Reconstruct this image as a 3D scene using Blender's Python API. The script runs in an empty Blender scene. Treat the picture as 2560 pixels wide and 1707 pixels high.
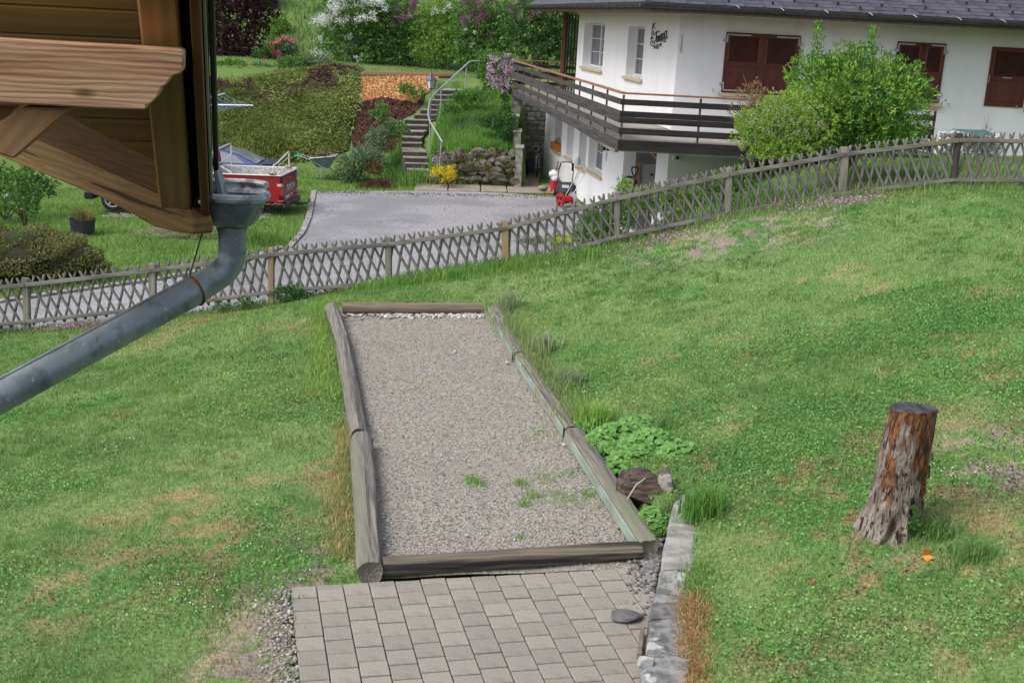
import bpy, bmesh, math, random
import numpy as np
from mathutils import Vector, Matrix, Euler, Quaternion

# ------------------------------------------------------------------ camera, sky, sun, exposure
SC = bpy.context.scene
COL = SC.collection
FPX = 3000.0
PITCH = math.atan(800 / 3000)
ROLL = math.radians(3.0)
EYE = np.array([0.0, 0.0, 4.5])
_F = np.array([0, math.cos(PITCH), -math.sin(PITCH)])
_U = np.array([0, math.sin(PITCH), math.cos(PITCH)])
_R = np.array([1.0, 0, 0])
CR = _R * math.cos(ROLL) + _U * math.sin(ROLL)
CU = _U * math.cos(ROLL) - _R * math.sin(ROLL)
cam = bpy.data.cameras.new('camera')
cam.sensor_width = 36
cam.lens = FPX / 2560 * 36
cam.clip_start = 0.05
cam.clip_end = 800
camo = bpy.data.objects.new('camera', cam)
COL.objects.link(camo)
camo.matrix_world = Matrix(((CR[0], CU[0], -_F[0], EYE[0]), (CR[1], CU[1], -_F[1], EYE[1]),
                            (CR[2], CU[2], -_F[2], EYE[2]), (0, 0, 0, 1)))
SC.camera = camo

SUN_EL, SUN_AZ = math.radians(52), math.radians(242)      # azimuth clockwise from +Y
world = bpy.data.worlds.new('World')
SC.world = world
world.use_nodes = True
wn = world.node_tree
bg = wn.nodes['Background']
sky = wn.nodes.new('ShaderNodeTexSky')
sky.sky_type = 'NISHITA'
sky.sun_disc = False
sky.sun_elevation = SUN_EL
sky.sun_rotation = SUN_AZ
sky.air_density = 1.0
sky.dust_density = 4.0
sky.ozone_density = 1.0
hs = wn.nodes.new('ShaderNodeHueSaturation')
hs.inputs['Saturation'].default_value = 0.58
wn.links.new(sky.outputs[0], hs.inputs['Color'])
wn.links.new(hs.outputs[0], bg.inputs[0])
bg.inputs[1].default_value = 0.15
sun = bpy.data.lights.new('sun', 'SUN')
sun.energy = 1.2
sun.angle = math.radians(30)
sun.color = (1.0, 0.98, 0.95)
suno = bpy.data.objects.new('sun', sun)
COL.objects.link(suno)
_sd = Vector((math.sin(SUN_AZ) * math.cos(SUN_EL), math.cos(SUN_AZ) * math.cos(SUN_EL), math.sin(SUN_EL)))
suno.rotation_euler = _sd.to_track_quat('Z', 'Y').to_euler()
suno.location = (0, 0, 30)
SC.view_settings.view_transform = 'Standard'
SC.view_settings.look = 'None'
SC.view_settings.gamma = 1
SC.view_settings.exposure = 0.5
SC.cycles.use_denoising = True
SC.cycles.denoising_prefilter = 'NONE'
SC.cycles.use_adaptive_sampling = False
SC.cycles.max_bounces = 6
SC.cycles.transparent_max_bounces = 6

# ------------------------------------------------------------------ helpers
def ray(x, y):
    return _F * FPX + CR * (x - 1280) + CU * (853.5 - y)
def at(x, y, Y=None, z=None, X=None):
    """world point of the photo direction (x, y) at a known distance, height or offset"""
    d = ray(x, y)
    if Y is not None: t = Y / d[1]
    elif z is not None: t = (z - EYE[2]) / d[2]
    else: t = X / d[0]
    return EYE + d * t
def onplane(x, y, p0, n):
    d = ray(x, y); p0 = np.array(p0); n = np.array(n)
    return EYE + d * (((p0 - EYE) @ n) / (d @ n))
def proj(P):
    D = np.asarray(P, float) - EYE
    w = D @ _F
    return 1280 + FPX * (D @ CR) / w, 853.5 - FPX * (D @ CU) / w, w
RNG = np.random.default_rng(7)
random.seed(7)

def hash2(ix, iy, s):
    h = (ix.astype(np.int64) * 374761393 + iy.astype(np.int64) * 668265263 + s * 974634533) & 0xffffffff
    h = ((h ^ (h >> 13)) * 1274126177) & 0xffffffff
    return ((h ^ (h >> 16)) & 0xffff) / 65535.0
def vnoise(x, y, s=0):
    x = np.asarray(x, float); y = np.asarray(y, float)
    ix = np.floor(x); iy = np.floor(y); fx = x - ix; fy = y - iy
    fx = fx * fx * (3 - 2 * fx); fy = fy * fy * (3 - 2 * fy)
    a = hash2(ix, iy, s); b = hash2(ix + 1, iy, s); c = hash2(ix, iy + 1, s); d = hash2(ix + 1, iy + 1, s)
    return (a * (1 - fx) + b * fx) * (1 - fy) + (c * (1 - fx) + d * fx) * fy
def fbm(x, y, f, o=3, s=0):
    t = 0; a = .5; n = 0
    for k in range(o):
        t = t + a * vnoise(np.asarray(x) * f, np.asarray(y) * f, s + k * 17); n += a; a *= .5; f *= 2.1
    return t / n
def sstep(a, b, x):
    t = np.clip((x - a) / (b - a), 0, 1); return t * t * (3 - 2 * t)
class TPS:
    def __init__(s, pts, lam=0.02):
        P = np.array(pts, float); s.P = P; n = len(P)
        d = np.linalg.norm(P[:, None, :2] - P[None, :, :2], axis=2)
        K = np.where(d > 0, d * d * np.log(d + 1e-9), 0) + lam * np.eye(n)
        Q = np.c_[np.ones(n), P[:, :2]]
        A = np.block([[K, Q], [Q.T, np.zeros((3, 3))]])
        s.w = np.linalg.solve(A, np.r_[P[:, 2], 0, 0, 0])
    def __call__(s, x, y):
        x = np.asarray(x, float); y = np.asarray(y, float); sh = x.shape
        x = x.ravel(); y = y.ravel(); o = np.empty(len(x))
        for k in range(0, len(x), 20000):
            xx = x[k:k + 20000]; yy = y[k:k + 20000]
            d = np.hypot(xx[:, None] - s.P[:, 0], yy[:, None] - s.P[:, 1])
            o[k:k + 20000] = (d * d * np.log(d + 1e-9)) @ s.w[:-3] + s.w[-3] + s.w[-2] * xx + s.w[-1] * yy
        return o.reshape(sh)
def inpoly(x, y, poly):
    x = np.asarray(x); y = np.asarray(y); r = np.zeros(x.shape, bool); n = len(poly)
    for i in range(n):
        x0, y0 = poly[i][:2]; x1, y1 = poly[(i + 1) % n][:2]
        c = ((y0 > y) != (y1 > y)) & (x < (x1 - x0) * (y - y0) / (y1 - y0 + 1e-12) + x0)
        r ^= c
    return r

# ---- objects
def props(o, label=None, cat=None, group=None, kind=None):
    if label: o['label'] = label
    if cat: o['category'] = cat
    if group: o['group'] = group
    if kind: o['kind'] = kind
    return o
def link(name, me, parent=None):
    o = bpy.data.objects.new(name, me); COL.objects.link(o)
    if parent is not None:
        o.parent = parent
        o.matrix_parent_inverse = base_matrix(parent).inverted()
    return o
def base_matrix(o):
    m = Matrix.LocRotScale(o.location, o.rotation_euler, o.scale)
    if o.parent is not None:
        m = base_matrix(o.parent) @ o.matrix_parent_inverse @ m
    return m
def thing(name, label, cat, loc, group=None):
    o = bpy.data.objects.new(name, None); COL.objects.link(o)
    o.location = Vector([float(c) for c in loc]); o.empty_display_size = .2
    return props(o, label, cat, group)
def copy_tree(o, parent=None):
    c = o.copy(); COL.objects.link(c)
    if parent is not None: c.parent = parent
    for ch in list(o.children): copy_tree(ch, c)
    return c
def np_mesh(name, V, F, mat=None, parent=None, col=None, smooth=False):
    V = np.ascontiguousarray(V, dtype=np.float32).reshape(-1, 3); F = np.ascontiguousarray(F, dtype=np.int32)
    me = bpy.data.meshes.new(name); n, k = F.shape
    me.vertices.add(len(V)); me.vertices.foreach_set('co', V.ravel())
    me.loops.add(n * k); me.loops.foreach_set('vertex_index', F.ravel())
    me.polygons.add(n); me.polygons.foreach_set('loop_start', np.arange(0, n * k, k, dtype=np.int32))
    me.polygons.foreach_set('loop_total', np.full(n, k, dtype=np.int32))
    if smooth: me.polygons.foreach_set('use_smooth', np.ones(n, bool))
    if col is not None:
        a = me.color_attributes.new('Col', 'FLOAT_COLOR', 'POINT')
        c = np.ones((len(V), 4), np.float32); c[:, :3] = col
        a.data.foreach_set('color', c.ravel())
    me.update(calc_edges=True)
    if mat: me.materials.append(mat)
    return link(name, me, parent)
def V3(p): return Vector([float(c) for c in p])
class B:
    """collects geometry for one mesh object"""
    def __init__(s): s.v = []; s.f = []
    def add(s, vs, fs):
        n = len(s.v); s.v += [tuple(float(c) for c in v) for v in vs]; s.f += [tuple(i + n for i in f) for f in fs]; return s
    def box(s, c, size, rot=None):
        x, y, z = [a / 2 for a in size]
        vs = [Vector((i * x, j * y, k * z)) for i in (-1, 1) for j in (-1, 1) for k in (-1, 1)]
        if rot is not None: vs = [rot @ v for v in vs]
        c = V3(c)
        return s.add([v + c for v in vs], [(0, 1, 3, 2), (4, 6, 7, 5), (0, 4, 5, 1), (2, 3, 7, 6), (0, 2, 6, 4), (1, 5, 7, 3)])
    def beam(s, p0, p1, w, h, up=(0, 0, 1)):
        p0 = V3(p0); p1 = V3(p1); d = (p1 - p0).normalized(); u = V3(up)
        a = d.cross(u).normalized(); u = a.cross(d).normalized()
        vs = []
        for p in (p0, p1):
            for i, j in ((-1, -1), (1, -1), (1, 1), (-1, 1)): vs.append(p + a * (i * w / 2) + u * (j * h / 2))
        return s.add(vs, [(3, 2, 1, 0), (4, 5, 6, 7), (0, 1, 5, 4), (1, 2, 6, 5), (2, 3, 7, 6), (3, 0, 4, 7)])
    def tube(s, path, r, n=8, cap=True):
        P = [V3(p) for p in path]; m = len(P); R = r if hasattr(r, '__len__') else [r] * m
        vs = []; ref = None
        for i in range(m):
            d = (P[min(i + 1, m - 1)] - P[max(i - 1, 0)]).normalized()
            if ref is None: ref = Vector((0, 0, 1)) if abs(d.z) < .9 else Vector((1, 0, 0))
            a = d.cross(ref).normalized(); b = a.cross(d).normalized(); ref = b
            for k in range(n):
                t = 2 * math.pi * k / n
                vs.append(P[i] + (a * math.cos(t) + b * math.sin(t)) * R[i])
        fs = [(i * n + k, i * n + (k + 1) % n, (i + 1) * n + (k + 1) % n, (i + 1) * n + k) for i in range(m - 1) for k in range(n)]
        if cap: fs += [tuple(range(n))[::-1], tuple((m - 1) * n + k for k in range(n))]
        return s.add(vs, fs)
    def lathe(s, prof, c, n=24, cap=True):
        c = V3(c); vs = []; m = len(prof)
        for r, z in prof:
            for k in range(n):
                t = 2 * math.pi * k / n; vs.append(c + Vector((r * math.cos(t), r * math.sin(t), z)))
        fs = [(i * n + k, i * n + (k + 1) % n, (i + 1) * n + (k + 1) % n, (i + 1) * n + k) for i in range(m - 1) for k in range(n)]
        if cap: fs += [tuple(range(n))[::-1], tuple((m - 1) * n + k for k in range(n))]
        return s.add(vs, fs)
    def prism(s, pts, off):
        n = len(pts); off = V3(off); a = [V3(p) for p in pts]; b = [p + off for p in a]
        return s.add(a + b, [tuple(range(n))[::-1], tuple(range(n, 2 * n))] + [(i, (i + 1) % n, n + (i + 1) % n, n + i) for i in range(n)])
    def out(s, name, mat, parent=None, bevel=0, seg=1, smooth=False, jitter=0, origin=None):
        me = bpy.data.meshes.new(name)
        vs = s.v if origin is None else [tuple(a - b for a, b in zip(v, origin)) for v in s.v]
        me.from_pydata(vs, [], s.f)
        bm = bmesh.new(); bm.from_mesh(me)
        bmesh.ops.recalc_face_normals(bm, faces=bm.faces)
        if bevel:
            ed = [e for e in bm.edges if len(e.link_faces) == 2 and e.calc_face_angle(0) > .5]
            bmesh.ops.bevel(bm, geom=ed, offset=bevel, segments=seg, affect='EDGES', clamp_overlap=True)
        if jitter:
            for v in bm.verts: v.co += Vector([random.uniform(-jitter, jitter) for _ in range(3)])
        if smooth:
            for f in bm.faces: f.smooth = True
        bm.to_mesh(me); bm.free()
        if smooth:
            try: me.set_sharp_from_angle(angle=math.radians(40))
            except Exception: pass
        if mat: me.materials.append(mat)
        o = link(name, me, parent)
        return o
def arc(pts, rad, n=5):
    """round the corners of a polyline"""
    P = [V3(p) for p in pts]; out = [P[0]]
    for i in range(1, len(P) - 1):
        a = (P[i - 1] - P[i]); b = (P[i + 1] - P[i]); r = min(rad, a.length * .49, b.length * .49)
        A = P[i] + a.normalized() * r; C = P[i] + b.normalized() * r
        for k in range(n + 1):
            t = k / n; out.append(A * (1 - t) ** 2 + P[i] * (2 * t * (1 - t)) + C * t * t)
    return out + [P[-1]]
def text_part(txt, size, mat, parent, M4, name='lettering', extrude=.004):
    cu = bpy.data.curves.new('t', 'FONT'); cu.body = txt; cu.size = size; cu.extrude = extrude
    cu.align_x = 'CENTER'; cu.align_y = 'CENTER'
    o = bpy.data.objects.new('t', cu); COL.objects.link(o)
    bpy.context.view_layer.update()
    me = bpy.data.meshes.new_from_object(o.evaluated_get(bpy.context.evaluated_depsgraph_get()))
    bpy.data.objects.remove(o); bpy.data.curves.remove(cu)
    me.transform(M4); me.materials.clear(); me.materials.append(mat); me.name = name
    return link(name, me, parent)

# ---- materials
def rgb(*c): return (c[0], c[1], c[2], 1)
def M(name, c1, c2=None, scale=6, rough=.85, bump=0, bscale=None, stretch=None, direction=None, metal=0, rnd=0,
      detail=5, spec=.25, c3=None, s3=1.5, t3=(.55, .7), trans=0, cells=0, lo=.35, hi=.65, dist=0):
    m = bpy.data.materials.new(name); m.use_nodes = True; nt = m.node_tree; N = nt.nodes; L = nt.links
    bs = N['Principled BSDF']
    bs.inputs['Roughness'].default_value = rough; bs.inputs['Metallic'].default_value = metal
    bs.inputs['Specular IOR Level'].default_value = spec
    tc = N.new('ShaderNodeTexCoord'); vec = tc.outputs['Object']
    if stretch or direction:
        if direction is not None:
            q = Vector(direction).normalized().rotation_difference(Vector((1, 0, 0)))
            mp0 = N.new('ShaderNodeMapping'); mp0.inputs['Rotation'].default_value = q.to_euler()
            L.new(vec, mp0.inputs['Vector']); vec = mp0.outputs[0]
        mp = N.new('ShaderNodeMapping'); mp.inputs['Scale'].default_value = stretch or (1, 1, 1)
        L.new(vec, mp.inputs['Vector']); vec = mp.outputs[0]
    def noise(sc, det=detail, d=0):
        n = N.new('ShaderNodeTexNoise'); n.inputs['Scale'].default_value = sc; n.inputs['Detail'].default_value = det
        n.inputs['Distortion'].default_value = d
        L.new(vec, n.inputs['Vector']); return n.outputs['Fac']
    def ramp(src, a, b):
        r = N.new('ShaderNodeMapRange'); r.interpolation_type = 'SMOOTHSTEP'
        r.inputs['From Min'].default_value = a; r.inputs['From Max'].default_value = b; L.new(src, r.inputs['Value']); return r.outputs[0]
    def mix(fac, a, b, mode='MIX'):
        x = N.new('ShaderNodeMix'); x.data_type = 'RGBA'; x.blend_type = mode
        if isinstance(fac, (int, float)): x.inputs[0].default_value = fac
        else: L.new(fac, x.inputs[0])
        for k, v in ((6, a), (7, b)):
            if isinstance(v, tuple): x.inputs[k].default_value = v
            else: L.new(v, x.inputs[k])
        return x.outputs[2]
    c = rgb(*c1)
    nf = None
    if c2 is not None:
        if cells:
            vo = N.new('ShaderNodeTexVoronoi'); vo.inputs['Scale'].default_value = cells; L.new(vec, vo.inputs['Vector'])
            sp = N.new('ShaderNodeSeparateColor'); L.new(vo.outputs['Color'], sp.inputs[0]); f0 = sp.outputs[0]; nf = vo.outputs['Distance']
            c = mix(f0, rgb(*c1), rgb(*c2))
        else:
            nf = noise(scale, d=dist); c = mix(ramp(nf, lo, hi), rgb(*c1), rgb(*c2))
    if c3 is not None: c = mix(ramp(noise(s3, 4), *t3), c, rgb(*c3))
    if rnd:
        oi = N.new('ShaderNodeObjectInfo'); r = N.new('ShaderNodeMapRange')
        r.inputs['To Min'].default_value = 1 - rnd; r.inputs['To Max'].default_value = 1 + rnd
        L.new(oi.outputs['Random'], r.inputs['Value'])
        cc = N.new('ShaderNodeCombineColor')
        for i in range(3): L.new(r.outputs[0], cc.inputs[i])
        c = mix(1.0, c, cc.outputs[0], 'MULTIPLY')
    if isinstance(c, tuple): bs.inputs['Base Color'].default_value = c
    else: L.new(c, bs.inputs['Base Color'])
    if bump:
        b = N.new('ShaderNodeBump'); b.inputs['Strength'].default_value = 1; b.inputs['Distance'].default_value = bump
        L.new(noise(bscale or scale * 2, 6) if not cells else nf, b.inputs['Height']); L.new(b.outputs[0], bs.inputs['Normal'])
    m['_'] = 0
    return m
def leafmat(name, c1, c2, trans=.3, rough=.6, attr=False, var=.35, spec=.25):
    m = bpy.data.materials.new(name); m.use_nodes = True; nt = m.node_tree; N = nt.nodes; L = nt.links
    bs = N['Principled BSDF']; bs.inputs['Roughness'].default_value = rough; bs.inputs['Specular IOR Level'].default_value = spec
    ge = N.new('ShaderNodeNewGeometry')
    x = N.new('ShaderNodeMix'); x.data_type = 'RGBA'
    if attr:
        at_ = N.new('ShaderNodeAttribute'); at_.attribute_name = 'Col'
        r = N.new('ShaderNodeMapRange'); r.inputs['To Min'].default_value = 1 - var; r.inputs['To Max'].default_value = 1 + var
        L.new(ge.outputs['Random Per Island'], r.inputs['Value'])
        cc = N.new('ShaderNodeCombineColor')
        for i in range(3): L.new(r.outputs[0], cc.inputs[i])
        x.blend_type = 'MULTIPLY'; x.inputs[0].default_value = 1
        L.new(at_.outputs['Color'], x.inputs[6]); L.new(cc.outputs[0], x.inputs[7])
    else:
        L.new(ge.outputs['Random Per Island'], x.inputs[0]); x.inputs[6].default_value = rgb(*c1); x.inputs[7].default_value = rgb(*c2)
    L.new(x.outputs[2], bs.inputs['Base Color'])
    if trans:
        tr = N.new('ShaderNodeBsdfTranslucent'); L.new(x.outputs[2], tr.inputs['Color'])
        ms = N.new('ShaderNodeMixShader'); ms.inputs[0].default_value = trans
        L.new(bs.outputs[0], ms.inputs[1]); L.new(tr.outputs[0], ms.inputs[2])
        L.new(ms.outputs[0], N['Material Output'].inputs['Surface'])
    return m

# ---- foliage geometry
def unit(a): return a / (np.linalg.norm(a, axis=-1, keepdims=True) + 1e-9)
def leaf_quads(P, D, L, W, fold=.15, rng=RNG):
    n = len(P); D = unit(D)
    side = unit(np.cross(D, rng.normal(size=(n, 3)))); nor = np.cross(side, D)
    L = np.broadcast_to(np.asarray(L, float), (n,))[:, None]; W = np.broadcast_to(np.asarray(W, float), (n,))[:, None]
    mid = P + D * L * .45 + nor * L * fold * rng.uniform(-1, 1, (n, 1))
    V = np.stack([P, mid + side * W * .5, P + D * L, mid - side * W * .5], 1)
    return V.reshape(-1, 3), np.arange(n * 4).reshape(n, 4)
def blob_points(blobs, n, shell=.45, rng=RNG):
    bl = np.array(blobs, float); w = (bl[:, 3] * bl[:, 4] * bl[:, 5]) ** .7; w /= w.sum()
    k = rng.choice(len(bl), n, p=w)
    d = unit(rng.normal(size=(n, 3))); r = rng.uniform(0, 1, (n, 1)) ** shell
    lump = 1 + .22 * np.sin(d[:, :1] * 7 + k[:, None]) * np.cos(d[:, 2:] * 6 + 2 * k[:, None])
    return bl[k, :3] + d * r * bl[k, 3:6] * lump, d
def crown(name, blobs, n, L, W, mat, parent, up=.35, jit=.8, shell=.4, ground=None, kind=None, cl=9):
    P, d = blob_points(blobs, max(1, n // cl), shell)
    P = np.repeat(P, cl, 0) + RNG.normal(size=(len(P) * cl, 3)) * L * .35; d = np.repeat(d, cl, 0)
    if ground is not None: k = P[:, 2] > ground; P = P[k]; d = d[k]
    D = d * .7 + RNG.normal(size=(len(P), 3)) * jit * .6 + np.array([0, 0, up])
    V, F = leaf_quads(P, D, L * RNG.uniform(.6, 1.25, len(P)), W * RNG.uniform(.7, 1.2, len(P)))
    o = np_mesh(name, V, F, mat, parent)
    if kind: o['kind'] = kind
    return o
def branches(name, base, tips, r, mat, parent, n=6, wob=.08):
    b = B(); base = V3(base)
    for t in tips:
        t = V3(t); path = []
        for k in range(5):
            s = k / 4; p = base.lerp(t, s) + Vector((random.uniform(-wob, wob), random.uniform(-wob, wob), 0)) * (s * (1.3 - s) * 2)
            p.z += .12 * (t - base).length * math.sin(s * math.pi) * .5
            path.append(p)
        b.tube(path, [r * (1 - .75 * k / 4) for k in range(5)], n)
    return b.out(name, mat, parent, smooth=True)
def blades(P, H, W, lean=.35, col=None, seg=1, rng=RNG, lean_dir=None):
    """grass blades standing on points P"""
    n = len(P); a = rng.uniform(0, 2 * np.pi, n); side = np.stack([np.cos(a), np.sin(a), np.zeros(n)], 1)
    H = np.broadcast_to(np.asarray(H, float), (n,))[:, None] * rng.uniform(.55, 1.15, (n, 1)); W = np.broadcast_to(np.asarray(W, float), (n,))[:, None]
    b = rng.uniform(0, 2 * np.pi, n); ld = np.stack([np.cos(b), np.sin(b), np.zeros(n)], 1) * rng.uniform(0, lean, (n, 1))
    if lean_dir is not None: ld = ld + np.array(lean_dir)
    up = np.array([0, 0, 1.0])
    if seg == 1:
        V = np.stack([P - side * W / 2, P + side * W / 2, P + (up + ld) * H], 1)
        F = np.arange(n * 3).reshape(n, 3)
        return V.reshape(-1, 3), F, (None if col is None else np.repeat(col, 3, 0))
    m = P + (up + ld * .35) * H * .55; t = P + (up * .93 + ld * 1.15) * H
    V = np.stack([P - side * W / 2, P + side * W / 2, m + side * W * .4, m - side * W * .4, t], 1).reshape(-1, 3)
    i = np.arange(n)[:, None] * 5
    F = np.concatenate([i + np.array([0, 1, 2]), i + np.array([0, 2, 3]), i + np.array([3, 2, 4])], 0)
    return V, F, (None if col is None else np.repeat(col, 5, 0))
# ------------------------------------------------------------------ materials
m_leaf_grass = leafmat('grass_blade', (0, 0, 0), (0, 0, 0), trans=.35, attr=True, rough=.55)
m_asphalt = M('asphalt', (.225, .225, .24), (.325, .32, .335), .45, .9, .004, 160, c3=(.19, .19, .20), s3=14, t3=(.5, .64), lo=.4, hi=.62)
m_gravel = M('gravel', (.375, .345, .30), (.19, .173, .15), 30, .95, .008, cells=48, c3=(.27, .25, .215), s3=.8, t3=(.5, .8))
m_soil = M('soil', (.17, .13, .10), (.24, .19, .15), 9, .95, .02, 30)
m_paver = M('paver', (.262, .240, .208), (.308, .282, .247), 40, .92, .002, 220, rnd=.10, c3=(.21, .185, .155), s3=5, t3=(.55, .8))
m_joint = M('joint_sand', (.085, .073, .06), (.13, .112, .092), 40, .95, .004, 120)
m_log = M('weathered_log', (.235, .20, .165), (.15, .13, .11), 5, .9, .012, 9, stretch=None, rnd=.1)
m_stone = M('grey_stone', (.32, .32, .32), (.20, .205, .215), 7, .85, .02, 14, rnd=.22, c3=(.42, .41, .40), s3=3, t3=(.55, .65))
m_concrete = M('old_concrete', (.36, .345, .315), (.20, .195, .185), 6, .92, .008, 40, c3=(.15, .145, .14), s3=3, t3=(.58, .7))
m_bark = M('bark', (.16, .12, .095), (.26, .22, .18), 12, .9, .012, 18, stretch=(1, 1, .35))
m_twig = M('twig', (.22, .17, .13), (.30, .25, .20), 12, .9)
m_white = M('white_plastic', (.72, .72, .72), None, rough=.5)
m_black = M('black_plastic', (.02, .02, .022), None, rough=.5, spec=.4)

# ------------------------------------------------------------------ the lawn this side of the fence
FENCE_Y = 21.0
FB = [(69, 829), (383, 800), (679, 762), (972, 712), (1264, 662), (1543, 616), (1820, 541), (2105, 491), (2380, 469)]
FT = [(65, 695), (381, 659), (678, 619), (971, 593), (1263, 553), (1543, 479), (1823, 419), (2113, 368), (2398, 333)]
fb = [at(*q, Y=FENCE_Y) for q in FB]; ft = [at(*q, Y=FENCE_Y) for q in FT]
fb.insert(0, np.array([-11.1, FENCE_Y, -1.72])); ft.insert(0, np.array([-11.1, FENCE_Y, -.73]))
fb.append(np.array([9.5, FENCE_Y, 2.16])); ft.append(np.array([9.5, FENCE_Y, 3.1]))
fb.append(np.array([11.5, FENCE_Y, 2.2])); ft.append(np.array([11.5, FENCE_Y, 3.15]))
lawn_pts = [tuple(p) for p in fb] + [(-15, 21, -2.3), (15, 21, 2.9),
    (-1.25, 9.3, 0), (-2.1, 14, 0), (-2.9, 18.4, 0), (1.45, 9.8, .12), (.6, 14, .1), (-.2, 18.6, .06), (-1.5, 19.0, .02),
    (-1.75, 8.84, 0), (-1.2, 6.6, 0), (1.62, 8.2, .14), (1.45, 6.6, .14), (3.17, 9.18, .6), (3.9, 6.4, .75), (5.6, 9, 1.1),
    (8.4, 14, 1.85), (4, 14, .85), (-4, 9.3, -.12), (-6, 12, -.5), (-5, 16, -.5), (-3.2, 6, -.02), (-9, 15, -1.15), (-8, 9, -.6), (8, 8, 1.6), (2.3, 19, .62)]
lawn_z = TPS(lawn_pts)
def ground_px(x, y, it=12):
    """photo direction on the lawn"""
    z = 0.0
    for _ in range(it):
        p = at(x, y, z=min(z, 4.2)); z = .5 * z + .5 * float(lawn_z(p[0], p[1]))
    return np.array([p[0], p[1], z])
CDIR = np.array([-.189, .982]); CN = np.array([.982, .189])        # along / across the gravel court
COURT = [(-.98, 9.2), (1.42, 9.67), (-.12, 18.75), (-2.78, 18.3)]
PDIR = np.array([-.2348, .972]); PN = np.array([.972, .2348])      # along / across the paving
PAV0 = np.array([-1.69, 8.84])
WALL_PX = [(1697, 1202), (1661, 1340), (1641, 1457), (1625, 1508), (1618, 1569), (1608, 1641), (1597, 1707), (1585, 1790)]
WALL_Z = .16
wall_l = [at(*q, z=WALL_Z) for q in WALL_PX]
HOLE = [(-1.1, 9.1), (-1.69, 8.84), tuple(PAV0 - PDIR * 3.4), (wall_l[-1][0] + .25, wall_l[-1][1])] + \
       [(p[0] + .25, p[1]) for p in wall_l[::-1]] + [(1.45, 10.4), (-.05, 18.7), (-2.9, 18.45)]

SPOTS = [(420, 1310, .45), (560, 1390, .35), (330, 1370, .35), (160, 1480, .45), (60, 1510, .4), (470, 1240, .35), (250, 1430, .3), (520, 1340, .3),
         (830, 1180, .35), (800, 1270, .3), (860, 1100, .25), (700, 1430, .4), (640, 1560, .3), (600, 1660, .3), (780, 1420, .25),
         (2080, 1300, .6), (2030, 1200, .4), (2450, 1130, .6), (2540, 1190, .5), (2330, 1390, .4), (2500, 1330, .4), (2200, 1450, .4), (2100, 1420, .3),
         (2380, 1230, .35), (1750, 1150, .2), (1690, 590, .3), (1990, 580, .35), (520, 795, .5), (420, 840, .5)]
SP = [(ground_px(a, b), r) for a, b, r in SPOTS]
DIRT = [(ground_px(a, b), r) for a, b, r in [(1900, 575, .55), (1830, 600, .5), (1740, 620, .45), (1640, 640, .3), (2060, 568, .35), (2480, 1120, .35), (2430, 1150, .25), (2550, 1180, .35),
        (720, 1440, .3), (690, 1530, .35), (660, 1620, .35), (640, 1700, .4), (850, 1395, .22), (760, 1405, .25), (2250, 1330, .25)]]
def spotmask(S, x, y, soft=.9):
    m = np.zeros(np.shape(x))
    for p, r in S: m = np.maximum(m, np.exp(-((x - p[0]) ** 2 + ((y - p[1]) * .7) ** 2) / (r * r) * soft))
    return m
def wall_edge_x(y):
    ys = np.array([p[1] for p in wall_l[::-1]]); xs = np.array([p[0] for p in wall_l[::-1]]) + .30
    return np.interp(y, ys, xs, left=9, right=9)
def lawn_col(x, y):
    a = fbm(x, y, .35, 3, 1); b = fbm(x, y, 1.6, 3, 5); c = fbm(x, y, 6, 2, 9)
    h = fbm(x, y, 17, 2, 13)
    green = np.array([.19, .35, .098]); lime = np.array([.285, .405, .14]); deep = np.array([.145, .30, .086])
    dry = np.array([.50, .36, .19]); dirt = np.array([.25, .205, .17])
    left = sstep(0, -3, x + .18 * (y - 9))
    t = sstep(.32, .72, .5 * a + .4 * b + .1 * c + .12 * left)[:, None]
    k = green * (1 - t) + lime * t
    d = sstep(.45, .75, fbm(x, y, 1.3, 3, 21))[:, None] * .5; k = k * (1 - d) + deep * d
    m = (spotmask(SP, x, y, .7) * sstep(.44, .58, .35 * b + .4 * c + .25 * h))[:, None] * .8
    m = np.maximum(m, (sstep(.60, .76, fbm(x, y, .8, 3, 33)) * .6 * sstep(.45, .62, .5 * c + .5 * h))[:, None])
    k = k * (1 - m) + dry * m
    we = wall_edge_x(y); s = (np.exp(-np.clip((x - we - .06), -9, 9) ** 2 / .012) * sstep(.36, .5, b) * ((y < 8.6) & (y > 5)))[:, None] * .9
    k = k * (1 - s) + np.array([.46, .26, .11]) * s
    q = (spotmask(DIRT, x, y, .8) * sstep(.42, .56, b * .3 + c * .4 + h * .3))[:, None]; q = np.clip(q * 1.2, 0, 1)
    return k * (1 - q) + dirt * q, q[:, 0], m[:, 0]

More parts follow.
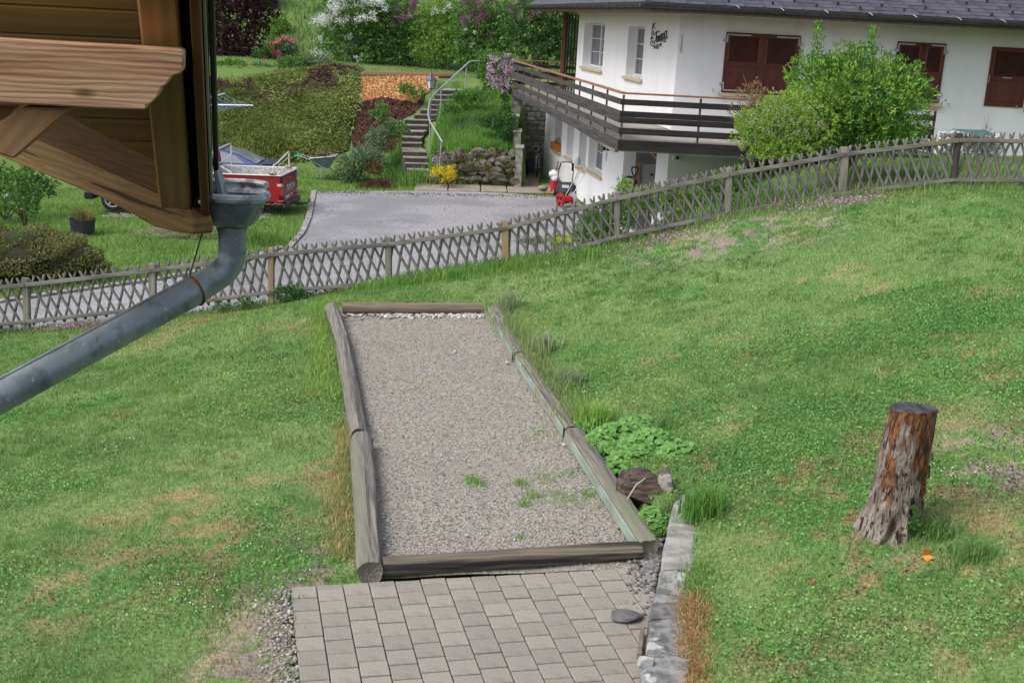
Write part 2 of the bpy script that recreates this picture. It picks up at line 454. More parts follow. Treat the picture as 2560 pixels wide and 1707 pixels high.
gx = np.arange(-12.5, 12.51, .075); gy = np.arange(3.4, 21.45, .075)
X, Yg = np.meshgrid(gx, gy); Z = lawn_z(X, Yg) + (fbm(X, Yg, 1.1, 3, 3) - .5) * .07
hole = inpoly(X, Yg, HOLE)
Z = np.where(hole, -.10, Z)
Z[-1, :] -= 1.6
ny, nx = X.shape; idx = np.arange(nx * ny).reshape(ny, nx)
F = np.stack([idx[:-1, :-1], idx[:-1, 1:], idx[1:, 1:], idx[1:, :-1]], -1).reshape(-1, 4)
lc, lq, lm = lawn_col(X.ravel(), Yg.ravel())
m_lawn = leafmat('lawn_soil', (0, 0, 0), (0, 0, 0), trans=0, attr=True, var=0, rough=.9)
_n = m_lawn.node_tree.nodes; _l = m_lawn.node_tree.links; _b = _n['Principled BSDF']; _s = _b.inputs['Base Color'].links[0].from_socket
_tc = _n.new('ShaderNodeTexCoord'); _nz1 = _n.new('ShaderNodeTexNoise'); _nz1.inputs['Scale'].default_value = 28; _nz1.inputs['Detail'].default_value = 8; _l.new(_tc.outputs['Object'], _nz1.inputs['Vector'])
_r = _n.new('ShaderNodeMapRange'); _r.inputs['From Min'].default_value = .3; _r.inputs['From Max'].default_value = .7; _r.inputs['To Min'].default_value = .62; _r.inputs['To Max'].default_value = 1.3; _l.new(_nz1.outputs['Fac'], _r.inputs['Value'])
_cc = _n.new('ShaderNodeCombineColor'); [_l.new(_r.outputs[0], _cc.inputs[i]) for i in range(3)]
_x = _n.new('ShaderNodeMix'); _x.data_type = 'RGBA'; _x.blend_type = 'MULTIPLY'; _x.inputs[0].default_value = 1; _l.new(_s, _x.inputs[6]); _l.new(_cc.outputs[0], _x.inputs[7]); _l.new(_x.outputs[2], _b.inputs['Base Color'])
_bp = _n.new('ShaderNodeBump'); _bp.inputs['Distance'].default_value = .03; _l.new(_nz1.outputs['Fac'], _bp.inputs['Height']); _l.new(_bp.outputs[0], _b.inputs['Normal'])
lawn = np_mesh('lawn', np.stack([X, Yg, Z], -1), F, m_lawn, col=lc * np.where(lq > .4, 1, .7)[:, None], smooth=True)
props(lawn, kind='structure', label='sloping mown lawn with dry patches')

def lawn_h(x, y): return lawn_z(x, y) + (fbm(x, y, 1.1, 3, 3) - .5) * .07
def visible(P, mx=260, my=160):
    px, py, w = proj(P); return (w > 0) & (px > -mx) & (px < 2560 + mx) & (py > -my) & (py < 1707 + my)
n = 1150000
y = np.sqrt(RNG.uniform(5.4 ** 2, 21.3 ** 2, n)); x = RNG.uniform(-.53, .53, n) * y
keep = RNG.uniform(0, 1, n) < np.clip(9.5 / y, .5, 1)
x, y = x[keep], y[keep]
keep = ~inpoly(x, y, HOLE); x, y = x[keep], y[keep]
z = lawn_h(x, y); P = np.stack([x, y, z], 1); k = visible(P); P = P[k]; x, y = P[:, 0], P[:, 1]
c, q, md = lawn_col(x, y)
k = RNG.uniform(0, 1, len(P)) > np.clip(q, 0, .88); P, c, q, md, x, y = P[k], c[k], q[k], md[k], x[k], y[k]
c = c * RNG.uniform(.5, 1.45, (len(P), 1)) + RNG.uniform(0, .03, (len(P), 1)) * np.array([1, .8, .2])
ht = .028 + .035 * fbm(x, y, 1.3, 3, 40) + .015 * sstep(.55, .7, fbm(x, y, 2.5, 2, 44))
ht = ht * (1 - .4 * md)
V, Fq, cc = blades(P - np.array([0, 0, .008]), ht, .0052 * np.clip(y / 8.5, .8, 2.3), .9, c)
g = np_mesh('grass', V, Fq, m_leaf_grass, col=cc); props(g, 'short mown grass covering the lawn', 'grass', kind='stuff')
# small uneven tussocks
n = 5200; y = np.sqrt(RNG.uniform(5.6 ** 2, 20.5 ** 2, n)); x = RNG.uniform(-.5, .5, n) * y; k = ~inpoly(x, y, HOLE); x, y = x[k], y[k]
k = RNG.uniform(0, 1, len(x)) < sstep(.3, .75, fbm(x, y, .6, 3, 47)); x, y = x[k], y[k]
x = np.repeat(x, 22) + RNG.normal(0, .045, len(x) * 22); y = np.repeat(y, 22) + RNG.normal(0, .045, len(y) * 22); k = ~inpoly(x, y, HOLE); x, y = x[k], y[k]
P = np.stack([x, y, lawn_h(x, y)], 1); c, q, md = lawn_col(x, y); c = c * RNG.uniform(.55, 1.2, (len(P), 1)) * np.array([.9, 1.0, .9])
V, Fq, cc = blades(P, .075 * RNG.uniform(.5, 1.2, len(P)), .006 * np.clip(y / 8.5, .8, 2.2), .9, c)
o = np_mesh('tussocks', V, Fq, m_leaf_grass, col=cc); props(o, 'uneven taller grass tussocks in the lawn', 'grass', kind='stuff')
# clover leaves lying in the sward
n = 420000
y = np.sqrt(RNG.uniform(5.4 ** 2, 16 ** 2, n)); x = RNG.uniform(-.53, .53, n) * y
k = (~inpoly(x, y, HOLE)) & (RNG.uniform(0, 1, n) < sstep(.34, .95, fbm(x, y, .9, 3, 51) + .14 * sstep(-1, 2, x) - .12 * spotmask(SP, x, y))); x, y = x[k], y[k]
P = np.stack([x, y, lawn_h(x, y) + RNG.uniform(.012, .045, len(x))], 1); k = visible(P); P = P[k]
c, q, md = lawn_col(P[:, 0], P[:, 1]); c = c * (1 - md[:, None] * .5) * RNG.uniform(.6, 1.3, (len(P), 1)) * np.array([.85, 1.05, .95])
D = RNG.normal(size=(len(P), 3)) * np.array([1, 1, .25])
V, Fq = leaf_quads(P, D, .024 * RNG.uniform(.6, 1.3, len(P)), .023, .1)
o = np_mesh('clover', V, Fq, m_leaf_grass, col=np.repeat(c, 4, 0)); props(o, 'clover leaves spread through the lawn', 'clover', kind='stuff')
# daisies and small white lawn flowers
n = 9000
y = np.sqrt(RNG.uniform(6 ** 2, 20.5 ** 2, n)); x = RNG.uniform(-.5, .5, n) * y
k = (~inpoly(x, y, HOLE)) & (fbm(x, y, .8, 3, 71) > .66); x, y = x[k], y[k]
P = np.stack([x, y, lawn_h(x, y) + .05], 1)
V, Fq = leaf_quads(P, RNG.normal(size=(len(P), 3)) * np.array([1, 1, .3]), .014, .014, .1)
o = np_mesh('daisies', V, Fq, M('daisy_white', (.75, .75, .72), None)); props(o, 'tiny white daisies dotted over the lawn', 'flowers', kind='stuff')
# pink thyme flowers by the fence and at the left
S = [(ground_px(a, b), r, n_) for a, b, r, n_ in [(2080, 515, .4, 260), (2150, 505, .35, 160), (1540, 632, .35, 120), (1620, 615, .4, 120), (1680, 598, .3, 150), (1990, 525, .3, 90), (1410, 660, .3, 40), (175, 822, .3, 220), (230, 815, .2, 90), (1790, 575, .3, 50)]]
PP = []
for p, r, n_ in S:
    a = RNG.normal(size=(n_, 2)) * r * np.array([.9, .5]); xx = p[0] + a[:, 0]; yy = p[1] + a[:, 1]
    PP.append(np.stack([xx, yy, lawn_h(xx, yy) + RNG.uniform(.05, .1, n_)], 1))
P = np.concatenate(PP); V, Fq = leaf_quads(P, RNG.normal(size=(len(P), 3)), .03, .03, .2)
o = np_mesh('thyme_flowers', V, Fq, leafmat('thyme_pink', (.50, .22, .42), (.62, .40, .55))); props(o, 'pink thyme flowers low in the grass along the fence', 'flowers', kind='stuff')

# ------------------------------------------------------------------ gravel court, logs
def court_pt(u, v, z=0.0):
    """u 0..1 left-right, v 0..1 near-far"""
    A, Bq, C, D = [np.array(q) for q in COURT]
    p = (A * (1 - u) + Bq * u) * (1 - v) + (D * (1 - u) + C * u) * v
    return np.array([p[0], p[1], z])
nu, nv = 40, 140
UU, VV = np.meshgrid(np.linspace(-.03, 1.03, nu), np.linspace(-.01, 1.01, nv))
pts = np.array([court_pt(a, b) for a, b in zip(UU.ravel(), VV.ravel())])
pts[:, 2] = (fbm(pts[:, 0], pts[:, 1], 1.2, 3, 61) - .5) * .05 - .02
idx = np.arange(nu * nv).reshape(nv, nu)
F = np.stack([idx[:-1, :-1], idx[:-1, 1:], idx[1:, 1:], idx[1:, :-1]], -1).reshape(-1, 4)
court = np_mesh('gravel_court', pts, F, m_gravel, smooth=True); props(court, kind='structure', label='long strip of grey gravel framed by logs')
# pebbles: one joined part of the court
ico = bmesh.new(); bmesh.ops.create_icosphere(ico, subdivisions=1, radius=1)
IV = np.array([v.co[:] for v in ico.verts]); IF = np.array([[v.index for v in f.verts] for f in ico.faces]); ico.free()
def pebbles(name, P, S, mat, parent=None, flat=.6):
    n = len(P); sc = np.asarray(S)[:, None] * RNG.uniform(.7, 1.3, (n, 3)) * np.array([1, 1, flat])
    a = RNG.uniform(0, 6.28, n); ca, sa = np.cos(a), np.sin(a)
    V = IV[None] * sc[:, None, :] * RNG.uniform(.8, 1.2, (n, len(IV), 1))
    V = np.stack([V[..., 0] * ca[:, None] - V[..., 1] * sa[:, None], V[..., 0] * sa[:, None] + V[..., 1] * ca[:, None], V[..., 2]], -1) + P[:, None]
    F = (IF[None] + (np.arange(n) * len(IV))[:, None, None]).reshape(-1, 3)
    return np_mesh(name, V, F, mat, parent)
def island(name, c1, c2, rough=.85): return leafmat(name, c1, c2, trans=0, rough=rough)
n = 15000; u = RNG.uniform(0, 1, n); v = RNG.uniform(0, 1, n) ** 1.25
P = np.array([court_pt(a, b) for a, b in zip(u, v)]); P[:, 2] = (fbm(P[:, 0], P[:, 1], 1.2, 3, 61) - .5) * .05 - .016
o = pebbles('fine_pebbles', P, RNG.uniform(.005, .010, n) * (1 + (RNG.uniform(0, 1, n) > .97) * .9), island('pebble_mix', (.14, .13, .115), (.46, .43, .39)), court); o['kind'] = 'stuff'
n = 600; u = RNG.uniform(0, 1, n); v = .985 - np.abs(RNG.normal(0, .016, n))
P = np.array([court_pt(a, b, -.005) for a, b in zip(u, v)])
o = pebbles('white_pebbles', P, RNG.uniform(.018, .045, n), island('pebble_white', (.30, .28, .25), (.56, .54, .50)), court); o['kind'] = 'stuff'
n = 420; v = RNG.uniform(0, 1, n); u = np.where(RNG.uniform(0, 1, n) < .75, 1 - np.abs(RNG.normal(0, .03, n)), np.abs(RNG.normal(0, .03, n)))
P = np.array([court_pt(a, b, -.008) for a, b in zip(u, v)])
o = pebbles('edge_pebbles', P, RNG.uniform(.012, .03, n), island('pebble_edge', (.22, .215, .21), (.50, .48, .45)), court); o['kind'] = 'stuff'
# weeds on the gravel
PP = []; CC = []
for (a, b, r, n_) in [(1185, 1200, .12, 260), (1300, 1205, .08, 120), (1330, 1235, .12, 160), (1395, 1238, .15, 90), (1440, 1246, .2, 120), (1470, 1232, .1, 110), (1310, 1255, .07, 90), (1360, 1190, .15, 90), (1420, 1180, .12, 60), (1300, 1340, .05, 40),
                      (1050, 950, .3, 60), (960, 870, .3, 60), (1250, 900, .3, 60), (1350, 1080, .2, 120), (1100, 1080, .3, 40), (1000, 820, .4, 50), (1290, 1000, .3, 50)]:
    p = at(a, b, z=0); q = RNG.normal(size=(n_, 2)) * r * .55
    PP.append(np.stack([p[0] + q[:, 0], p[1] + q[:, 1] * 1.2, np.full(n_, -.015)], 1)); CC.append(np.full((n_, 3), (.26, .42, .10)) * RNG.uniform(.7, 1.2, (n_, 1)))
V, Fq, cc = blades(np.concatenate(PP), .045, .009, 1.4, np.concatenate(CC))
o = np_mesh('weed_tufts', V, Fq, m_leaf_grass, court, col=cc); o['kind'] = 'stuff'

def log_mesh(name, p0, p1, r, mat, seed, square=0.0, n=20, m=26, taper=.04):
    p0 = V3(p0); p1 = V3(p1); d = (p1 - p0); L = d.length; d.normalize(); a = d.cross(Vector((0, 0, 1))).normalized(); b = a.cross(d)
    vs = []; rs = random.Random(seed)
    for i in range(m):
        s = i / (m - 1)
        for k in range(n):
            t = 2 * math.pi * k / n
            rr = r * (1 - taper * s) * (1 + .05 * math.sin(3 * t + seed) + .035 * math.sin(7 * t + s * 5 + seed) + .03 * (vnoise(np.array(s * 9 + seed), np.array(k * .8)) - .5))
            if square: rr *= (1 + square * (1 / max(abs(math.cos(t)), abs(math.sin(t))) - 1.12))
            if i in (0, m - 1): rr *= .93
            if k == n // 4 + seed % 3 and .04 < s < .96: rr *= .86          # drying crack along the top
            vs.append(p0 + d * (L * s) + a * (rr * math.cos(t)) + b * (rr * math.sin(t)))
    fs = [(i * n + k, i * n + (k + 1) % n, (i + 1) * n + (k + 1) % n, (i + 1) * n + k) for i in range(m - 1) for k in range(n)]
    for e in (0, m - 1):                                            # sunken end grain
        c = len(vs); base = [e * n + k for k in range(n)]; off = d * (L * .004 * (1 if e == 0 else -1) + (.012 if e == 0 else -.012))
        cen = p0 + d * (L * (e / (m - 1)))
        for k in base: vs.append(cen + (vs[k] - cen) * .55 + off)
        for k in range(n): fs.append((base[k], base[(k + 1) % n], c + (k + 1) % n, c + k))
        fs.append(tuple(c + k for k in range(n)))
    bb = B(); bb.v = [tuple(v) for v in vs]; bb.f = fs
    o = bb.out(name, mat, smooth=True)
    return o
def logm(name, d, c1, c2, c3, t3=(.5, .65), s3=.6):
    return M(name, c1, c2, 42, .9, .012, 40, stretch=(.05, 1, 1), direction=(d[0], d[1], 0), c3=c3, s3=s3 * 4, t3=t3, lo=.3, hi=.7)
mlog_l = logm('log_left_wood', CDIR, (.225, .21, .185), (.115, .105, .095), (.165, .168, .125))
mlog_r = logm('log_right_wood', CDIR, (.225, .205, .17), (.10, .09, .08), (.18, .185, .13))
mlog_n = logm('log_near_wood', PN, (.19, .16, .12), (.105, .088, .07), (.03, .028, .03), t3=(.52, .62), s3=2.2)
mlog_f = logm('log_far_wood', PN, (.24, .19, .145), (.15, .12, .095), (.18, .17, .11))
def zc(p, z): return np.array([p[0], p[1], z])
LOGS = [('log', [(829, 770), (858, 858)], .10, mlog_l, 'short far log of the left row beside the gravel', .02),
        ('log', [(857, 858), (898, 1092)], .108, mlog_l, 'middle log of the left row with a dark split at its end', .02),
        ('log', [(904, 1100), (926, 1432)], .118, mlog_l, 'nearest log of the left row with hollow end beside the pavers', .03),
        ('log', [(855, 770), (1209, 770)], .085, mlog_f, 'far cross log closing the gravel court, white pebbles before it', .05),
        ('log', [(955, 1417), (1600, 1376)], .088, mlog_n, 'near cross log with black smears between gravel and pavers', .03)]
for i, (nm, (a, b), r, mt, lab, zz) in enumerate(LOGS):
    o = log_mesh(nm, at(*a, z=zz + .03), at(*b, z=zz + .03), r, mt, i * 3 + 1); props(o, lab, 'log', 'logs framing the gravel court')
# right row: squared timbers with a green painted flank
m_green = M('faded_green_paint', (.28, .34, .295), (.20, .24, .20), 9, .9, .004, 30, stretch=(.3, 1, 1), direction=(CDIR[0], CDIR[1], 0), c3=(.25, .24, .19), s3=5, t3=(.5, .62))
RT = [([(1236, 775), (1300, 893)], 'far timber of the right row half sunk in grass'),
      ([(1305, 897), (1432, 1083)], 'middle timber of the right row, grass hanging over it'),
      ([(1434, 1086), (1622, 1372)], 'nearest timber of the right row, long and deeply cracked, rotten end')]
for i, ((a, b), lab) in enumerate(RT):
    p0 = at(*a, z=.06); p1 = at(*b, z=.06)
    o = log_mesh('timber', p0, p1, .103, mlog_r, 20 + i * 3, square=.8); props(o, lab, 'timber', 'logs framing the gravel court')
    d = unit(p1 - p0); nrm = np.array([-d[1], d[0], 0]); nrm = -nrm if nrm[0] > 0 else nrm
    q = B(); ax = [p0 + nrm * .102 + d * .03 + np.array([0, 0, -.05]), p1 + nrm * .102 - d * .04 + np.array([0, 0, -.05]),
                   p1 + nrm * .094 - d * .04 + np.array([0, 0, .06]), p0 + nrm * .094 + d * .03 + np.array([0, 0, .06])]
    q.prism(ax, nrm * .012); gface = q.out('painted_flank', m_green, o, bevel=.006)
    props(gface, 'flank with faded pale green paint')

# ------------------------------------------------------------------ paving, each paver a piece of its own
PW, PL = .2125, .2070
bed = B(); cs = [PAV0 + PN * 0.01 - PDIR * .02, PAV0 + PN * 3.05 - PDIR * .02, PAV0 + PN * 3.25 - PDIR * 3.3, PAV0 + PN * .01 - PDIR * 3.3]
bed.prism([(p[0], p[1], -.09) for p in cs], (0, 0, .06))
terrace = bed.out('paved_terrace', m_joint); props(terrace, kind='structure', label='small terrace of grey pavers between lawn and stone wall')
pb = B().box((0, 0, -.03), (PW - .008, PL - .012, .06)); src = pb.out('paver', m_paver, None, bevel=.006)
pme = src.data; bpy.data.objects.remove(src)
ang = math.atan2(PN[1], PN[0])
wx = lambda y: np.interp(y, [p[1] for p in wall_l[::-1]], [p[0] for p in wall_l[::-1]])
for i in range(15):
    for j in range(-1, 17):
        off = (j + .5) * PL + (.5 * PL if i % 2 else 0) - (0.03 if i % 2 else 0)
        half = 1.0
        if j == -1:
            if i % 2 == 0: continue
            half = .5; off = PL * .25
        c = PAV0 + PN * ((i + .5) * PW) - PDIR * off
        if c[0] > wx(c[1]) + .09 or c[1] < 5.7: continue
        if i >= 14 and c[1] > 9.2: continue
        o = bpy.data.objects.new('paver', pme); COL.objects.link(o); o.parent = terrace
        o.location = (c[0], c[1], random.uniform(-.003, .003) + (-.006 if random.random() < .06 else 0))
        o.rotation_euler = (random.gauss(0, .006), random.gauss(0, .006), ang + random.gauss(0, .006)); o.scale = (1, half, 1)
# rubble strip left of the paving and by the wall
n = 900; t = RNG.uniform(0, 1, n); s = RNG.uniform(-.32, .0, n) * RNG.uniform(.3, 1, n)
P = np.array([np.r_[PAV0 + PN * a - PDIR * (b * 2.6), -.0] for a, b in zip(s, t)]); P[:, 2] = lawn_h(P[:, 0], P[:, 1]) + .004
o = pebbles('rubble', P, RNG.uniform(.006, .02, n), island('rubble_mix', (.16, .14, .12), (.42, .39, .35))); props(o, 'loose grit and rubble along the left edge of the pavers', 'rubble', kind='stuff')
n = 900
P = np.array([at(1640 + RNG.normal(0, 18) - (i % 3) * 12, 1400 + RNG.normal(0, 45), z=.0) for i in range(n)]); P = P[P[:, 0] < wx(P[:, 1]) - .02]
o = pebbles('rubble', P, RNG.uniform(.008, .03, len(P)), island('rubble_grey', (.08, .075, .07), (.27, .26, .25))); props(o, 'loose rubble between the log end and the stone wall', 'rubble', kind='stuff')

# ------------------------------------------------------------------ retaining wall right of the paving
wt = thing('retaining_wall', 'low wall of concrete and stones between pavers and right lawn', 'wall', wall_l[3])
def slab(name, i0, i1, w0, w1, mat, ztop, jit=.006):
    b = B()
    m = 8; vs = []
    for k in range(m + 1):
        t = k / m; f = i0 + (i1 - i0) * t; a = int(min(f, len(wall_l) - 2)); p = wall_l[a] * (1 - (f - a)) + wall_l[a + 1] * (f - a)
        w = w0 + (w1 - w0) * t
        for dx, z in ((0, -.12), (.01, ztop - .02), (.03, ztop), (w * .5, ztop + .008), (w, ztop - .005), (w + .02, -.12)):
            vs.append((p[0] + dx + random.uniform(-jit, jit) * 1.6, p[1] + random.uniform(-jit, jit), z + random.uniform(-jit, jit)))
    fs = [(k * 6 + j, k * 6 + j + 1, (k + 1) * 6 + j + 1, (k + 1) * 6 + j) for k in range(m) for j in range(5)] + [(0, 1, 2, 3, 4, 5), tuple(m * 6 + j for j in range(6))[::-1]]
    b.add(vs, fs); return b.out(name, mat, wt)
slab('concrete_cap', 0, 1.72, .24, .32, m_concrete, WALL_Z)
def rock(name, c, size, mat, parent, seed, rotz=0.0):
    bm = bmesh.new(); bmesh.ops.create_icosphere(bm, subdivisions=3, radius=1)
    rs = random.Random(seed); planes = [(Vector([rs.gauss(0, 1) for _ in range(3)]).normalized(), rs.uniform(.55, .9)) for _ in range(11)]
    for v in bm.verts:
        co = v.co.copy()
        for nrm, dd in planes:
            t = co.dot(nrm)
            if t > dd: co -= nrm * (t - dd) * .92
        co += Vector([rs.uniform(-.012, .012) for _ in range(3)])
        v.co = co
    rm = Matrix.Rotation(rotz, 3, 'Z')
    for v in bm.verts: v.co = rm @ Vector((v.co.x * size[0], v.co.y * size[1], v.co.z * size[2])) + V3(c)
    me = bpy.data.meshes.new(name); bm.to_mesh(me); bm.free(); me.materials.append(mat)
    return link(name, me, parent)
m_wstone = M('wall_stone_grey', (.25, .245, .235), (.11, .11, .108), 9, .9, .012, 22, rnd=.25, c3=(.44, .435, .42), s3=5, t3=(.58, .66))
STN = [(1.73, 2.9, .25), (2.91, 3.5, .23), (3.51, 4.9, .25), (4.91, 6.0, .26), (6.01, 7.0, .26)]
for i, (a, b_, w) in enumerate(STN): w += .07; slab('wall_stone', a, b_, w, w + .02 * (i % 3 - 1), m_wstone, WALL_Z - .008 - .012 * (i % 3), .008)
rock('wall_stone', np.array(at(1615, 1655, z=.17)), (.09, .05, .05), M('pale_stone', (.42, .42, .41), (.30, .30, .31), 9, .8, .01, 30), wt, 77)
o = rock('flat_stone', at(1568, 1538, z=.03), (.17, .095, .04), M('slate_stone', (.10, .098, .10), (.16, .15, .145), 8, .8, .01, 25, stretch=(1, 1, 4)), None, 5, .15); props(o, 'flat dark stone lying on the right pavers', 'stone')
o = B().beam(at(1598, 1640, z=.03), at(1606, 1572, z=.05), .035, .06).out('wood_offcut', m_bark, None, bevel=.004); props(o, 'small brown wood offcut leaning at the foot of the stone wall', 'wood')
# pale single stones on the gravel
for i, (a, b_, s_, lab) in enumerate([(958, 1347, .028, 'small white stone on gravel beside the near left log'), (1545, 1317, .03, 'rounded grey stone on gravel near the right timber'), (1138, 879, .03, 'pale stone in the middle of the far gravel'),
                                     (1268, 905, .035, 'angular pale stone by the right timber, far half of the gravel'), (1166, 1337, .025, 'pale flat stone before the near cross log'), (1410, 1110, .03, 'whitish stone against the right timber')]):
    o = rock('stone', at(a, b_, z=.005), (s_, s_ * .8, s_ * .5), M('stone_%d' % i, (.50, .49, .47) if i != 1 else (.22, .22, .23), (.40, .39, .38) if i != 1 else (.27, .27, .28), 12, .8), None, 90 + i); props(o, lab, 'stone')

# ------------------------------------------------------------------ rotten log piece and plants behind the right timber
m_rot = M('rotten_wood', (.04, .03, .026), (.115, .088, .07), 26, .9, .03, 22, stretch=(.2, 1, 1.6), direction=(.9, .3, 0))
pz = .10
t = thing('rotten_log', 'dark rotten log chunk with pale ivy root behind the right timber', 'log', at(1610, 1235, z=pz))
rock('wood_block', at(1608, 1225, z=.14), (.36, .24, .22), m_rot, t, 12, -.25)
rock('wood_splinter', at(1664, 1222, z=.18), (.10, .15, .24), M('grey_rot', (.30, .28, .26), (.09, .08, .07), 9, .9, .02, 22, lo=.42, hi=.55), t, 15, .3)
B().tube([at(1568, 1248, z=.2), at(1590, 1212, z=.27), at(1612, 1196, z=.29), at(1630, 1178, z=.29)], [.006, .007, .006, .004], 6).out('ivy_root', M('pale_root', (.50, .44, .34), None), t)

def rosette_leaves(name, C, n, spread, hgt, L, mat, parent=None, label=None, cat=None):
    a = RNG.uniform(0, 6.28, n); r = spread * np.sqrt(RNG.uniform(0, 1, n))
    dx, dy = r * np.cos(a), r * np.sin(a)
    top = hgt * (1 - (r / spread) ** 2) * RNG.uniform(.55, 1.05, n) + .03
    P = np.stack([C[0] + dx, C[1] + dy * .8, C[2] + top], 1)
    Vs = []; k = 7
    nor = unit(np.stack([dx / spread * .5, dy / spread * .5 - .25, np.ones(n)], 1) + RNG.normal(size=(n, 3)) * .3)
    s1 = unit(np.cross(nor, RNG.normal(size=(n, 3)))); s2 = np.cross(nor, s1)
    sz = L * RNG.uniform(.6, 1.2, (n, 1))
    ring = []
    for q in range(10):                                  # scalloped round leaf
        t = 2 * math.pi * q / 10; rr = 1.0 if q % 2 else .72
        ring.append(P + (s1 * math.cos(t) + s2 * math.sin(t)) * sz * rr * .5 + nor * sz * .08 * (1 if q % 2 else -1))
    V = np.stack([P - nor * sz * .05] + ring, 1).reshape(-1, 3)
    i = np.arange(n)[:, None] * 11; F = np.concatenate([i + np.array([0, 1 + q, 1 + (q + 1) % 10]) for q in range(10)], 0)
    return np_mesh(name, V, F, mat, parent)
m_ger = leafmat('geranium_leaf', (.12, .30, .065), (.24, .45, .13), .3)
m_under = leafmat('dark_stem', (.03, .07, .02), (.07, .12, .03), .1)
def geranium(label, blobs, n, L):
    p = blobs[0][0]; t = thing('geranium_plant', label, 'plant', p)
    for q, sp, h in blobs: rosette_leaves('leaves', q, int(n * sp * sp / sum(b[1] ** 2 for b in blobs)), sp, h, L, m_ger, t)
    PP = np.concatenate([q + np.stack([RNG.normal(0, sp * .45, 500), RNG.normal(0, sp * .4, 500), np.zeros(500)], 1) for q, sp, h in blobs])
    V, Fq, _ = blades(PP, .14, .012, .5); np_mesh('stems', V, Fq, m_under, t)
    return t
geranium('large spreading geranium with scalloped leaves beside the right timber', [(at(1545, 1115, z=.08), .40, .22), (at(1630, 1140, z=.10), .42, .26), (at(1700, 1160, z=.14), .32, .22), (at(1490, 1075, z=.06), .30, .16), (at(1580, 1170, z=.06), .32, .18), (at(1600, 1090, z=.1), .4, .2)], 4200, .07)
geranium('small geranium clump between timber and wall, in front of rotten log', [(at(1632, 1325, z=.0), .2, .2)], 420, .065)

# ------------------------------------------------------------------ long grass, weeds and dry grass on edges
def strip(pts, n, h, w, col, lean=.6, zf=lawn_h, name='long_grass', label=None, spread=.15, lean_dir=None, dz=0):
    P = np.array(pts, float); s = RNG.uniform(0, len(P) - 1.001, n); k = s.astype(int); f = (s - k)[:, None]
    Q = P[k] * (1 - f) + P[k + 1] * f; Q = Q[:, :2] + RNG.normal(size=(n, 2)) * spread
    z = zf(Q[:, 0], Q[:, 1]) + dz if zf else np.interp(s, np.arange(len(P)), P[:, 2])
    col = np.array(col); a = RNG.uniform(0, 1, (n, 1)); c = col[0] * a + col[1] * (1 - a)
    hh = h * RNG.uniform(.5, 1.1, n) * (.6 + .8 * fbm(Q[:, 0], Q[:, 1], 1.7, 2, 91))
    V, F, cc = blades(np.stack([Q[:, 0], Q[:, 1], z], 1), hh, w, lean, c, 2, lean_dir=lean_dir)
    o = np_mesh(name, V, F, m_leaf_grass, col=cc)
    if label: props(o, label, 'grass', kind='stuff')
    return o
GG = ((.15, .33, .06), (.27, .43, .11)); DG = ((.12, .25, .06), (.2, .34, .1)); GO = ((.72, .46, .24), (.56, .36, .18)); GREY = ((.42, .45, .27), (.26, .36, .16))
strip([fb[4] - np.array([.4, .1, 0]), fb[5] - np.array([0, .25, 0]), fb[6] - np.array([0, .1, 0])], 7500, .22, .011, GG, label='tall bright grass at the foot of the fence middle', spread=.22)
strip([fb[6], fb[7], fb[8], fb[9], fb[10]], 6500, .17, .010, ((.18, .30, .08), (.30, .40, .14)), label='uncut grass along the right half of the fence', spread=.2)
strip([fb[0], fb[1], fb[2], fb[3], fb[4]], 5000, .16, .010, ((.16, .26, .08), (.32, .34, .15)), label='uncut grass along the left half of the fence', spread=.2)
strip([at(840, 1000, z=0) - [.1, 0, 0], at(800, 880, z=0), at(800, 770, z=0), at(840, 745, z=0)], 3500, .13, .009, ((.24, .40, .09), (.35, .47, .13)), label='bright weedy grass along the far left log', spread=.12)
strip([at(900, 1060, z=0) - [.12, 0, 0], at(880, 1250, z=0) - [.12, 0, 0], at(890, 1400, z=0) - [.12, 0, 0]], 2600, .10, .008, ((.34, .38, .15), (.56, .42, .2)), label='half dry weeds along the near left log', spread=.08)
strip([at(1240, 770, z=.1), at(1330, 890, z=.1), at(1450, 1060, z=.1)], 3600, .16, .008, ((.2, .34, .09), (.34, .40, .16)), label='weedy grass leaning over the right timbers', spread=.11)
for (a, b_, n_, h, cl, lab) in [(1480, 1060, 700, .34, ((.22, .42, .08), (.33, .52, .12)), 'tall bright green grass tuft behind the middle timber'), (1265, 770, 320, .4, GREY, 'grey seeding grass tuft at the far right corner of the gravel'),
                               (1350, 880, 420, .3, GREY, 'greyish grass tuft over the far right timber'), (1420, 960, 300, .3, GREY, 'thin seeding grass tuft halfway along the right timbers'), (1745, 1290, 700, .28, ((.12, .3, .05), (.2, .38, .09)), 'tall dark grass tuft at the top end of the concrete wall'),
                               (2330, 1340, 360, .2, DG, 'dark grass tuft at the right foot of the stump'), (2420, 1400, 300, .18, DG, 'low grass tuft right of the stump'), (520, 1520, 500, .06, ((.12, .26, .07), (.17, .33, .09)), 'dark green grass clump in the left lawn near the pavers'), (1650, 1070, 300, .16, DG, 'dark fine grass tuft behind the geranium')]:
    p = ground_px(a, b_); strip([p, p + np.array([.05, .05, 0])], n_, h, .009, cl, .8, spread=.09 if h > .15 else .25, label=lab, name='grass_tuft')
ed = [np.array([wx(yy) + .31, yy, 0]) for yy in np.linspace(9.3, 6.0, 12)]
strip(ed[2:], 5600, .075, .007, GO, 1.2, label='dry orange grass hanging over the stone wall edge', spread=.075, lean_dir=(-.35, -.2, 0), dz=.03, name='dry_grass')
strip(ed, 2200, .12, .007, ((.15, .31, .06), (.24, .39, .1)), .8, label='green grass fringe along the wall edge', spread=.08)

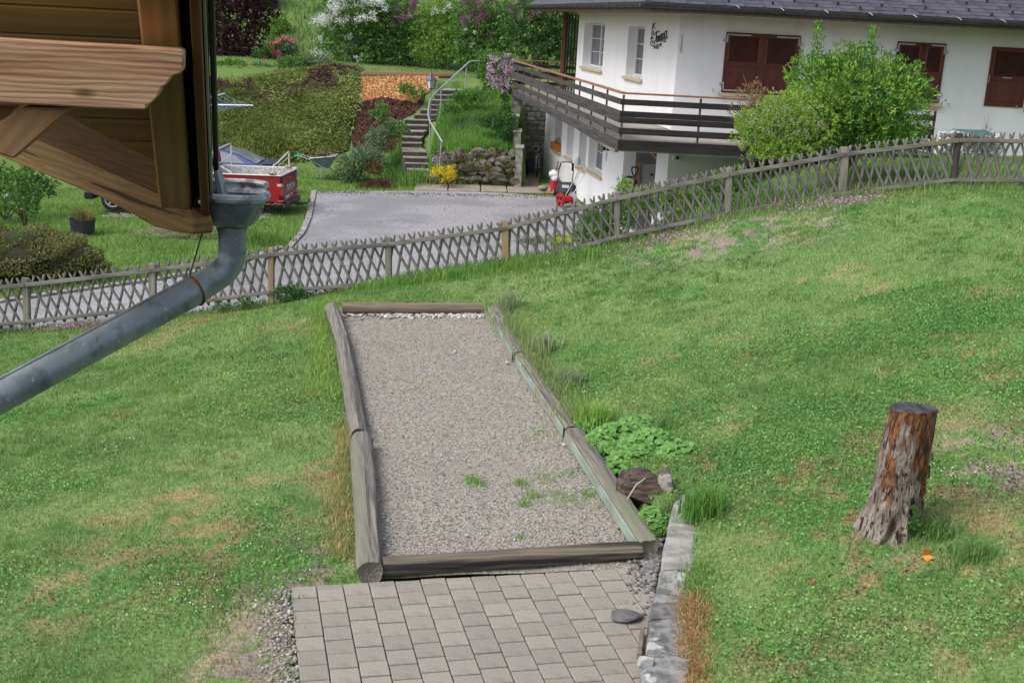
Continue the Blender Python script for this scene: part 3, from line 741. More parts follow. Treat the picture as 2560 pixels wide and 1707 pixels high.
# ------------------------------------------------------------------ tree stump
sp = ground_px(2222, 1330)
st = thing('tree_stump', 'tall weathered tree stump with flaking bark on the right lawn', 'stump', sp)
topc = at(2281, 1020, Y=sp[1] + .02)
H = topc[2] - sp[2]
m_stump = bpy.data.materials.new('stump_bark'); m_stump.use_nodes = True
nt = m_stump.node_tree; N = nt.nodes; L = nt.links; bs = N['Principled BSDF']; bs.inputs['Roughness'].default_value = .9; bs.inputs['Specular IOR Level'].default_value = .15
tc = N.new('ShaderNodeTexCoord'); mp = N.new('ShaderNodeMapping'); mp.inputs['Scale'].default_value = (1, 1, .28); L.new(tc.outputs['Object'], mp.inputs[0])
def _nz(sc, de=6):
    q = N.new('ShaderNodeTexNoise'); q.inputs['Scale'].default_value = sc; q.inputs['Detail'].default_value = de; L.new(mp.outputs[0], q.inputs['Vector']); return q.outputs['Fac']
def _mr(s, a, b):
    q = N.new('ShaderNodeMapRange'); q.inputs['From Min'].default_value = a; q.inputs['From Max'].default_value = b; L.new(s, q.inputs['Value']); return q.outputs[0]
def _mx(f, a, b):
    q = N.new('ShaderNodeMix'); q.data_type = 'RGBA'; L.new(f, q.inputs[0])
    for k, v in ((6, a), (7, b)):
        if isinstance(v, tuple): q.inputs[k].default_value = v
        else: L.new(v, q.inputs[k])
    return q.outputs[2]
grey = _mx(_mr(_nz(22), .35, .65), rgb(.115, .088, .072), rgb(.325, .275, .245))
orange = _mx(_mr(_nz(30), .4, .6), rgb(.25, .115, .05), rgb(.09, .04, .022))
sx = N.new('ShaderNodeSeparateXYZ'); L.new(tc.outputs['Object'], sx.inputs[0])
hz = _mr(sx.outputs['Z'], sp[2] - .1, topc[2] + .15)
ad = N.new('ShaderNodeMath'); ad.operation = 'MULTIPLY_ADD'; L.new(hz, ad.inputs[0]); ad.inputs[1].default_value = .42; L.new(_nz(7), ad.inputs[2])
c0 = _mx(_mr(ad.outputs[0], .755, .80), grey, orange)
c0 = _mx(_mr(hz, .26, .02), c0, rgb(.36, .32, .29))
c0 = _mx(_mr(_nz(13, 3), .60, .64), c0, rgb(.05, .035, .028))
c0 = _mx(_mr(_nz(48, 4), .55, .66), c0, rgb(.035, .025, .02))
c0 = _mx(_mr(_nz(4, 2), .62, .68), c0, rgb(.04, .028, .022))
L.new(c0, bs.inputs['Base Color'])
bp = N.new('ShaderNodeBump'); bp.inputs['Distance'].default_value = .04; L.new(_nz(34), bp.inputs['Height']); L.new(bp.outputs[0], bs.inputs['Normal'])
vs = []; n_ = 56; m_ = 44
for i in range(m_):
    s = i / (m_ - 1); cx = sp[0] + (topc[0] - sp[0]) * s; cy = sp[1] + (topc[1] - sp[1]) * s; z = sp[2] - .12 + (H + .12) * s
    for k in range(n_):
        t = 2 * math.pi * k / n_
        fl = max(0, 1 - s * 2.6)
        r = .183 + .035 * (1 - s) + fl ** 2 * (.03 + .085 * max(0, math.sin(2.5 * t + 2.2)) ** 2 * (1.3 if math.cos(t - 3.7) > 0 else .4))
        r *= 1 + .06 * math.sin(3 * t + 1 + s * 1.2) + .05 * math.sin(8 * t + s * 2) * (1.1 - s) + .06 * (float(fbm(np.array(t * 3), np.array(s * 5), 2.0, 3, 7)) - .5)
        r *= 1 - .02 * (1 if (vnoise(np.array(t * 6.), np.array(s * 7.)) > .55) else 0)
        if s < .55: r *= 1 - .16 * math.exp(-((t - 4.75) / .12) ** 2) * (1 - s)
        vs.append((cx + r * math.cos(t), cy + r * math.sin(t), z + (.018 * math.sin(t + 2.6) + .004 * math.sin(5 * t)) * s ** 6))
fs = [(i * n_ + k, i * n_ + (k + 1) % n_, (i + 1) * n_ + (k + 1) % n_, (i + 1) * n_ + k) for i in range(m_ - 1) for k in range(n_)]
b = B(); b.add(vs, fs); b.out('trunk', m_stump, st, smooth=True)
b = B(); e = (m_ - 1) * n_; top = [Vector(vs[e + k]) for k in range(n_)]; cen = sum(top, Vector()) / n_
ring = top + [cen + (p - cen) * .9 + Vector((0, 0, .012)) for p in top] + [cen + Vector((0, 0, .004))]
b.add(ring, [(k, (k + 1) % n_, n_ + (k + 1) % n_, n_ + k) for k in range(n_)] + [(n_ + k, n_ + (k + 1) % n_, 2 * n_) for k in range(n_)])
props(b.out('cut_top', M('charred_top', (.035, .034, .037), (.085, .082, .085), 18, .9, .006, 50, stretch=(1, .4, 1)), st), 'blackened cut face of the stump')
for i in range(26):                                    # loose bark flakes
    t = random.uniform(3.2, 6.4); s = random.uniform(.12, .92); k = int((t % 6.283) / 6.283 * n_); q = Vector(vs[int(s * (m_ - 1)) * n_ + k]); d = Vector((math.cos(t), math.sin(t), 0))
    w = random.uniform(.012, .03); h = random.uniform(.04, .11); sd = d.cross(Vector((0, 0, 1)))
    b = B(); pts = [q + d * .006 - sd * w, q + d * .006 + sd * w, q + d * .012 + sd * w * .8 + Vector((0, 0, -h)), q + d * .014 - sd * w * .5 + Vector((0, 0, -h * .9))]
    b.prism(pts, d * .006); b.out('bark_flake', m_stump, st)
crown('ivy', [(sp[0] + .14, sp[1] - .2, sp[2] + .2, .05, .05, .2), (sp[0] + .2, sp[1] - .14, sp[2] + .06, .1, .06, .06)], 190, .035, .03, leafmat('ivy_leaf', (.05, .14, .03), (.10, .22, .05)), st)
for (a, b_, cl, lab, s_) in [(2301, 1402, (.55, .25, .06), 'curled orange leaf lying on the lawn below the stump', .07), (2018, 1465, (.42, .24, .14), 'small pinkish brown leaf on the lawn left of the stump', .045)]:
    p = ground_px(a, b_); V, Fq = leaf_quads(np.array([p + [0, 0, .045]] * 3), np.array([[1, .2, .3], [.6, -.5, .2], [.8, .6, .5]]), s_ * 1.5, s_, .3)
    props(np_mesh('dead_leaf', V, Fq, M('dead_leaf', cl, tuple(k * .7 for k in cl), 30)), lab, 'leaf')
P = np.array([ground_px(2150 + RNG.normal(0, 110), 1420 + RNG.normal(0, 50)) for _ in range(60)]); P[:, 2] += .03
V, Fq = leaf_quads(P, RNG.normal(size=(60, 3)) * [1, 1, .15], .05, .02, .2); props(np_mesh('bark_litter', V, Fq, M('litter', (.09, .065, .05), None)), 'bits of fallen bark scattered below the stump', 'bark', kind='stuff')
# ------------------------------------------------------------------ lattice fence
m_fence = M('fence_wood', (.215, .20, .183), (.11, .102, .094), 9, .9, .004, 30, stretch=(1, 1, .2), rnd=.2, c3=(.14, .135, .085), s3=3, t3=(.58, .72))
m_fpost = M('fence_post_wood', (.29, .265, .235), (.17, .155, .14), 9, .9, .006, 24, stretch=(1, 1, .15), rnd=.12)
m_fpost_new = M('fence_post_newer', (.36, .255, .165), (.27, .19, .125), 9, .85, .004, 24, stretch=(1, 1, .15))
m_fpost_dark = M('fence_post_dark', (.04, .032, .03), (.11, .095, .085), 7, .9, .006, 24, stretch=(1, 1, .15))
m_frail = M('fence_rail_wood', (.25, .235, .213), (.145, .136, .124), 9, .9, .005, 24, stretch=(.15, 1, 1), c3=(.24, .21, .11), s3=3, t3=(.6, .72))
fen = thing('lattice_fence', 'weathered grey lattice fence of crossed pickets climbing the slope', 'fence', fb[4])
for i, (b0, t0) in enumerate(zip(fb, ft)):
    top = V3(t0); bot = V3(b0) + (V3(b0) - V3(t0)).normalized() * .25
    w = .105 + .012 * (i % 3)
    q = B().beam(bot, top, w, w * .9, (0, 1, 0))
    mt = m_fpost_new if i in (5, 3) else (m_fpost_dark if i == 9 else m_fpost)
    o = q.out('post', mt, fen, bevel=.014, seg=2)
    if i == 5: props(o, 'newer light brown post')
    if i == 9: props(o, 'dark leaning post')
sm = B(); pr = []
for k in range(7):                                       # rounded half-pole picket, unit length along z
    a = math.pi * k / 6; pr.append((math.cos(a) * .024, -math.sin(a) * .020))
zz = [0, .90, .955, .985, 1.0]; sc = [1, 1, .86, .55, .12]; vs = []
for z, s in zip(zz, sc): vs += [(x * s, y * s, z) for x, y in pr]
fs = [(i * 7 + k, i * 7 + k + 1, (i + 1) * 7 + k + 1, (i + 1) * 7 + k) for i in range(4) for k in range(6)] + [(i * 7, (i + 1) * 7, (i + 1) * 7 + 6, i * 7 + 6) for i in range(4)] + [tuple(range(7)), tuple(28 + k for k in range(7))]
sm.add(vs, fs); o = sm.out('picket', m_fence, None, smooth=True); slat_me = o.data; bpy.data.objects.remove(o)
for i in range(len(fb) - 1):
    b0, b1, t0, t1 = [V3(q) for q in (fb[i], fb[i + 1], ft[i], ft[i + 1])]
    up0 = (t0 - b0); up1 = (t1 - b1)
    h0, h1 = up0.length, up1.length; up0 = up0 / h0; up1 = up1 / h1
    H = .97
    t0 = b0 + up0 * min(h0, H); t1 = b1 + up1 * min(h1, H)
    # the rails follow the tops; the bottom rail sits a hand above the ground
    rt0 = V3(ft[i]) - up0 * .12; rt1 = V3(ft[i + 1]) - up1 * .12
    rb0 = rt0 - up0 * .68; rb1 = rt1 - up1 * .68
    fwd = Vector((0, -.055, 0))
    B().beam(rt0 + fwd, rt1 + fwd, .05, .075).out('rail', m_frail, fen, bevel=.012, seg=2)
    B().beam(rb0 + fwd, rb1 + fwd, .045, .07).out('rail', m_frail, fen, bevel=.012, seg=2)
    nsl = 12; dlt = 1.0 / nsl
    for kind in (0, 1):
        for k in range(-1, nsl + 1):
            tt = (k + .5) / nsl
            if not (.015 < tt < .985): continue
            bay = (rt1 - rt0); lean = 1.55 * dlt * (1 if kind == 0 else -1) + .68 * bay.z / bay.length_squared
            mid_t = rt0.lerp(rt1, tt); full = rb0.lerp(rb1, tt + lean) - up0 * random.uniform(.06, .11)
            fr_ = 1.0
            if tt + lean > .985: fr_ = (.985 - tt) / lean
            if tt + lean < .015: fr_ = (.015 - tt) / lean
            low = mid_t.lerp(full, fr_)
            d = (mid_t - full).normalized(); top = mid_t + d * (.15 + random.uniform(-.015, .015))
            y = -.012 if kind == 0 else .03
            o = bpy.data.objects.new('picket', slat_me); COL.objects.link(o); o.parent = fen; o.matrix_parent_inverse = Matrix.Translation(-fen.location)
            dv = top - low
            zq = dv.to_track_quat('Z', 'Y'); side = Vector((0, 1, 0)); zax = dv.normalized(); xax = side.cross(zax).normalized(); yax = zax.cross(xax)
            rm = Matrix((xax, yax, zax)).transposed()
            o.location = low + Vector((random.uniform(-.008, .008), y, 0)); o.rotation_euler = rm.to_euler(); o.scale = (random.uniform(.88, 1.15), 1, dv.length)
# ------------------------------------------------------------------ the white house
m_plaster = M('white_plaster', (.84, .845, .855), (.805, .81, .82), 2, .92, stretch=(1, 1, .2), c3=(.76, .76, .755), s3=2.5, t3=(.52, .8))
m_plaster_r = M('white_plaster_front', (.82, .825, .84), (.78, .78, .79), 1.5, .92, .0006, 60, stretch=(1, 1, .22), c3=(.73, .73, .725), s3=2.2, t3=(.5, .8))
m_sill = M('sandstone_sill', (.50, .40, .26), (.56, .46, .32), 8, .85)
m_frame = M('white_frame', (.74, .74, .75), None, rough=.45, spec=.4)
m_glass = M('window_glass', (.10, .12, .14), None, rough=.06, spec=.6)
m_board = M('balcony_board', (.026, .021, .022), (.042, .034, .034), 7, .7, .003, 20, stretch=(.2, .2, 2), rnd=.15)
m_board_l = M('balcony_board_left', (.085, .078, .079), (.05, .045, .047), 7, .75, .003, 20, stretch=(1, .12, 2), rnd=.15)  # paler tone for the boards on the left side
m_rail = M('balcony_handrail', (.30, .15, .095), (.24, .115, .075), 7, .5, spec=.4)
m_bpost = M('rust_brown_post', (.17, .085, .06), None, rough=.6)
m_deck = M('deck_planks', (.36, .33, .31), (.29, .27, .25), 6, .9, .003, 30)
m_shut = M('shutter_red_brown', (.085, .022, .016), (.115, .03, .021), 8, .55, .002, 30, stretch=(1, 1, .2), spec=.35)
m_shut_edge = M('shutter_edge', (.30, .13, .05), None, rough=.7)
m_hinge = M('galvanised', (.48, .50, .51), (.40, .42, .43), 20, .5, metal=.3)
m_slate = M('roof_slate', (.078, .073, .09), (.055, .051, .064), 5, .42, .002, 60, rnd=.25, spec=.5, c3=(.07, .058, .058), s3=9, t3=(.58, .72))
m_slate_base = M('roof_underlay', (.045, .04, .045), None, rough=.9)
m_gutter = M('dark_gutter', (.055, .062, .066), (.085, .092, .095), 6, .45, metal=.4, spec=.5)
m_soffit = M('soffit_wood', (.26, .15, .085), (.20, .11, .06), 8, .7, stretch=(.2, 1, 1))
m_fascia = M('eave_board', (.17, .125, .135), (.23, .16, .16), 10, .7, stretch=(1, 1, .3))
m_alum = M('pale_tube', (.45, .45, .45), None, rough=.4, metal=.5)
m_iron = M('wrought_iron', (.025, .025, .027), None, rough=.6)

Wc = np.array([3.75, 30.9]); DL = np.array([-.1686, .9857]); NL = np.array([-.9857, -.1686]); RY = 30.9
ZF = 2.05; ZL = -1.28; ZT = 4.94
def hp(s, z, out=0.0):
    p = Wc + DL * s + NL * out; return np.array([p[0], p[1], z])
def wpx(x, y):
    p = onplane(x, y, (Wc[0], Wc[1], 0), (NL[0], NL[1], 0)); return (p[:2] - Wc) @ DL, p[2]
house = thing('white_house', 'white two-storey house with dark wood balcony and red-brown shutters', 'house', (3.75, 30.9, -1.2))

def wall_panel(name, fn, s0, s1, z0, z1, ops, depth, mat, parent):
    """a wall face with real openings and reveals; fn(s, z, out) gives the point"""
    S = sorted({s0, s1, *[o[0] for o in ops], *[o[1] for o in ops]}); Zs = sorted({z0, z1, *[o[2] for o in ops], *[o[3] for o in ops]})
    b = B()
    for a, c in zip(S[:-1], S[1:]):
        for d, e in zip(Zs[:-1], Zs[1:]):
            ms, mz = (a + c) / 2, (d + e) / 2
            if any(o[0] < ms < o[1] and o[2] < mz < o[3] for o in ops): continue
            b.add([fn(a, d), fn(c, d), fn(c, e), fn(a, e)], [(0, 1, 2, 3)])
    for o in ops:
        q = [(o[0], o[2]), (o[1], o[2]), (o[1], o[3]), (o[0], o[3])]
        for i in range(4):
            (a, d), (c, e) = q[i], q[(i + 1) % 4]
            b.add([fn(a, d), fn(c, e), fn(c, e, -depth), fn(a, d, -depth)], [(0, 1, 2, 3)])
    return b.out(name, mat, parent)
# openings of the left face
up = []
for (xl, yt), (xr, yb) in (((1462, 59), (1513, 172)), ((1572, 67), (1615, 196))):
    a = wpx(xr, yt)[0]; c = wpx(xl, yt)[0]; zt = wpx((xl + xr) / 2, yt)[1]; zb = wpx((xl + xr) / 2, yb)[1]
    up.append((a, c, zb, zt))
wall_panel('wall_upper', lambda s, z, o=0: hp(s, z, o), 0, 12.0, ZF - .02, ZT, up, .42, m_plaster, house)
low = []
for xl, xr, yb in ((1387, 1405, 377), (1418, 1436, 397), (1450, 1469, 424), (1475, 1512, 437)):
    a = wpx(xr, 330)[0]; c = wpx(xl, 330)[0]; zb = wpx((xl + xr) / 2, yb)[1]; low.append((a, c, zb, 1.62))
e0, e1 = wpx(1641, 400)[0], wpx(1559, 400)[0]
low_all = low + [(e0, e1, ZL + .02, 1.55)]
wall_panel('wall_lower', lambda s, z, o=0: hp(s, z, o), 0, 17.1, ZL, ZF - .22, low_all, .36, m_plaster, house)
# front (right) face and rest of the block
fr = lambda s, z, o=0: np.array([Wc[0] + s, RY - o, z])
wall_panel('wall_front', fr, 0, 14, ZL, ZT, [], .3, m_plaster_r, house)
b = B()
for z0, z1, s in ((ZF, ZT, 12.0), (ZL, ZF, 17.1)):
    p = hp(s, z0); b.add([p, p + [9, 0, 0], p + [9, 0, z1 - z0], p + [0, 0, z1 - z0]], [(0, 1, 2, 3)])
b.out('wall_rear', m_plaster, house)
def window(s0, s1, z0, z1, rows=3, cols=1, rec=.30, sill=True):
    w = B(); ft_ = .06
    def bar(a, c, d, e, o=-rec, t=.05):
        P = [hp(a, d, o), hp(c, d, o), hp(c, e, o), hp(a, e, o)]; w.prism(P, (NL[0] * t, NL[1] * t, 0))
    bar(s0 + .01, s0 + ft_, z0, z1); bar(s1 - ft_, s1 - .01, z0, z1); bar(s0 + ft_, s1 - ft_, z1 - ft_, z1 - .01); bar(s0 + ft_, s1 - ft_, z0 + .01, z0 + ft_ + .02)
    mid = (s0 + s1) / 2; bar(mid - .05, mid + .05, z0 + .08, z1 - .06, t=.06)
    o = w.out('window', m_frame, house)
    for c0, c1 in ((s0 + ft_, mid - .05), (mid + .05, s1 - ft_)):
        g = B(); g.prism([hp(c0, z0 + .08, -rec - .01), hp(c1, z0 + .08, -rec - .01), hp(c1, z1 - .06, -rec - .01), hp(c0, z1 - .06, -rec - .01)], (-NL[0] * .01, -NL[1] * .01, 0)); g.out('pane', m_glass, o)
        for k in range(1, rows):
            z = z0 + .08 + (z1 - z0 - .14) * k / rows; q = B(); q.prism([hp(c0, z - .012, -rec), hp(c1, z - .012, -rec), hp(c1, z + .012, -rec), hp(c0, z + .012, -rec)], (NL[0] * .02, NL[1] * .02, 0)); q.out('muntin', m_frame, o)
    if sill:
        q = B(); q.prism([hp(s0 - .08, z0 - .09, .09), hp(s1 + .08, z0 - .09, .09), hp(s1 + .08, z0 - .005, .09), hp(s0 - .08, z0 - .005, .09)], (-NL[0] * .2, -NL[1] * .2, 0)); q.out('sill', m_sill, o, bevel=.008)
    return o
for a in up: window(*a)
for a in low: window(*a)
# floor slab edge, base
# deck
C0 = np.array([2.19, 27.36]); L0 = np.array([-.59, 46.88]); BD = unit(L0 - C0); BN = np.array([-BD[1], BD[0]]); BN = BN if BN[0] < 0 else -BN
RX = 9.2
dk = B(); poly = [C0, np.array([RX, 27.42]), np.array([RX, RY - .01]), Wc + np.array([0, -.0]) + NL * .005, Wc + DL * 16.6 + NL * .005, L0]
dk.prism([(p[0], p[1], ZF - .22) for p in poly], (0, 0, .17)); balc = dk.out('balcony', M('balcony_slab', (.40, .38, .35), (.33, .31, .28), 5), house)
# deck planks run along the front on the right, along the side on the left
k = 0
for i in range(24):
    y0 = 27.44 + i * .143
    if y0 + .14 > RY: break
    xl = C0[0] + (y0 - 27.36) / BD[1] * BD[0] + .05
    B().box(((xl + RX) / 2, y0 + .068, ZF - .035), (RX - xl, .134, .03)).out('deck_plank', m_deck, balc)
for i in range(13):
    o0 = .1 + i * .143; s0 = 3.5
    p0 = C0 + BD * 3.55 - BN * (o0 + .068); p1 = C0 + BD * 19.5 - BN * (o0 + .068)
    e = ((p1 - Wc) @ NL); 
    if e < .08: p1 = p0 + (p1 - p0) * max(.05, ((p0 - Wc) @ NL - .08) / (((p0 - Wc) @ NL) - e + 1e-6))
    if (p0 - Wc) @ NL < .1: continue
    B().beam((p0[0], p0[1], ZF - .035), (p1[0], p1[1], ZF - .035), .134, .03).out('deck_plank', m_deck, balc)
BZ = [(2.81, 2.94), (2.547, 2.678), (2.412, 2.543), (2.165, 2.305), (1.922, 2.04), (1.80, 1.918)]
LB = np.linalg.norm(L0 - C0)
for zi, (za, zb) in enumerate(BZ):
    cuts = [0, LB] if zi in (0, 3) else ([0, 1.3, LB * .46, LB] if zi > 3 else [0, LB * (.25 + .1 * zi), LB])
    for a, c in zip(cuts[:-1], cuts[1:]):
        p0 = C0 + BD * (a + .003) + BN * .03; p1 = C0 + BD * (c - .003) + BN * .03
        B().beam((p0[0], p0[1], (za + zb) / 2), (p1[0], p1[1], (za + zb) / 2), .035, zb - za).out('rail_board', m_board_l, balc, bevel=.004)
    B().box(((C0[0] + RX) / 2 - .02, 27.36 - .03, (za + zb) / 2), (RX - C0[0] + .04, .035, zb - za)).out('rail_board', m_board, balc, bevel=.004)
    if zi < 4:
        q0 = np.array([L0[0], L0[1] + .03]); B().box(((q0[0] + 2.6) / 2, q0[1], (za + zb) / 2), (2.6 - q0[0], .035, zb - za)).out('rail_board', m_board, balc)
nb = 11
for i in range(nb + 1):
    p = C0 + BD * (LB * i / nb) * .998 + (-BN) * .02; B().box((p[0], p[1], 2.53), (.045, .045, 1.0)).out('baluster_post', m_bpost, balc)
for i in range(1, 5): B().box((C0[0] + 1.75 * i, 27.385, 2.53), (.045, .045, 1.0)).out('baluster_post', m_bpost, balc)
p0 = C0 - BD * .06; p1 = L0 + BD * .05
B().beam((p0[0] + .0, p0[1], 3.07), (p1[0], p1[1], 3.07), .13, .04).out('handrail', m_rail, balc, bevel=.008)
B().box(((C0[0] + RX) / 2, 27.36, 3.069), (RX - C0[0] + .06, .125, .04)).out('handrail', m_rail, balc, bevel=.008)
B().box(((L0[0] + 2.6) / 2, L0[1] + .05, 3.068), (2.6 - L0[0], .1, .04)).out('handrail', m_rail, balc, bevel=.008)
# steel edge under the boards and the slanted beam over the alcove
B().box(((C0[0] + RX) / 2, 27.37, 1.788), (RX - C0[0], .09, .02)).out('edge_flashing', M('greenish_metal', (.22, .26, .23), None, rough=.6), balc)
pA = C0 + BD * .2; pB = hp(2.2, 1.74, .1)
B().beam((pA[0] - .02, pA[1], 1.76), (1.55, 33.5, 1.72), .1, .07).out('edge_beam', M('worn_beam', (.20, .22, .19), (.27, .17, .12), 12), balc)
# concrete pillar at the far end
pp = L0 - BD * .5 - BN * .12
B().box((pp[0] + .1, pp[1], .9), (.34, .34, 1.85)).out('balcony_pillar', m_concrete, house, bevel=.01)
# alcove
al = B(); dep = 2.4; g0, g1 = e0 + .02, e1 - .02
A = [hp(g0, ZL + .02, -.36), hp(g1, ZL + .02, -.36), hp(g1, ZL + .02, -dep), hp(g0, ZL + .02, -dep)]; up3 = np.array([0, 0, 2.75])
al.add(A + [a + up3 for a in A], [(0, 1, 2, 3), (1, 2, 6, 5), (2, 3, 7, 6), (3, 0, 4, 7)]); al.out('alcove', M('alcove_plaster', (.24, .24, .25), (.19, .19, .20), 4), house)
pc = B(); pc.prism([hp(g0, .98, -.2), hp(g1, 1.45, -.2), hp(g1, 1.45, -dep), hp(g0, .98, -dep)], (0, 0, .06)); pc.out('alcove_ceiling', M('alcove_wood', (.36, .18, .06), (.27, .13, .045), 8, .6, stretch=(1, .15, 1)), house)
P = [at(1602, 412, Y=33.4), at(1641, 412, Y=33.4), at(1641, 492, Y=33.4), at(1602, 492, Y=33.4)]
q = B(); q.prism(P, (0, .05, 0)); cup = q.out('cupboard_door', M('grey_panel', (.36, .36, .38), None, rough=.6), house)
q = B(); q.prism([at(1597, 408, Y=33.36), at(1602, 408, Y=33.36), at(1602, 495, Y=33.36), at(1597, 495, Y=33.36)], (0, .09, 0)); q.out('frame', M('brown_frame', (.30, .15, .06), None), cup)
q = B(); q.tube([at(1627, 437, Y=33.38), at(1631, 437, Y=33.32), at(1632, 438, Y=33.32)], .03, 8); q.out('handle', m_black, cup)
# roof
EZ = 5.08; G0 = np.array([2.72, 29.65]); SL = .45
def lp(s, d, z=0):
    p = G0 + DL * s + np.array([.9857, .1686]) * d; return np.array([p[0], p[1], EZ + SL * d + z])
def fp(x, d, z=0): return np.array([x, G0[1] + d, EZ + SL * d + z])
hipx = G0[0] + 5.06
rb = B(); t_ = np.array([0, 0, -.12])
FQ = [fp(G0[0], 0), fp(18, 0), fp(18, 6), fp(hipx, 6)]; LQ = [lp(0, 0), fp(hipx, 6), lp(17, 6), lp(17, 0)]
for Q in (FQ, LQ): rb.add(Q + [q + t_ for q in Q], [(0, 1, 2, 3), (7, 6, 5, 4), (0, 4, 5, 1), (1, 5, 6, 2), (2, 6, 7, 3), (3, 7, 4, 0)])
roof = rb.out('roof', m_slate_base, house)
hip_d = lambda x: (x - G0[0]) / 5.06 * 6                  # front slope lies right of the hip
def slate_mesh(w, l):
    b = B(); t = .008
    b.prism([(-w / 2 + .06, 0, 0), (w / 2 - .05, 0, 0), (w / 2 - .004, .035, 0), (w / 2 - .004, l, 0), (-w / 2 + .004, l, 0), (-w / 2 + .004, .05, 0)], (0, 0, t))
    o = b.out('slate', m_slate, None); me = o.data; bpy.data.objects.remove(o); return me
SW, SE = .46, .185; slm = slate_mesh(SW, SE * 1.45)
sa = math.atan(SL)
def put_slate(p, rotz):
    o = bpy.data.objects.new('slate', slm); COL.objects.link(o); o.parent = roof; o.matrix_parent_inverse = base_matrix(house).inverted()
    o.matrix_parent_inverse = Matrix.Translation(house.location).inverted() if False else base_matrix(roof).inverted()
    e = Matrix.Rotation(rotz, 3, 'Z') @ Matrix.Rotation(sa - .035 + random.gauss(0, .004), 3, 'X')
    o.location = V3(p) + Vector((0, 0, random.uniform(.008, .014))); o.rotation_euler = e.to_euler()
for r in range(7):
    x = G0[0] + .1 + (SW / 2 if r % 2 else 0) + r * .16
    while x < 14.3:
        put_slate(fp(x + SW / 2, .01 + r * SE), 0); x += SW
for r in range(3):
    s = .1 + (SW / 2 if r % 2 else 0) + r * .16
    while s < 16.6:
        put_slate(lp(s + SW / 2, .01 + r * SE), math.atan2(DL[1], DL[0]) - math.pi); s += SW
hook = B(); hook.box((0, .0, .03), (.05, .05, .06)); hook.box((0, -.03, .015), (.03, .05, .03)); o = hook.out('snow_hook', m_black, None, bevel=.008); hkm = o.data; bpy.data.objects.remove(o)
for r in range(0, 7, 1):
    x = 4.2 + r * .55
    while x < 13.5:
        if r in (1, 2, 4, 5):
            o = bpy.data.objects.new('snow_hook', hkm); COL.objects.link(o); o.parent = roof; o.matrix_parent_inverse = base_matrix(roof).inverted(); o.location = V3(fp(x, .05 + r * SE, .01))
        x += 1.05
# eave fascia, soffit, gutter
B().box(((G0[0] + 18) / 2 + .03, G0[1] + .08, EZ - .1), (18 - G0[0] - .1, .03, .2)).out('eave_board', m_fascia, roof)
p0, p1 = lp(.1, .08), lp(17, .08); B().beam(p0 + [0, 0, -.13], p1 + [0, 0, -.13], .03, .2).out('eave_board', m_fascia, roof)
so = B(); q = [np.array([G0[0] + .12, G0[1] + .1]), np.array([18, G0[1] + .1]), np.array([18, RY + .1]), np.array([Wc[0] + .1, RY + .1])]
so.prism([(a[0], a[1], ZT - .045) for a in q], (0, 0, .04))
g = G0 + np.array([.9857, .1686]) * .1 + DL * .15; q = [g, np.array([Wc[0] + .1, RY + .1]), Wc + DL * 17 - NL * .1, G0 + np.array([.9857, .1686]) * .1 + DL * 17]
so.prism([(a[0], a[1], ZT - .049) for a in q], (0, 0, .04)); so.out('soffit', m_soffit, roof)
def half_tube(p0, p1, r, nrm):
    p0, p1 = V3(p0), V3(p1); d = (p1 - p0).normalized(); n_ = V3(nrm); vs = []; K = 10
    for p in (p0, p1):
        for k in range(K + 1):
            a = math.pi * k / K; vs.append(p + n_ * (math.cos(a) * r) - Vector((0, 0, 1)) * (math.sin(a) * r))
        for k in range(K + 1):
            a = math.pi * k / K; vs.append(p + n_ * (math.cos(a) * (r - .008)) - Vector((0, 0, 1)) * (math.sin(a) * (r - .008)))
    S = 2 * K + 2; fs = []
    for k in range(K): fs += [(k, k + 1, S + k + 1, S + k), (K + 1 + k, S + K + 1 + k, S + K + 2 + k, K + 2 + k)]
    fs += [(0, S, S + K + 1, K + 1), (K, 2 * K + 1, S + 2 * K + 1, S + K)]
    return vs, fs
gt = B(); gt.add(*half_tube((G0[0] - .1, G0[1] - .09, EZ - .03), (18, G0[1] - .09, EZ - .03), .085, (0, -1, 0)))
gl0 = lp(-.1, -.09); gl1 = lp(16.9, -.09); gl0[2] = gl1[2] = EZ - .03
gt.add(*half_tube(gl0, gl1, .085, (-.9857, -.1686, 0))); gt.out('gutter', m_gutter, roof, smooth=True)
for i in range(15):
    x = G0[0] + .5 + i * .75; c = np.array([x, G0[1] - .09, EZ - .03])
    B().tube([c + [0, -.09 * math.cos(a), -.09 * math.sin(a)] for a in np.linspace(0, math.pi, 8)], .008, 5).out('gutter_bracket', m_gutter, roof)
for i in range(20):
    c = lp(.5 + i * .8, -.09); c[2] = EZ - .03
    B().tube([c + np.array([-.9857 * math.cos(a), -.1686 * math.cos(a), -math.sin(a)]) * .09 for a in np.linspace(0, math.pi, 8)], .008, 5).out('gutter_bracket', m_gutter, roof)
for i in range(9):
    x = 4.9 + i * 1.05; B().tube([fp(x, .02, .02), fp(x + .03, -.05, .04), np.array([x + .06, G0[1] - .17, EZ - .03])], .009, 5).out('gutter_strap', m_hinge, roof)
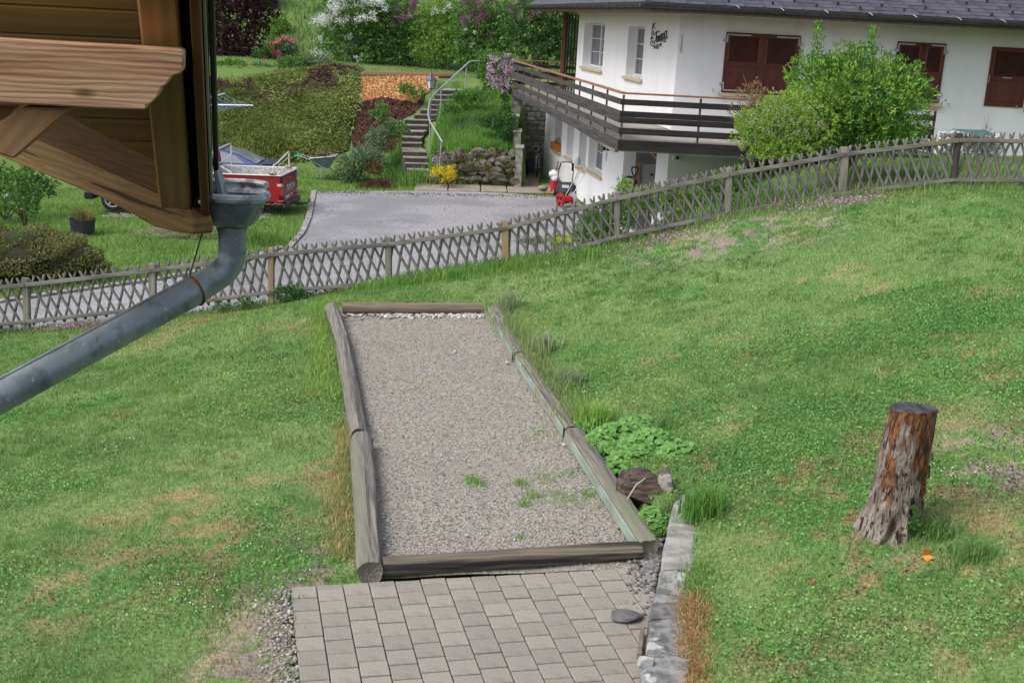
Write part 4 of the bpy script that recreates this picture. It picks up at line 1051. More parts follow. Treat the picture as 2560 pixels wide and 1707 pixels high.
# wooden column and glazed screen at the far end of the balcony
cp = hp(14.3, 0, 0)
q = B(); q.box((cp[0], cp[1], 3.48), (.2, .2, 2.86)); q.out('corner_column', M('column_wood', (.19, .085, .05), (.15, .065, .04), 8, .6), house, bevel=.01)
scr = B()
for s in (12.06, 12.6, 13.1, 13.6, 14.05): scr.box(hp(s, 3.45), (.05, .05, 2.75))
for z in (2.12, 4.6): scr.beam(hp(12.05, z), hp(14.15, z), .06, .08)
scr = scr.out('glazed_screen', m_iron, house)
q = B(); q.prism([hp(12.08, 2.16), hp(14.05, 2.16), hp(14.05, 4.56), hp(12.08, 4.56)], (NL[0] * .008, NL[1] * .008, 0))
mg = bpy.data.materials.new('clear_glass'); mg.use_nodes = True; _b = mg.node_tree.nodes['Principled BSDF']; _b.inputs['Transmission Weight'].default_value = 1; _b.inputs['Roughness'].default_value = .02; _b.inputs['IOR'].default_value = 1.05; _b.inputs['Base Color'].default_value = (.85, .9, .88, 1)
q.out('pane', mg, scr)

# shutters on the front face
def shutter(x0, x1, z0, z1, hinge, open_leaf=False, hw=True):
    """closed louvred leaf; hinge -1 left, 1 right"""
    y = RY - .012; t = .035; st_ = .085
    q = B()
    for a, c in ((x0, x0 + st_), (x1 - st_, x1)): q.box(((a + c) / 2, y - t / 2, (z0 + z1) / 2), (c - a, t, z1 - z0))
    zm = z0 + (z1 - z0) * .47
    for a, c in ((z0, z0 + .11), (zm - .05, zm + .07), (z1 - .11, z1)): q.box(((x0 + x1) / 2, y - t / 2, (a + c) / 2), (x1 - x0 - 2 * st_, t - .002, c - a))
    lf = q.out('shutter', m_shut, house, bevel=.004)
    B().box(((x0 + x1) / 2, y - t * .38, (z0 + .11 + zm - .05) / 2), (x1 - x0 - 2 * st_, t * .6, zm - .05 - z0 - .11)).out('panel', m_shut, lf, bevel=.006)
    n_ = 11; zA, zB = zm + .07, z1 - .11
    for k in range(n_):
        z = zA + (zB - zA) * (k + .5) / n_
        B().box(((x0 + x1) / 2, y - t / 2, z), (x1 - x0 - 2 * st_ - .03, .042, .010), Matrix.Rotation(-.75, 3, 'X')).out('slat', m_shut, lf)
    B().box(((x0 + x1) / 2, y - .004, (zA + zB) / 2), (x1 - x0 - 2 * st_, .004, zB - zA)).out('backing', m_black, lf)
    for x in (x0 + st_ + .006, x1 - st_ - .006): B().box((x, y - t - .003, (zA + zB) / 2), (.012, .008, zB - zA)).out('edge_strip', m_shut_edge, lf)
    if hw:
        L_ = (x1 - x0) * .62; s = 1 if hinge < 0 else -1; xh = x0 + .035 if hinge < 0 else x1 - .035
        for zc_, up_ in ((z1 - .055, -1), (z0 + .055, 1)):
            h = B(); h.box((xh + s * L_ / 2, y - t - .004, zc_), (L_, .008, .032)); h.box((xh, y - t - .0045, zc_ + up_ * .1), (.032, .0085, .2))
            h.box((xh - s * .04, y - t + .004, zc_ + up_ * .15), (.1, .03, .035)); h.box((xh - s * .085, y - .01, zc_ + up_ * .15), (.03, .05, .06))
            h.out('strap_hinge', m_hinge, lf, bevel=.003)
    return lf
def fpx(x, y): p = at(x, y, Y=RY - .04); return p[0], p[2]
def pair(a, m, b, bot):
    z1 = (fpx(*a)[1] + fpx(*b)[1]) / 2; z0 = fpx(*bot)[1]; xa = (fpx(*a)[0]); xm = fpx(*m)[0]; xb = fpx(*b)[0]
    shutter(xa, xm - .006, z0, z1, -1); shutter(xm + .006, xb, z0, z1, 1)
    B().box(((xa + xb) / 2, RY - .05, z0 - .05), (xb - xa + .16, .16, .085)).out('window_sill', m_sill, house, bevel=.006)
pair((1817, 80), (1911, 86), (2003, 91), (1806, 231))
pair((2245, 104), (2312, 107), (2367, 110), (2345, 258))
x0, z1 = fpx(2482, 117); z0 = fpx(2464, 265)[1]
lf = shutter(x0, x0 + .98, z0, z1, 1, hw=False)
B().box((x0 + .47, RY - .055, z0 + (z1 - z0) * .49), (.24, .015, .02)).out('latch_bar', m_hinge, lf)
B().tube([(x0 + .03, RY - .055, z0 + .75), (x0 + .02, RY - .07, z0 + .68), (x0 + .015, RY - .055, z0 + .56)], .008, 6).out('latch_hook', m_hinge, lf)
B().box((x0 + 1.22, RY - .05, z0 - .05), (.42, .16, .085)).out('window_sill', m_sill, house, bevel=.006)
for (a, b_) in ((2370, 262), (1780, 225), (2539, 268)):
    x, z = fpx(a, b_); B().tube([(x, RY - .0, z + .03), (x, RY - .06, z + .03), (x + .02, RY - .07, z + .03), (x + .025, RY - .07, z - .06)], .011, 6).out('shutter_stay', m_hinge, house)
# thermometer, spotlight, junction box, switch
p = at(1703, 112, Y=RY - .02); B().tube([p + [0, 0, -.2], p + [0, 0, .24]], [.018, .012], 8).out('thermometer', m_hinge, house)
p = at(1693, 394, Y=RY - .2); q = B(); q.box(p, (.24, .16, .16)); sl_ = q.out('spotlight', m_white, house, bevel=.02); q = B(); q.lathe([(.045, 0), (.04, .01)], (0, 0, 0), 12); q.v = [(v[0] + p[0], p[1] - .085 - v[2], v[1] + p[2]) for v in q.v]; q.out('lens', m_black, sl_)
for a in (1517, 1526):
    s, z = wpx(a, 372); p = hp(s, z, .08); B().box(p, (.09, .07, .13)).out('wall_bracket', m_black, house, bevel=.01)
s, z = wpx(1516, 391); B().box(hp(s, z, .01), (.02, .2, .28)).out('junction_box', m_white, house, bevel=.004)
# curly iron lettering on the wall near the corner
def sgn(pts): return [hp(*wpx(1600 + a * .06378, 40 + b_ * .06378), .035) for a, b_ in pts]
STK = [[(650, 310), (600, 300), (560, 340), (530, 480), (515, 640), (515, 860)], [(570, 320), (600, 400), (580, 480), (630, 490)], [(580, 580), (570, 760)], [(470, 930), (490, 840), (560, 860), (470, 930)],
       [(620, 770), (700, 610), (800, 620)], [(700, 620), (690, 800), (660, 1000)], [(700, 1040), (720, 790), (760, 800), (750, 1000)], [(780, 980), (790, 770), (830, 780), (820, 950)], [(850, 940), (860, 740), (900, 700), (900, 900)],
       [(930, 890), (930, 690), (990, 680), (980, 870)], [(1010, 860), (1020, 660), (1090, 570), (1080, 850)], [(700, 1040), (900, 930), (1120, 850)], [(1040, 910), (1030, 1040), (960, 990), (890, 1010)],
       [(560, 990), (480, 1000), (460, 1120), (490, 1180), (550, 1180), (610, 1160)], [(520, 1040), (560, 1080)], [(620, 990), (630, 1110)], [(610, 1170), (600, 1300), (700, 1180), (700, 1300), (770, 1260)], [(690, 1140), (740, 1120), (760, 1200), (700, 1210)], [(790, 1180), (880, 1050), (850, 1210)]]
sg = B()
for k in STK: sg.tube(arc(sgn(k), .06, 3), .013, 5)
sign = sg.out('house_lettering', m_iron, house); props(sign, 'curly black wrought iron lettering')
# planter box and things on the lower sills
s, z = wpx(1391, 370); pb_ = thing('planter_box', 'orange-brown wooden planter box on the farthest lower window sill', 'planter', hp(s, z))
q = hp((low[0][0] + low[0][1]) / 2, low[0][2] + .13, .02)
B().box(q, (.24, low[0][1] - low[0][0] + .1, .26), Matrix.Rotation(math.atan2(DL[1], DL[0]) - math.pi / 2, 3, 'Z')).out('box', M('planter_wood', (.38, .16, .05), (.30, .125, .04), 8), pb_, bevel=.01)
crown('plant', [(q[0], q[1], q[2] + .2, .06, .2, .1)], 60, .07, .03, leafmat('planter_leaf', (.05, .14, .04), (.14, .2, .12)), pb_)
# ------------------------------------------------------------------ garden stairs (positions are needed by the hillside)
ST = [(1042, 1086, 440.6), (1029, 1072, 424), (1013, 1074, 408), (1010, 1070, 393.7), (1006, 1066, 378), (1004, 1056, 357), (1004, 1054, 342.7), (1006, 1060, 328), (1010, 1070, 313),
      (1011, 1071, 299), (1035, 1095, 286.5), (1050, 1100, 274), (1072, 1121, 262), (1080, 1135.5, 250), (1086, 1142, 237.5), (1103, 1156, 225)]
steps = []
for i, (a, b_, y) in enumerate(ST):
    z = -1.27 + .182 * (i + 1); steps.append((at(a, y - .3, z=z), at(b_, y + 1.2, z=z)))
STAIRPOLY = [tuple(s[0][:2] - [.02, .1]) for s in steps] + [tuple(steps[-1][0][:2] + [-.1, 1.0]), tuple(steps[-1][1][:2] + [.2, 1.0])] + [tuple(s[1][:2] + [.0, -.1]) for s in steps[::-1]]
# ------------------------------------------------------------------ ground behind the fence: yard, bank, hillside
def yard_z(x, y): return -1.27 + .035 * np.minimum(0, x + 2) + 0 * y
bank_pts = [(-9.5, 41, -1.5), (-4, 41.5, -1.32), (0, 41.5, -1.28), (2, 41.5, -1.28), (-14, 40, -1.65),
            (-3.9, 44.2, -1.25), (-7.5, 46.5, -1.3), (-11, 46, -1.4), (-4.0, 48, .35), (-3.4, 50.5, 1.75), (-2.2, 49, 1.0), (-.2, 44.3, -.05), (-2.0, 44.4, -.1), (.0, 47, .9), (.4, 50.5, 1.9),
            (-7.2, 52.5, 2.0), (-12, 52.8, 2.0), (-18, 52, 1.8), (-3.5, 53, 2.0), (3, 53, 2.1), (10, 53, 2.2), (-7, 59, 2.25), (-14, 59, 2.4), (0, 59, 2.25), (10, 59, 2.3),
            (-10, 66, 4.4), (-18, 66, 5.0), (0, 68, 5.2), (12, 68, 5.2), (-14, 80, 9.5), (5, 80, 10), (25, 80, 10), (-35, 80, 9), (-30, 55, 2.2), (30, 55, 3)]
hill_z = TPS(bank_pts, .05)
m_hill = leafmat('garden_soil', (0, 0, 0), (0, 0, 0), trans=0, attr=True, var=0, rough=.95)
gx = np.concatenate([np.arange(-40, -8, .6), np.arange(-8, 4, .2), np.arange(4, 40.1, .6)]); gy = np.concatenate([np.arange(40.5, 54, .2), np.arange(54, 60, .5), np.arange(60, 110, 1.0)])
X, Yg = np.meshgrid(gx, gy); Z = hill_z(X, Yg); Z = np.where(Yg < 43.5, np.minimum(Z, yard_z(X, Yg) + .01 + np.clip(Yg - 42.6, 0, 1) * 2), Z); Z[0] = yard_z(X[0], Yg[0]) - .3
Z = np.where(inpoly(X, Yg, STAIRPOLY), Z - .9, Z)
Z = np.where((X > -4.0) & (Yg < 43.7), np.minimum(Z, yard_z(X, Yg) - .04), Z)
Z = np.where((X > .08) & (Yg < 48.3), -1.32, Z)
ny, nx = X.shape; idx = np.arange(nx * ny).reshape(ny, nx)
F = np.stack([idx[:-1, :-1], idx[:-1, 1:], idx[1:, 1:], idx[1:, :-1]], -1).reshape(-1, 4)
t = fbm(X.ravel(), Yg.ravel(), .3, 3, 81)[:, None]; lc = np.array([.085, .15, .035]) * (1 - t) + np.array([.15, .22, .06]) * t
def hill_px(x, y):
    d = ray(x, y); Ys = np.arange(38, 108, .05); tt = Ys / d[1]; P = EYE + d * tt[:, None]
    k = np.argmax(P[:, 2] < hill_z(P[:, 0], P[:, 1])); return P[k]
hill = np_mesh('hillside', np.stack([X, Yg, Z], -1), F, m_hill, col=lc, smooth=True); props(hill, kind='structure', label='green hillside garden rising behind the yard')
# yard base (grass island on the left), asphalt on top
gx = np.arange(-26, 9.1, .5); gy = np.arange(21.2, 44.2, .5); X, Yg = np.meshgrid(gx, gy)
Z = yard_z(X, Yg) + (fbm(X, Yg, .5, 2, 83) - .5) * .04 - .05; ny, nx = X.shape; idx = np.arange(nx * ny).reshape(ny, nx)
F = np.stack([idx[:-1, :-1], idx[:-1, 1:], idx[1:, 1:], idx[1:, :-1]], -1).reshape(-1, 4)
t = fbm(X.ravel(), Yg.ravel(), .5, 3, 85)[:, None]; lc = np.array([.07, .15, .025]) * (1 - t) + np.array([.14, .22, .05]) * t
yard = np_mesh('yard_ground', np.stack([X, Yg, Z], -1), F, m_hill, col=lc, smooth=True); props(yard, kind='structure')
def yard_px(x, y):
    z = -1.3
    for _ in range(6): p = at(x, y, z=z); z = float(yard_z(p[0], p[1]))
    return np.array([p[0], p[1], z])
ASP = [(778, 480), (764, 545), (748, 582), (712, 622), (620, 655), (520, 680), (400, 703), (260, 722), (120, 742), (0, 760), (-160, 785)]
asp_l = [yard_px(*q)[:2] for q in ASP]
asp = asp_l + [np.array([-13.5, 20.8]), np.array([2.6, 20.8]), np.array([3.3, 33.5]), np.array([1.75, 41.0]), np.array([-.5, 41.4]), np.array([-3.5, 41.2])]
bm = bmesh.new(); vs = [bm.verts.new((p[0], p[1], 0)) for p in asp]; bm.faces.new(vs); bmesh.ops.triangulate(bm, faces=bm.faces)
bmesh.ops.subdivide_edges(bm, edges=bm.edges, cuts=3, use_grid_fill=True)
for v in bm.verts: v.co.z = float(yard_z(v.co.x, v.co.y)) + .012
me = bpy.data.meshes.new('driveway'); bm.to_mesh(me); bm.free(); me.materials.append(m_asphalt); o = link('driveway', me); props(o, kind='structure', label='pale grey asphalt driveway behind the fence')
ASPOLY = [tuple(p) for p in asp]
drive = o
n = 700; t_ = RNG.uniform(0, 1, n); Q = np.array([yard_px(780 + 640 * a, 479 + abs(RNG.normal(0, 4)) + 12 * a) for a in t_]); Q[:, 2] += .02
V, F = leaf_quads(Q, RNG.normal(size=(n, 3)) * [1, 1, .2], .07, .04, .1); np_mesh('edge_debris', V, F, leafmat('debris', (.10, .07, .045), (.24, .18, .12), 0), drive)['kind'] = 'stuff'
n = 260; Q = np.array([np.r_[a, 0] for a in zip(RNG.uniform(-9, 2, n), RNG.uniform(23, 40, n))]); Q = Q[inpoly(Q[:, 0], Q[:, 1], ASPOLY)]; Q[:, 2] = yard_z(Q[:, 0], Q[:, 1]) + .02
V, F = leaf_quads(Q, RNG.normal(size=(len(Q), 3)) * [1, 1, .2], .06, .035, .1); np_mesh('fallen_leaves', V, F, leafmat('debris2', (.12, .09, .05), (.25, .21, .13), 0), drive)['kind'] = 'stuff'
# concrete kerb stones along the left edge of the asphalt
k0 = B()
kb = thing('kerb', 'low grey kerb along the left edge of the driveway', 'kerb', np.r_[asp_l[3], -1.4])
for i in range(len(asp_l) - 1):
    a, c = asp_l[i], asp_l[i + 1]; L_ = np.linalg.norm(c - a); m_ = max(1, int(L_ / .9))
    for k in range(m_):
        p = a + (c - a) * (k / m_); q = a + (c - a) * ((k + 1) / m_ - .012)
        z0 = float(yard_z(*p)); z1 = float(yard_z(*q)); d = unit(q - p); nn = np.array([-d[1], d[0]]); nn = nn if nn[0] < 0 or nn[1] > 0 else -nn
        B().beam(np.r_[p + nn * .1, z0 + .0], np.r_[q + nn * .1, z1 + .0], .17, .14).out('kerb_stone', m_concrete, kb, bevel=.012)
# flagstones before the stairs and the house
fl = thing('flagstones', 'brownish concrete slabs at the foot of the stairs', 'paving', yard_px(1150, 465))
SLB = [[(1042, 458), (1122, 458), (1118, 478), (1036, 478)], [(1125, 458), (1200, 459), (1200, 480), (1121, 478)], [(1203, 459), (1262, 459), (1268, 482), (1203, 480)], [(1265, 458), (1345, 457), (1362, 484), (1271, 483)],
       [(1300, 436), (1352, 434), (1346, 455), (1290, 456)], [(1352, 462), (1372, 462), (1392, 484), (1365, 484)]]
for s in SLB:
    q = B(); pts = [yard_px(*a) for a in s]; q.prism([p + [0, 0, -.04] for p in pts], (0, 0, .075)); q.out('slab', M('slab_stone', (.34, .28, .22), (.25, .22, .19), 4, .92, .01, 20, c3=(.36, .31, .24), s3=2), fl, bevel=.015)
# strip of grass pavers where the car stands
n = 0
gp = thing('grass_pavers', 'openwork concrete pavers grown with grass beneath the red pickup', 'paving', yard_px(720, 560))
gb = B().box((0, 0, 0), (.26, .10, .05)); o = gb.out('paver_block', m_concrete, None, bevel=.01); gme = o.data; bpy.data.objects.remove(o)
for i in range(14):
    for j in range(18):
        p = yard_px(748, 500); x = p[0] - .35 - i * .34 - (.17 if j % 2 else 0); yy = p[1] + 1.2 - j * .30
        if inpoly(np.array([x + .2]), np.array([yy]), ASPOLY)[0]: continue
        o = bpy.data.objects.new('paver_block', gme); COL.objects.link(o); o.parent = gp; o.matrix_parent_inverse = Matrix.Translation(-gp.location); o.location = (x, yy, float(yard_z(x, yy)) - .022); o.rotation_euler = (0, .0, random.gauss(0, .03))

# bank between fence and house on the right
bk = TPS([tuple(p) for p in fb[6:]] + [(12, 30.9, 1.75), (8, 30.9, 1.65), (6, 30.5, 1.4), (4.6, 29.5, .55), (3.9, 27, .2), (2.7, 24.3, -.75), (2.4, 21.6, .3), (6, 25, 1.55), (9, 25, 1.9), (3.2, 30.5, -.6), (1.6, 23.2, -1.05), (15, 26, 2.2), (2.6, 33, -1.2), (1.9, 22, -.7)], .02)
gx = np.arange(1.4, 15.1, .2); gy = np.arange(21.05, 31, .2); X, Yg = np.meshgrid(gx, gy); Z = bk(X, Yg); Z = np.where((Yg > 30.7) & (X < 3.6), -1.6, Z); ny, nx = X.shape; idx = np.arange(nx * ny).reshape(ny, nx)
F = np.stack([idx[:-1, :-1], idx[:-1, 1:], idx[1:, 1:], idx[1:, :-1]], -1).reshape(-1, 4); t = fbm(X.ravel(), Yg.ravel(), .7, 3, 87)[:, None]
lc = np.array([.07, .14, .028]) * (1 - t) + np.array([.14, .19, .06]) * t
o = np_mesh('garden_bank', np.stack([X, Yg, Z], -1), F, m_hill, col=lc, smooth=True); props(o, kind='structure')

def scatter(zf, x0, x1, y0, y1, n, h, w, cols, name, label, cond=None, lean=.7, seg=1, hn=.7):
    y = RNG.uniform(y0, y1, n); x = RNG.uniform(x0, x1, n)
    if cond is not None: k = cond(x, y); x, y = x[k], y[k]
    P = np.stack([x, y, zf(x, y)], 1); k = visible(P, 300, 120); P = P[k]; x, y = P[:, 0], P[:, 1]
    t = sstep(.3, .7, fbm(x, y, .8, 3, 95))[:, None]; a, b_ = np.array(cols)
    c = (a * (1 - t) + b_ * t) * RNG.uniform(.7, 1.25, (len(P), 1))
    hh = h * (1 - hn + 2 * hn * fbm(x, y, .9, 2, 97))
    V, F, cc = blades(P - [0, 0, .02], hh, w, lean, c, seg)
    o = np_mesh(name, V, F, m_leaf_grass, col=cc); props(o, label, 'grass', kind='stuff'); return o
scatter(lambda x, y: bk(x, y), 1.6, 13, 21.3, 30.7, 60000, .10, .016, ((.15, .27, .065), (.26, .37, .12)), 'bank_grass', 'grass on the bank between fence and house', lambda x, y: x > 2.0)
scatter(lambda x, y: bk(x, y), 1.9, 5.4, 21.4, 26.5, 9000, .5, .022, ((.11, .27, .05), (.22, .40, .09)), 'tall_bank_grass', 'tall lush grass behind the fence below the balcony', None, .7, 2)
yin = lambda x, y: ~inpoly(x, y, ASPOLY)
scatter(lambda x, y: yard_z(x, y) - .03, -18, -3, 23, 43.5, 110000, .10, .02, ((.16, .31, .06), (.27, .40, .11)), 'yard_grass', 'grass in the yard left of the driveway', yin)
scatter(lambda x, y: hill_z(x, y), -13, -3, 41, 48, 16000, .16, .025, ((.13, .29, .055), (.22, .37, .09)), 'foot_grass', 'grass at the foot of the ground cover slope', lambda x, y: (x < -4.2))
scatter(lambda x, y: hill_z(x, y), -20, 9, 52.5, 60, 30000, .1, .03, ((.2, .31, .1), (.29, .38, .14)), 'terrace_grass', 'pale grass terrace above the planted slope')
scatter(lambda x, y: hill_z(x, y), -30, 18, 60, 100, 60000, .5, .06, ((.15, .27, .07), (.26, .36, .13)), 'meadow_grass', 'tall meadow grass on the hill behind the shrubs', None, .6)
# ------------------------------------------------------------------ stairs, handrail, lamp
m_step = M('step_concrete', (.33, .29, .26), (.24, .22, .20), 5, .92, .006, 40, rnd=.12)
m_riser = M('step_riser', (.085, .08, .072), (.13, .12, .105), 8, .95, .01, 30)
stairs = thing('garden_stairs', 'long curving flight of concrete garden steps up the slope', 'stairs', (steps[0][0] + steps[0][1]) / 2)
for i, (a, b_) in enumerate(steps):
    if i + 1 < len(steps): c, d = steps[i + 1][1].copy(), steps[i + 1][0].copy()
    else: c, d = b_ + [.3, 1.2, 0], a + [0, 1.2, 0]
    c[2] = d[2] = a[2]; dn = np.array([0, .15, 0])
    q = B(); q.prism([p - [0, 0, .05] for p in (a, b_, c + dn, d + dn)], (0, 0, .05)); o = q.out('step', m_step, stairs, bevel=.008)
    q = B(); q.prism([p - [0, 0, .5] for p in (a + [.01, .03, 0], b_ + [-.01, .03, 0], c + dn, d + dn)], (0, 0, .449)); q.out('riser', m_riser, o)
m_steel = M('steel_rail', (.55, .56, .58), (.48, .49, .50), 10, .35, metal=.6, spec=.5)
RP = [(1106, 356, 42.8), (1090, 329, 43.5), (1073, 301, 44.3), (1070, 285, 45.0), (1072, 266, 45.6), (1076, 248, 46.2), (1091, 231, 46.8), (1104, 219, 47.2), (1168, 160, 48.6), (1175, 153, 48.8), (1214, 153.5, 49.2)]
rl = thing('stair_handrail', 'curving steel handrail on posts beside the garden steps', 'handrail', at(1098, 415, Y=42.8))
B().tube(arc([at(a, b_, Y=c) for a, b_, c in RP], .5, 4), .03, 10).out('rail', m_steel, rl, smooth=True)
for (a, b_, c, d, Yp) in [(1103, 358, 1098, 416, 42.8), (1074, 302, 1075, 378, 44.3), (1103, 222, 1100, 290, 47.2), (1167, 162, 1163, 221, 48.55)]:
    p0 = at(a, b_, Y=Yp); p1 = at(c, d, Y=Yp); B().tube([p1 - [0, 0, .1], p0], .022, 8).out('post', m_steel, rl, smooth=True)
lp_ = at(1075, 335, Y=46.3); lt = at(1077, 224, Y=46.3); lamp = thing('garden_lamp', 'black lantern with frosted panes on a post beside the steps', 'lamp', lp_)
B().tube([lp_ - [0, 0, .3], lt], .028, 8).out('post', M('lamp_post', (.22, .24, .25), None, rough=.5, metal=.3), lamp, smooth=True)
h = .42
B().lathe([(.03, 0), (.10, .03), (.105, .04), (.05, .05)], lt, 4).out('base', m_iron, lamp)
q = B(); q.lathe([(.11, .04), (.165, .36)], lt, 4, cap=False); q.out('glass', M('frosted_glass', (.55, .58, .56), None, rough=.4), lamp)
for k in range(4):
    a = math.pi / 2 * k; B().tube([lt + [.112 * math.cos(a), .112 * math.sin(a), .04], lt + [.168 * math.cos(a), .168 * math.sin(a), .36]], .012, 5).out('glazing_bar', m_iron, lamp)
B().lathe([(.24, .35), (.17, .43), (.09, .5), (.07, .56), (.03, .6), (.02, .66)], lt, 4).out('roof', M('lamp_roof', (.10, .105, .12), (.16, .165, .18), 12, .5), lamp)

# ------------------------------------------------------------------ planted slope
m_hattr = m_leaf_grass
def patch(name, px, mat, label, dz=.04, chips=None):
    P = [hill_px(*q) for q in px]
    bm = bmesh.new(); bm.faces.new([bm.verts.new((p[0], p[1], 0)) for p in P]); bmesh.ops.triangulate(bm, faces=bm.faces)
    bmesh.ops.subdivide_edges(bm, edges=bm.edges, cuts=7, use_grid_fill=True)
    for v in bm.verts: v.co.z = float(hill_z(v.co.x, v.co.y)) + dz
    me = bpy.data.meshes.new(name); bm.to_mesh(me); bm.free(); me.materials.append(mat); o = link(name, me); props(o, label, 'mulch', kind='stuff')
    if chips:
        n, L_, W_, c1, c2 = chips; poly = [tuple(p[:2]) for p in P]; xs = [p[0] for p in P]; ys = [p[1] for p in P]
        x = RNG.uniform(min(xs), max(xs), n * 3); y = RNG.uniform(min(ys), max(ys), n * 3); k = inpoly(x, y, poly); x, y = x[k][:n], y[k][:n]
        Q = np.stack([x, y, hill_z(x, y) + dz + .015], 1)
        V, F = leaf_quads(Q, RNG.normal(size=(len(Q), 3)) * [1, 1, .5], L_, W_, .1); w = np_mesh('chips', V, F, leafmat(name + '_chip', c1, c2, 0), o); w['kind'] = 'stuff'
    return o
patch('wood_chips', [(903, 197), (1000, 196), (1094, 198), (1085, 222), (1040, 262), (1012, 256), (960, 246), (903, 260)], M('wood_chip_bed', (.62, .36, .15), (.50, .27, .10), 12, .9, .02, 30), 'bright orange wood chips mulching the upper bed', .05, (5000, .12, .05, (.45, .24, .09), (.78, .52, .25)))
patch('bark_mulch', [(903, 260), (960, 246), (1012, 256), (1040, 262), (1062, 235), (1058, 262), (1030, 290), (1005, 300), (1000, 330), (985, 380), (930, 390), (882, 372), (876, 320)], M('bark_mulch_bed', (.085, .042, .032), (.055, .03, .024), 12, .95, .03, 25), 'dark brown bark mulch on the lower bed', .04, (4200, .1, .045, (.03, .018, .015), (.17, .075, .045)))
# low log edging the upper bed
a, b_ = hill_px(900, 188), hill_px(1132, 188)
o = log_mesh('edging_log', at(900, 188, Y=52.2), at(1130, 189, Y=52.2), .13, logm('edging_wood', (1, 0, 0), (.16, .10, .075), (.10, .07, .055), (.20, .12, .07)), 60); props(o, 'reddish brown edging log above the wood chips', 'log')
# ground cover juniper on the slope
def jun_poly(): return [tuple(hill_px(*q)[:2]) for q in [(430, 190), (560, 200), (640, 196), (700, 182), (800, 174), (906, 172), (906, 255), (880, 330), (872, 380), (800, 403), (690, 410), (560, 415), (400, 420)]]
JP = jun_poly(); xs = [p[0] for p in JP]; ys = [p[1] for p in JP]
n = 170000; x = RNG.uniform(min(xs), max(xs), n); y = RNG.uniform(min(ys), max(ys), n); k = inpoly(x, y, JP); x, y = x[k], y[k]
ed_ = np.full(len(x), 9.0)
for i in range(len(JP)):
    a_, b2 = np.array(JP[i]), np.array(JP[(i + 1) % len(JP)]); ab = b2 - a_; tt_ = np.clip(((x - a_[0]) * ab[0] + (y - a_[1]) * ab[1]) / (ab @ ab), 0, 1); ed_ = np.minimum(ed_, np.hypot(x - a_[0] - tt_ * ab[0], y - a_[1] - tt_ * ab[1]))
lump = (.12 + .34 * fbm(x, y, .55, 3, 101) + .12 * fbm(x, y, 2.2, 2, 104)) * (.35 + .65 * sstep(0, .9, ed_))
k = RNG.uniform(0, 1, len(x)) < sstep(-.1, .35, ed_ - .25 * fbm(x, y, 2.0, 2, 119)) + .1; x, y, lump = x[k], y[k], lump[k]
P = np.stack([x, y, hill_z(x, y) + lump - .09 * RNG.uniform(0, 1, len(x)) ** 2], 1)
t = sstep(.3, .7, fbm(x, y, 1.4, 3, 107))[:, None]; c = np.array([.27, .34, .10]) * (1 - t) + np.array([.38, .45, .15]) * t
px_, py_, _ = proj(P)
top_band = sstep(262, 196, py_ + (px_ - 700) * .05) * sstep(.44, .56, fbm(x, y, .7, 3, 111)); sp_ = np.maximum(sstep(.74, .82, fbm(x, y, .5, 3, 113)), top_band)
deadk = (np.clip(sp_, 0, 1) * (RNG.uniform(0, 1, len(x)) < .85))[:, None]
c = c * (1 - deadk) + np.array([.17, .095, .08]) * deadk; c = c * RNG.uniform(.45, 1.4, (len(x), 1))
th_ = 6.28 * fbm(x, y, .6, 2, 117)
D = np.stack([np.cos(th_) * .9 + RNG.normal(.3, .45, len(x)), RNG.normal(-.8, .4, len(x)), np.sin(th_) * .4 + RNG.normal(.15, .3, len(x))], 1)
V, F = leaf_quads(P, D, .24 * RNG.uniform(.5, 1.2, len(x)), .045, .2)
o = np_mesh('juniper_ground_cover', V, F, m_hattr, col=np.repeat(c, 4, 0)); props(o, 'olive green creeping ground cover blanketing the slope', 'ground cover', kind='stuff')
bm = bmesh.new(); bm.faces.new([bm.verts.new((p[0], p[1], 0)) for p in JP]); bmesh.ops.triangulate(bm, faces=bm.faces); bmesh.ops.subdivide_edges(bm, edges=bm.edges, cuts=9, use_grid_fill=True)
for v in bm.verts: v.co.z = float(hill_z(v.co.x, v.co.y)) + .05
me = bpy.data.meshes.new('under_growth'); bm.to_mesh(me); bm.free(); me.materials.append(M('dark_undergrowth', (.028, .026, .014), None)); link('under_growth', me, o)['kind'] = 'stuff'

# ------------------------------------------------------------------ shrubs and trees, one thing each
m_stem = M('shrub_stem', (.15, .12, .09), (.22, .18, .14), 9)
GREENS = {'mid': leafmat('leaf_mid', (.085, .20, .04), (.19, .34, .085)), 'dark': leafmat('leaf_dark', (.045, .12, .03), (.11, .22, .055)), 'lime': leafmat('leaf_lime', (.17, .33, .055), (.29, .44, .10)),
          'plum': leafmat('leaf_plum', (.034, .012, .02), (.115, .042, .06), .2), 'olive': leafmat('leaf_olive', (.10, .13, .03), (.18, .21, .055)), 'grey': leafmat('leaf_grey', (.13, .21, .10), (.24, .32, .17)),
          'brown': leafmat('leaf_brown', (.22, .15, .07), (.34, .26, .12)), 'priv': leafmat('leaf_privet', (.065, .19, .025), (.20, .39, .06), .3, .45, spec=.4), 'tip': leafmat('leaf_tip', (.24, .40, .06), (.36, .50, .11)), 'red': leafmat('leaf_red', (.10, .045, .03), (.18, .085, .05))}
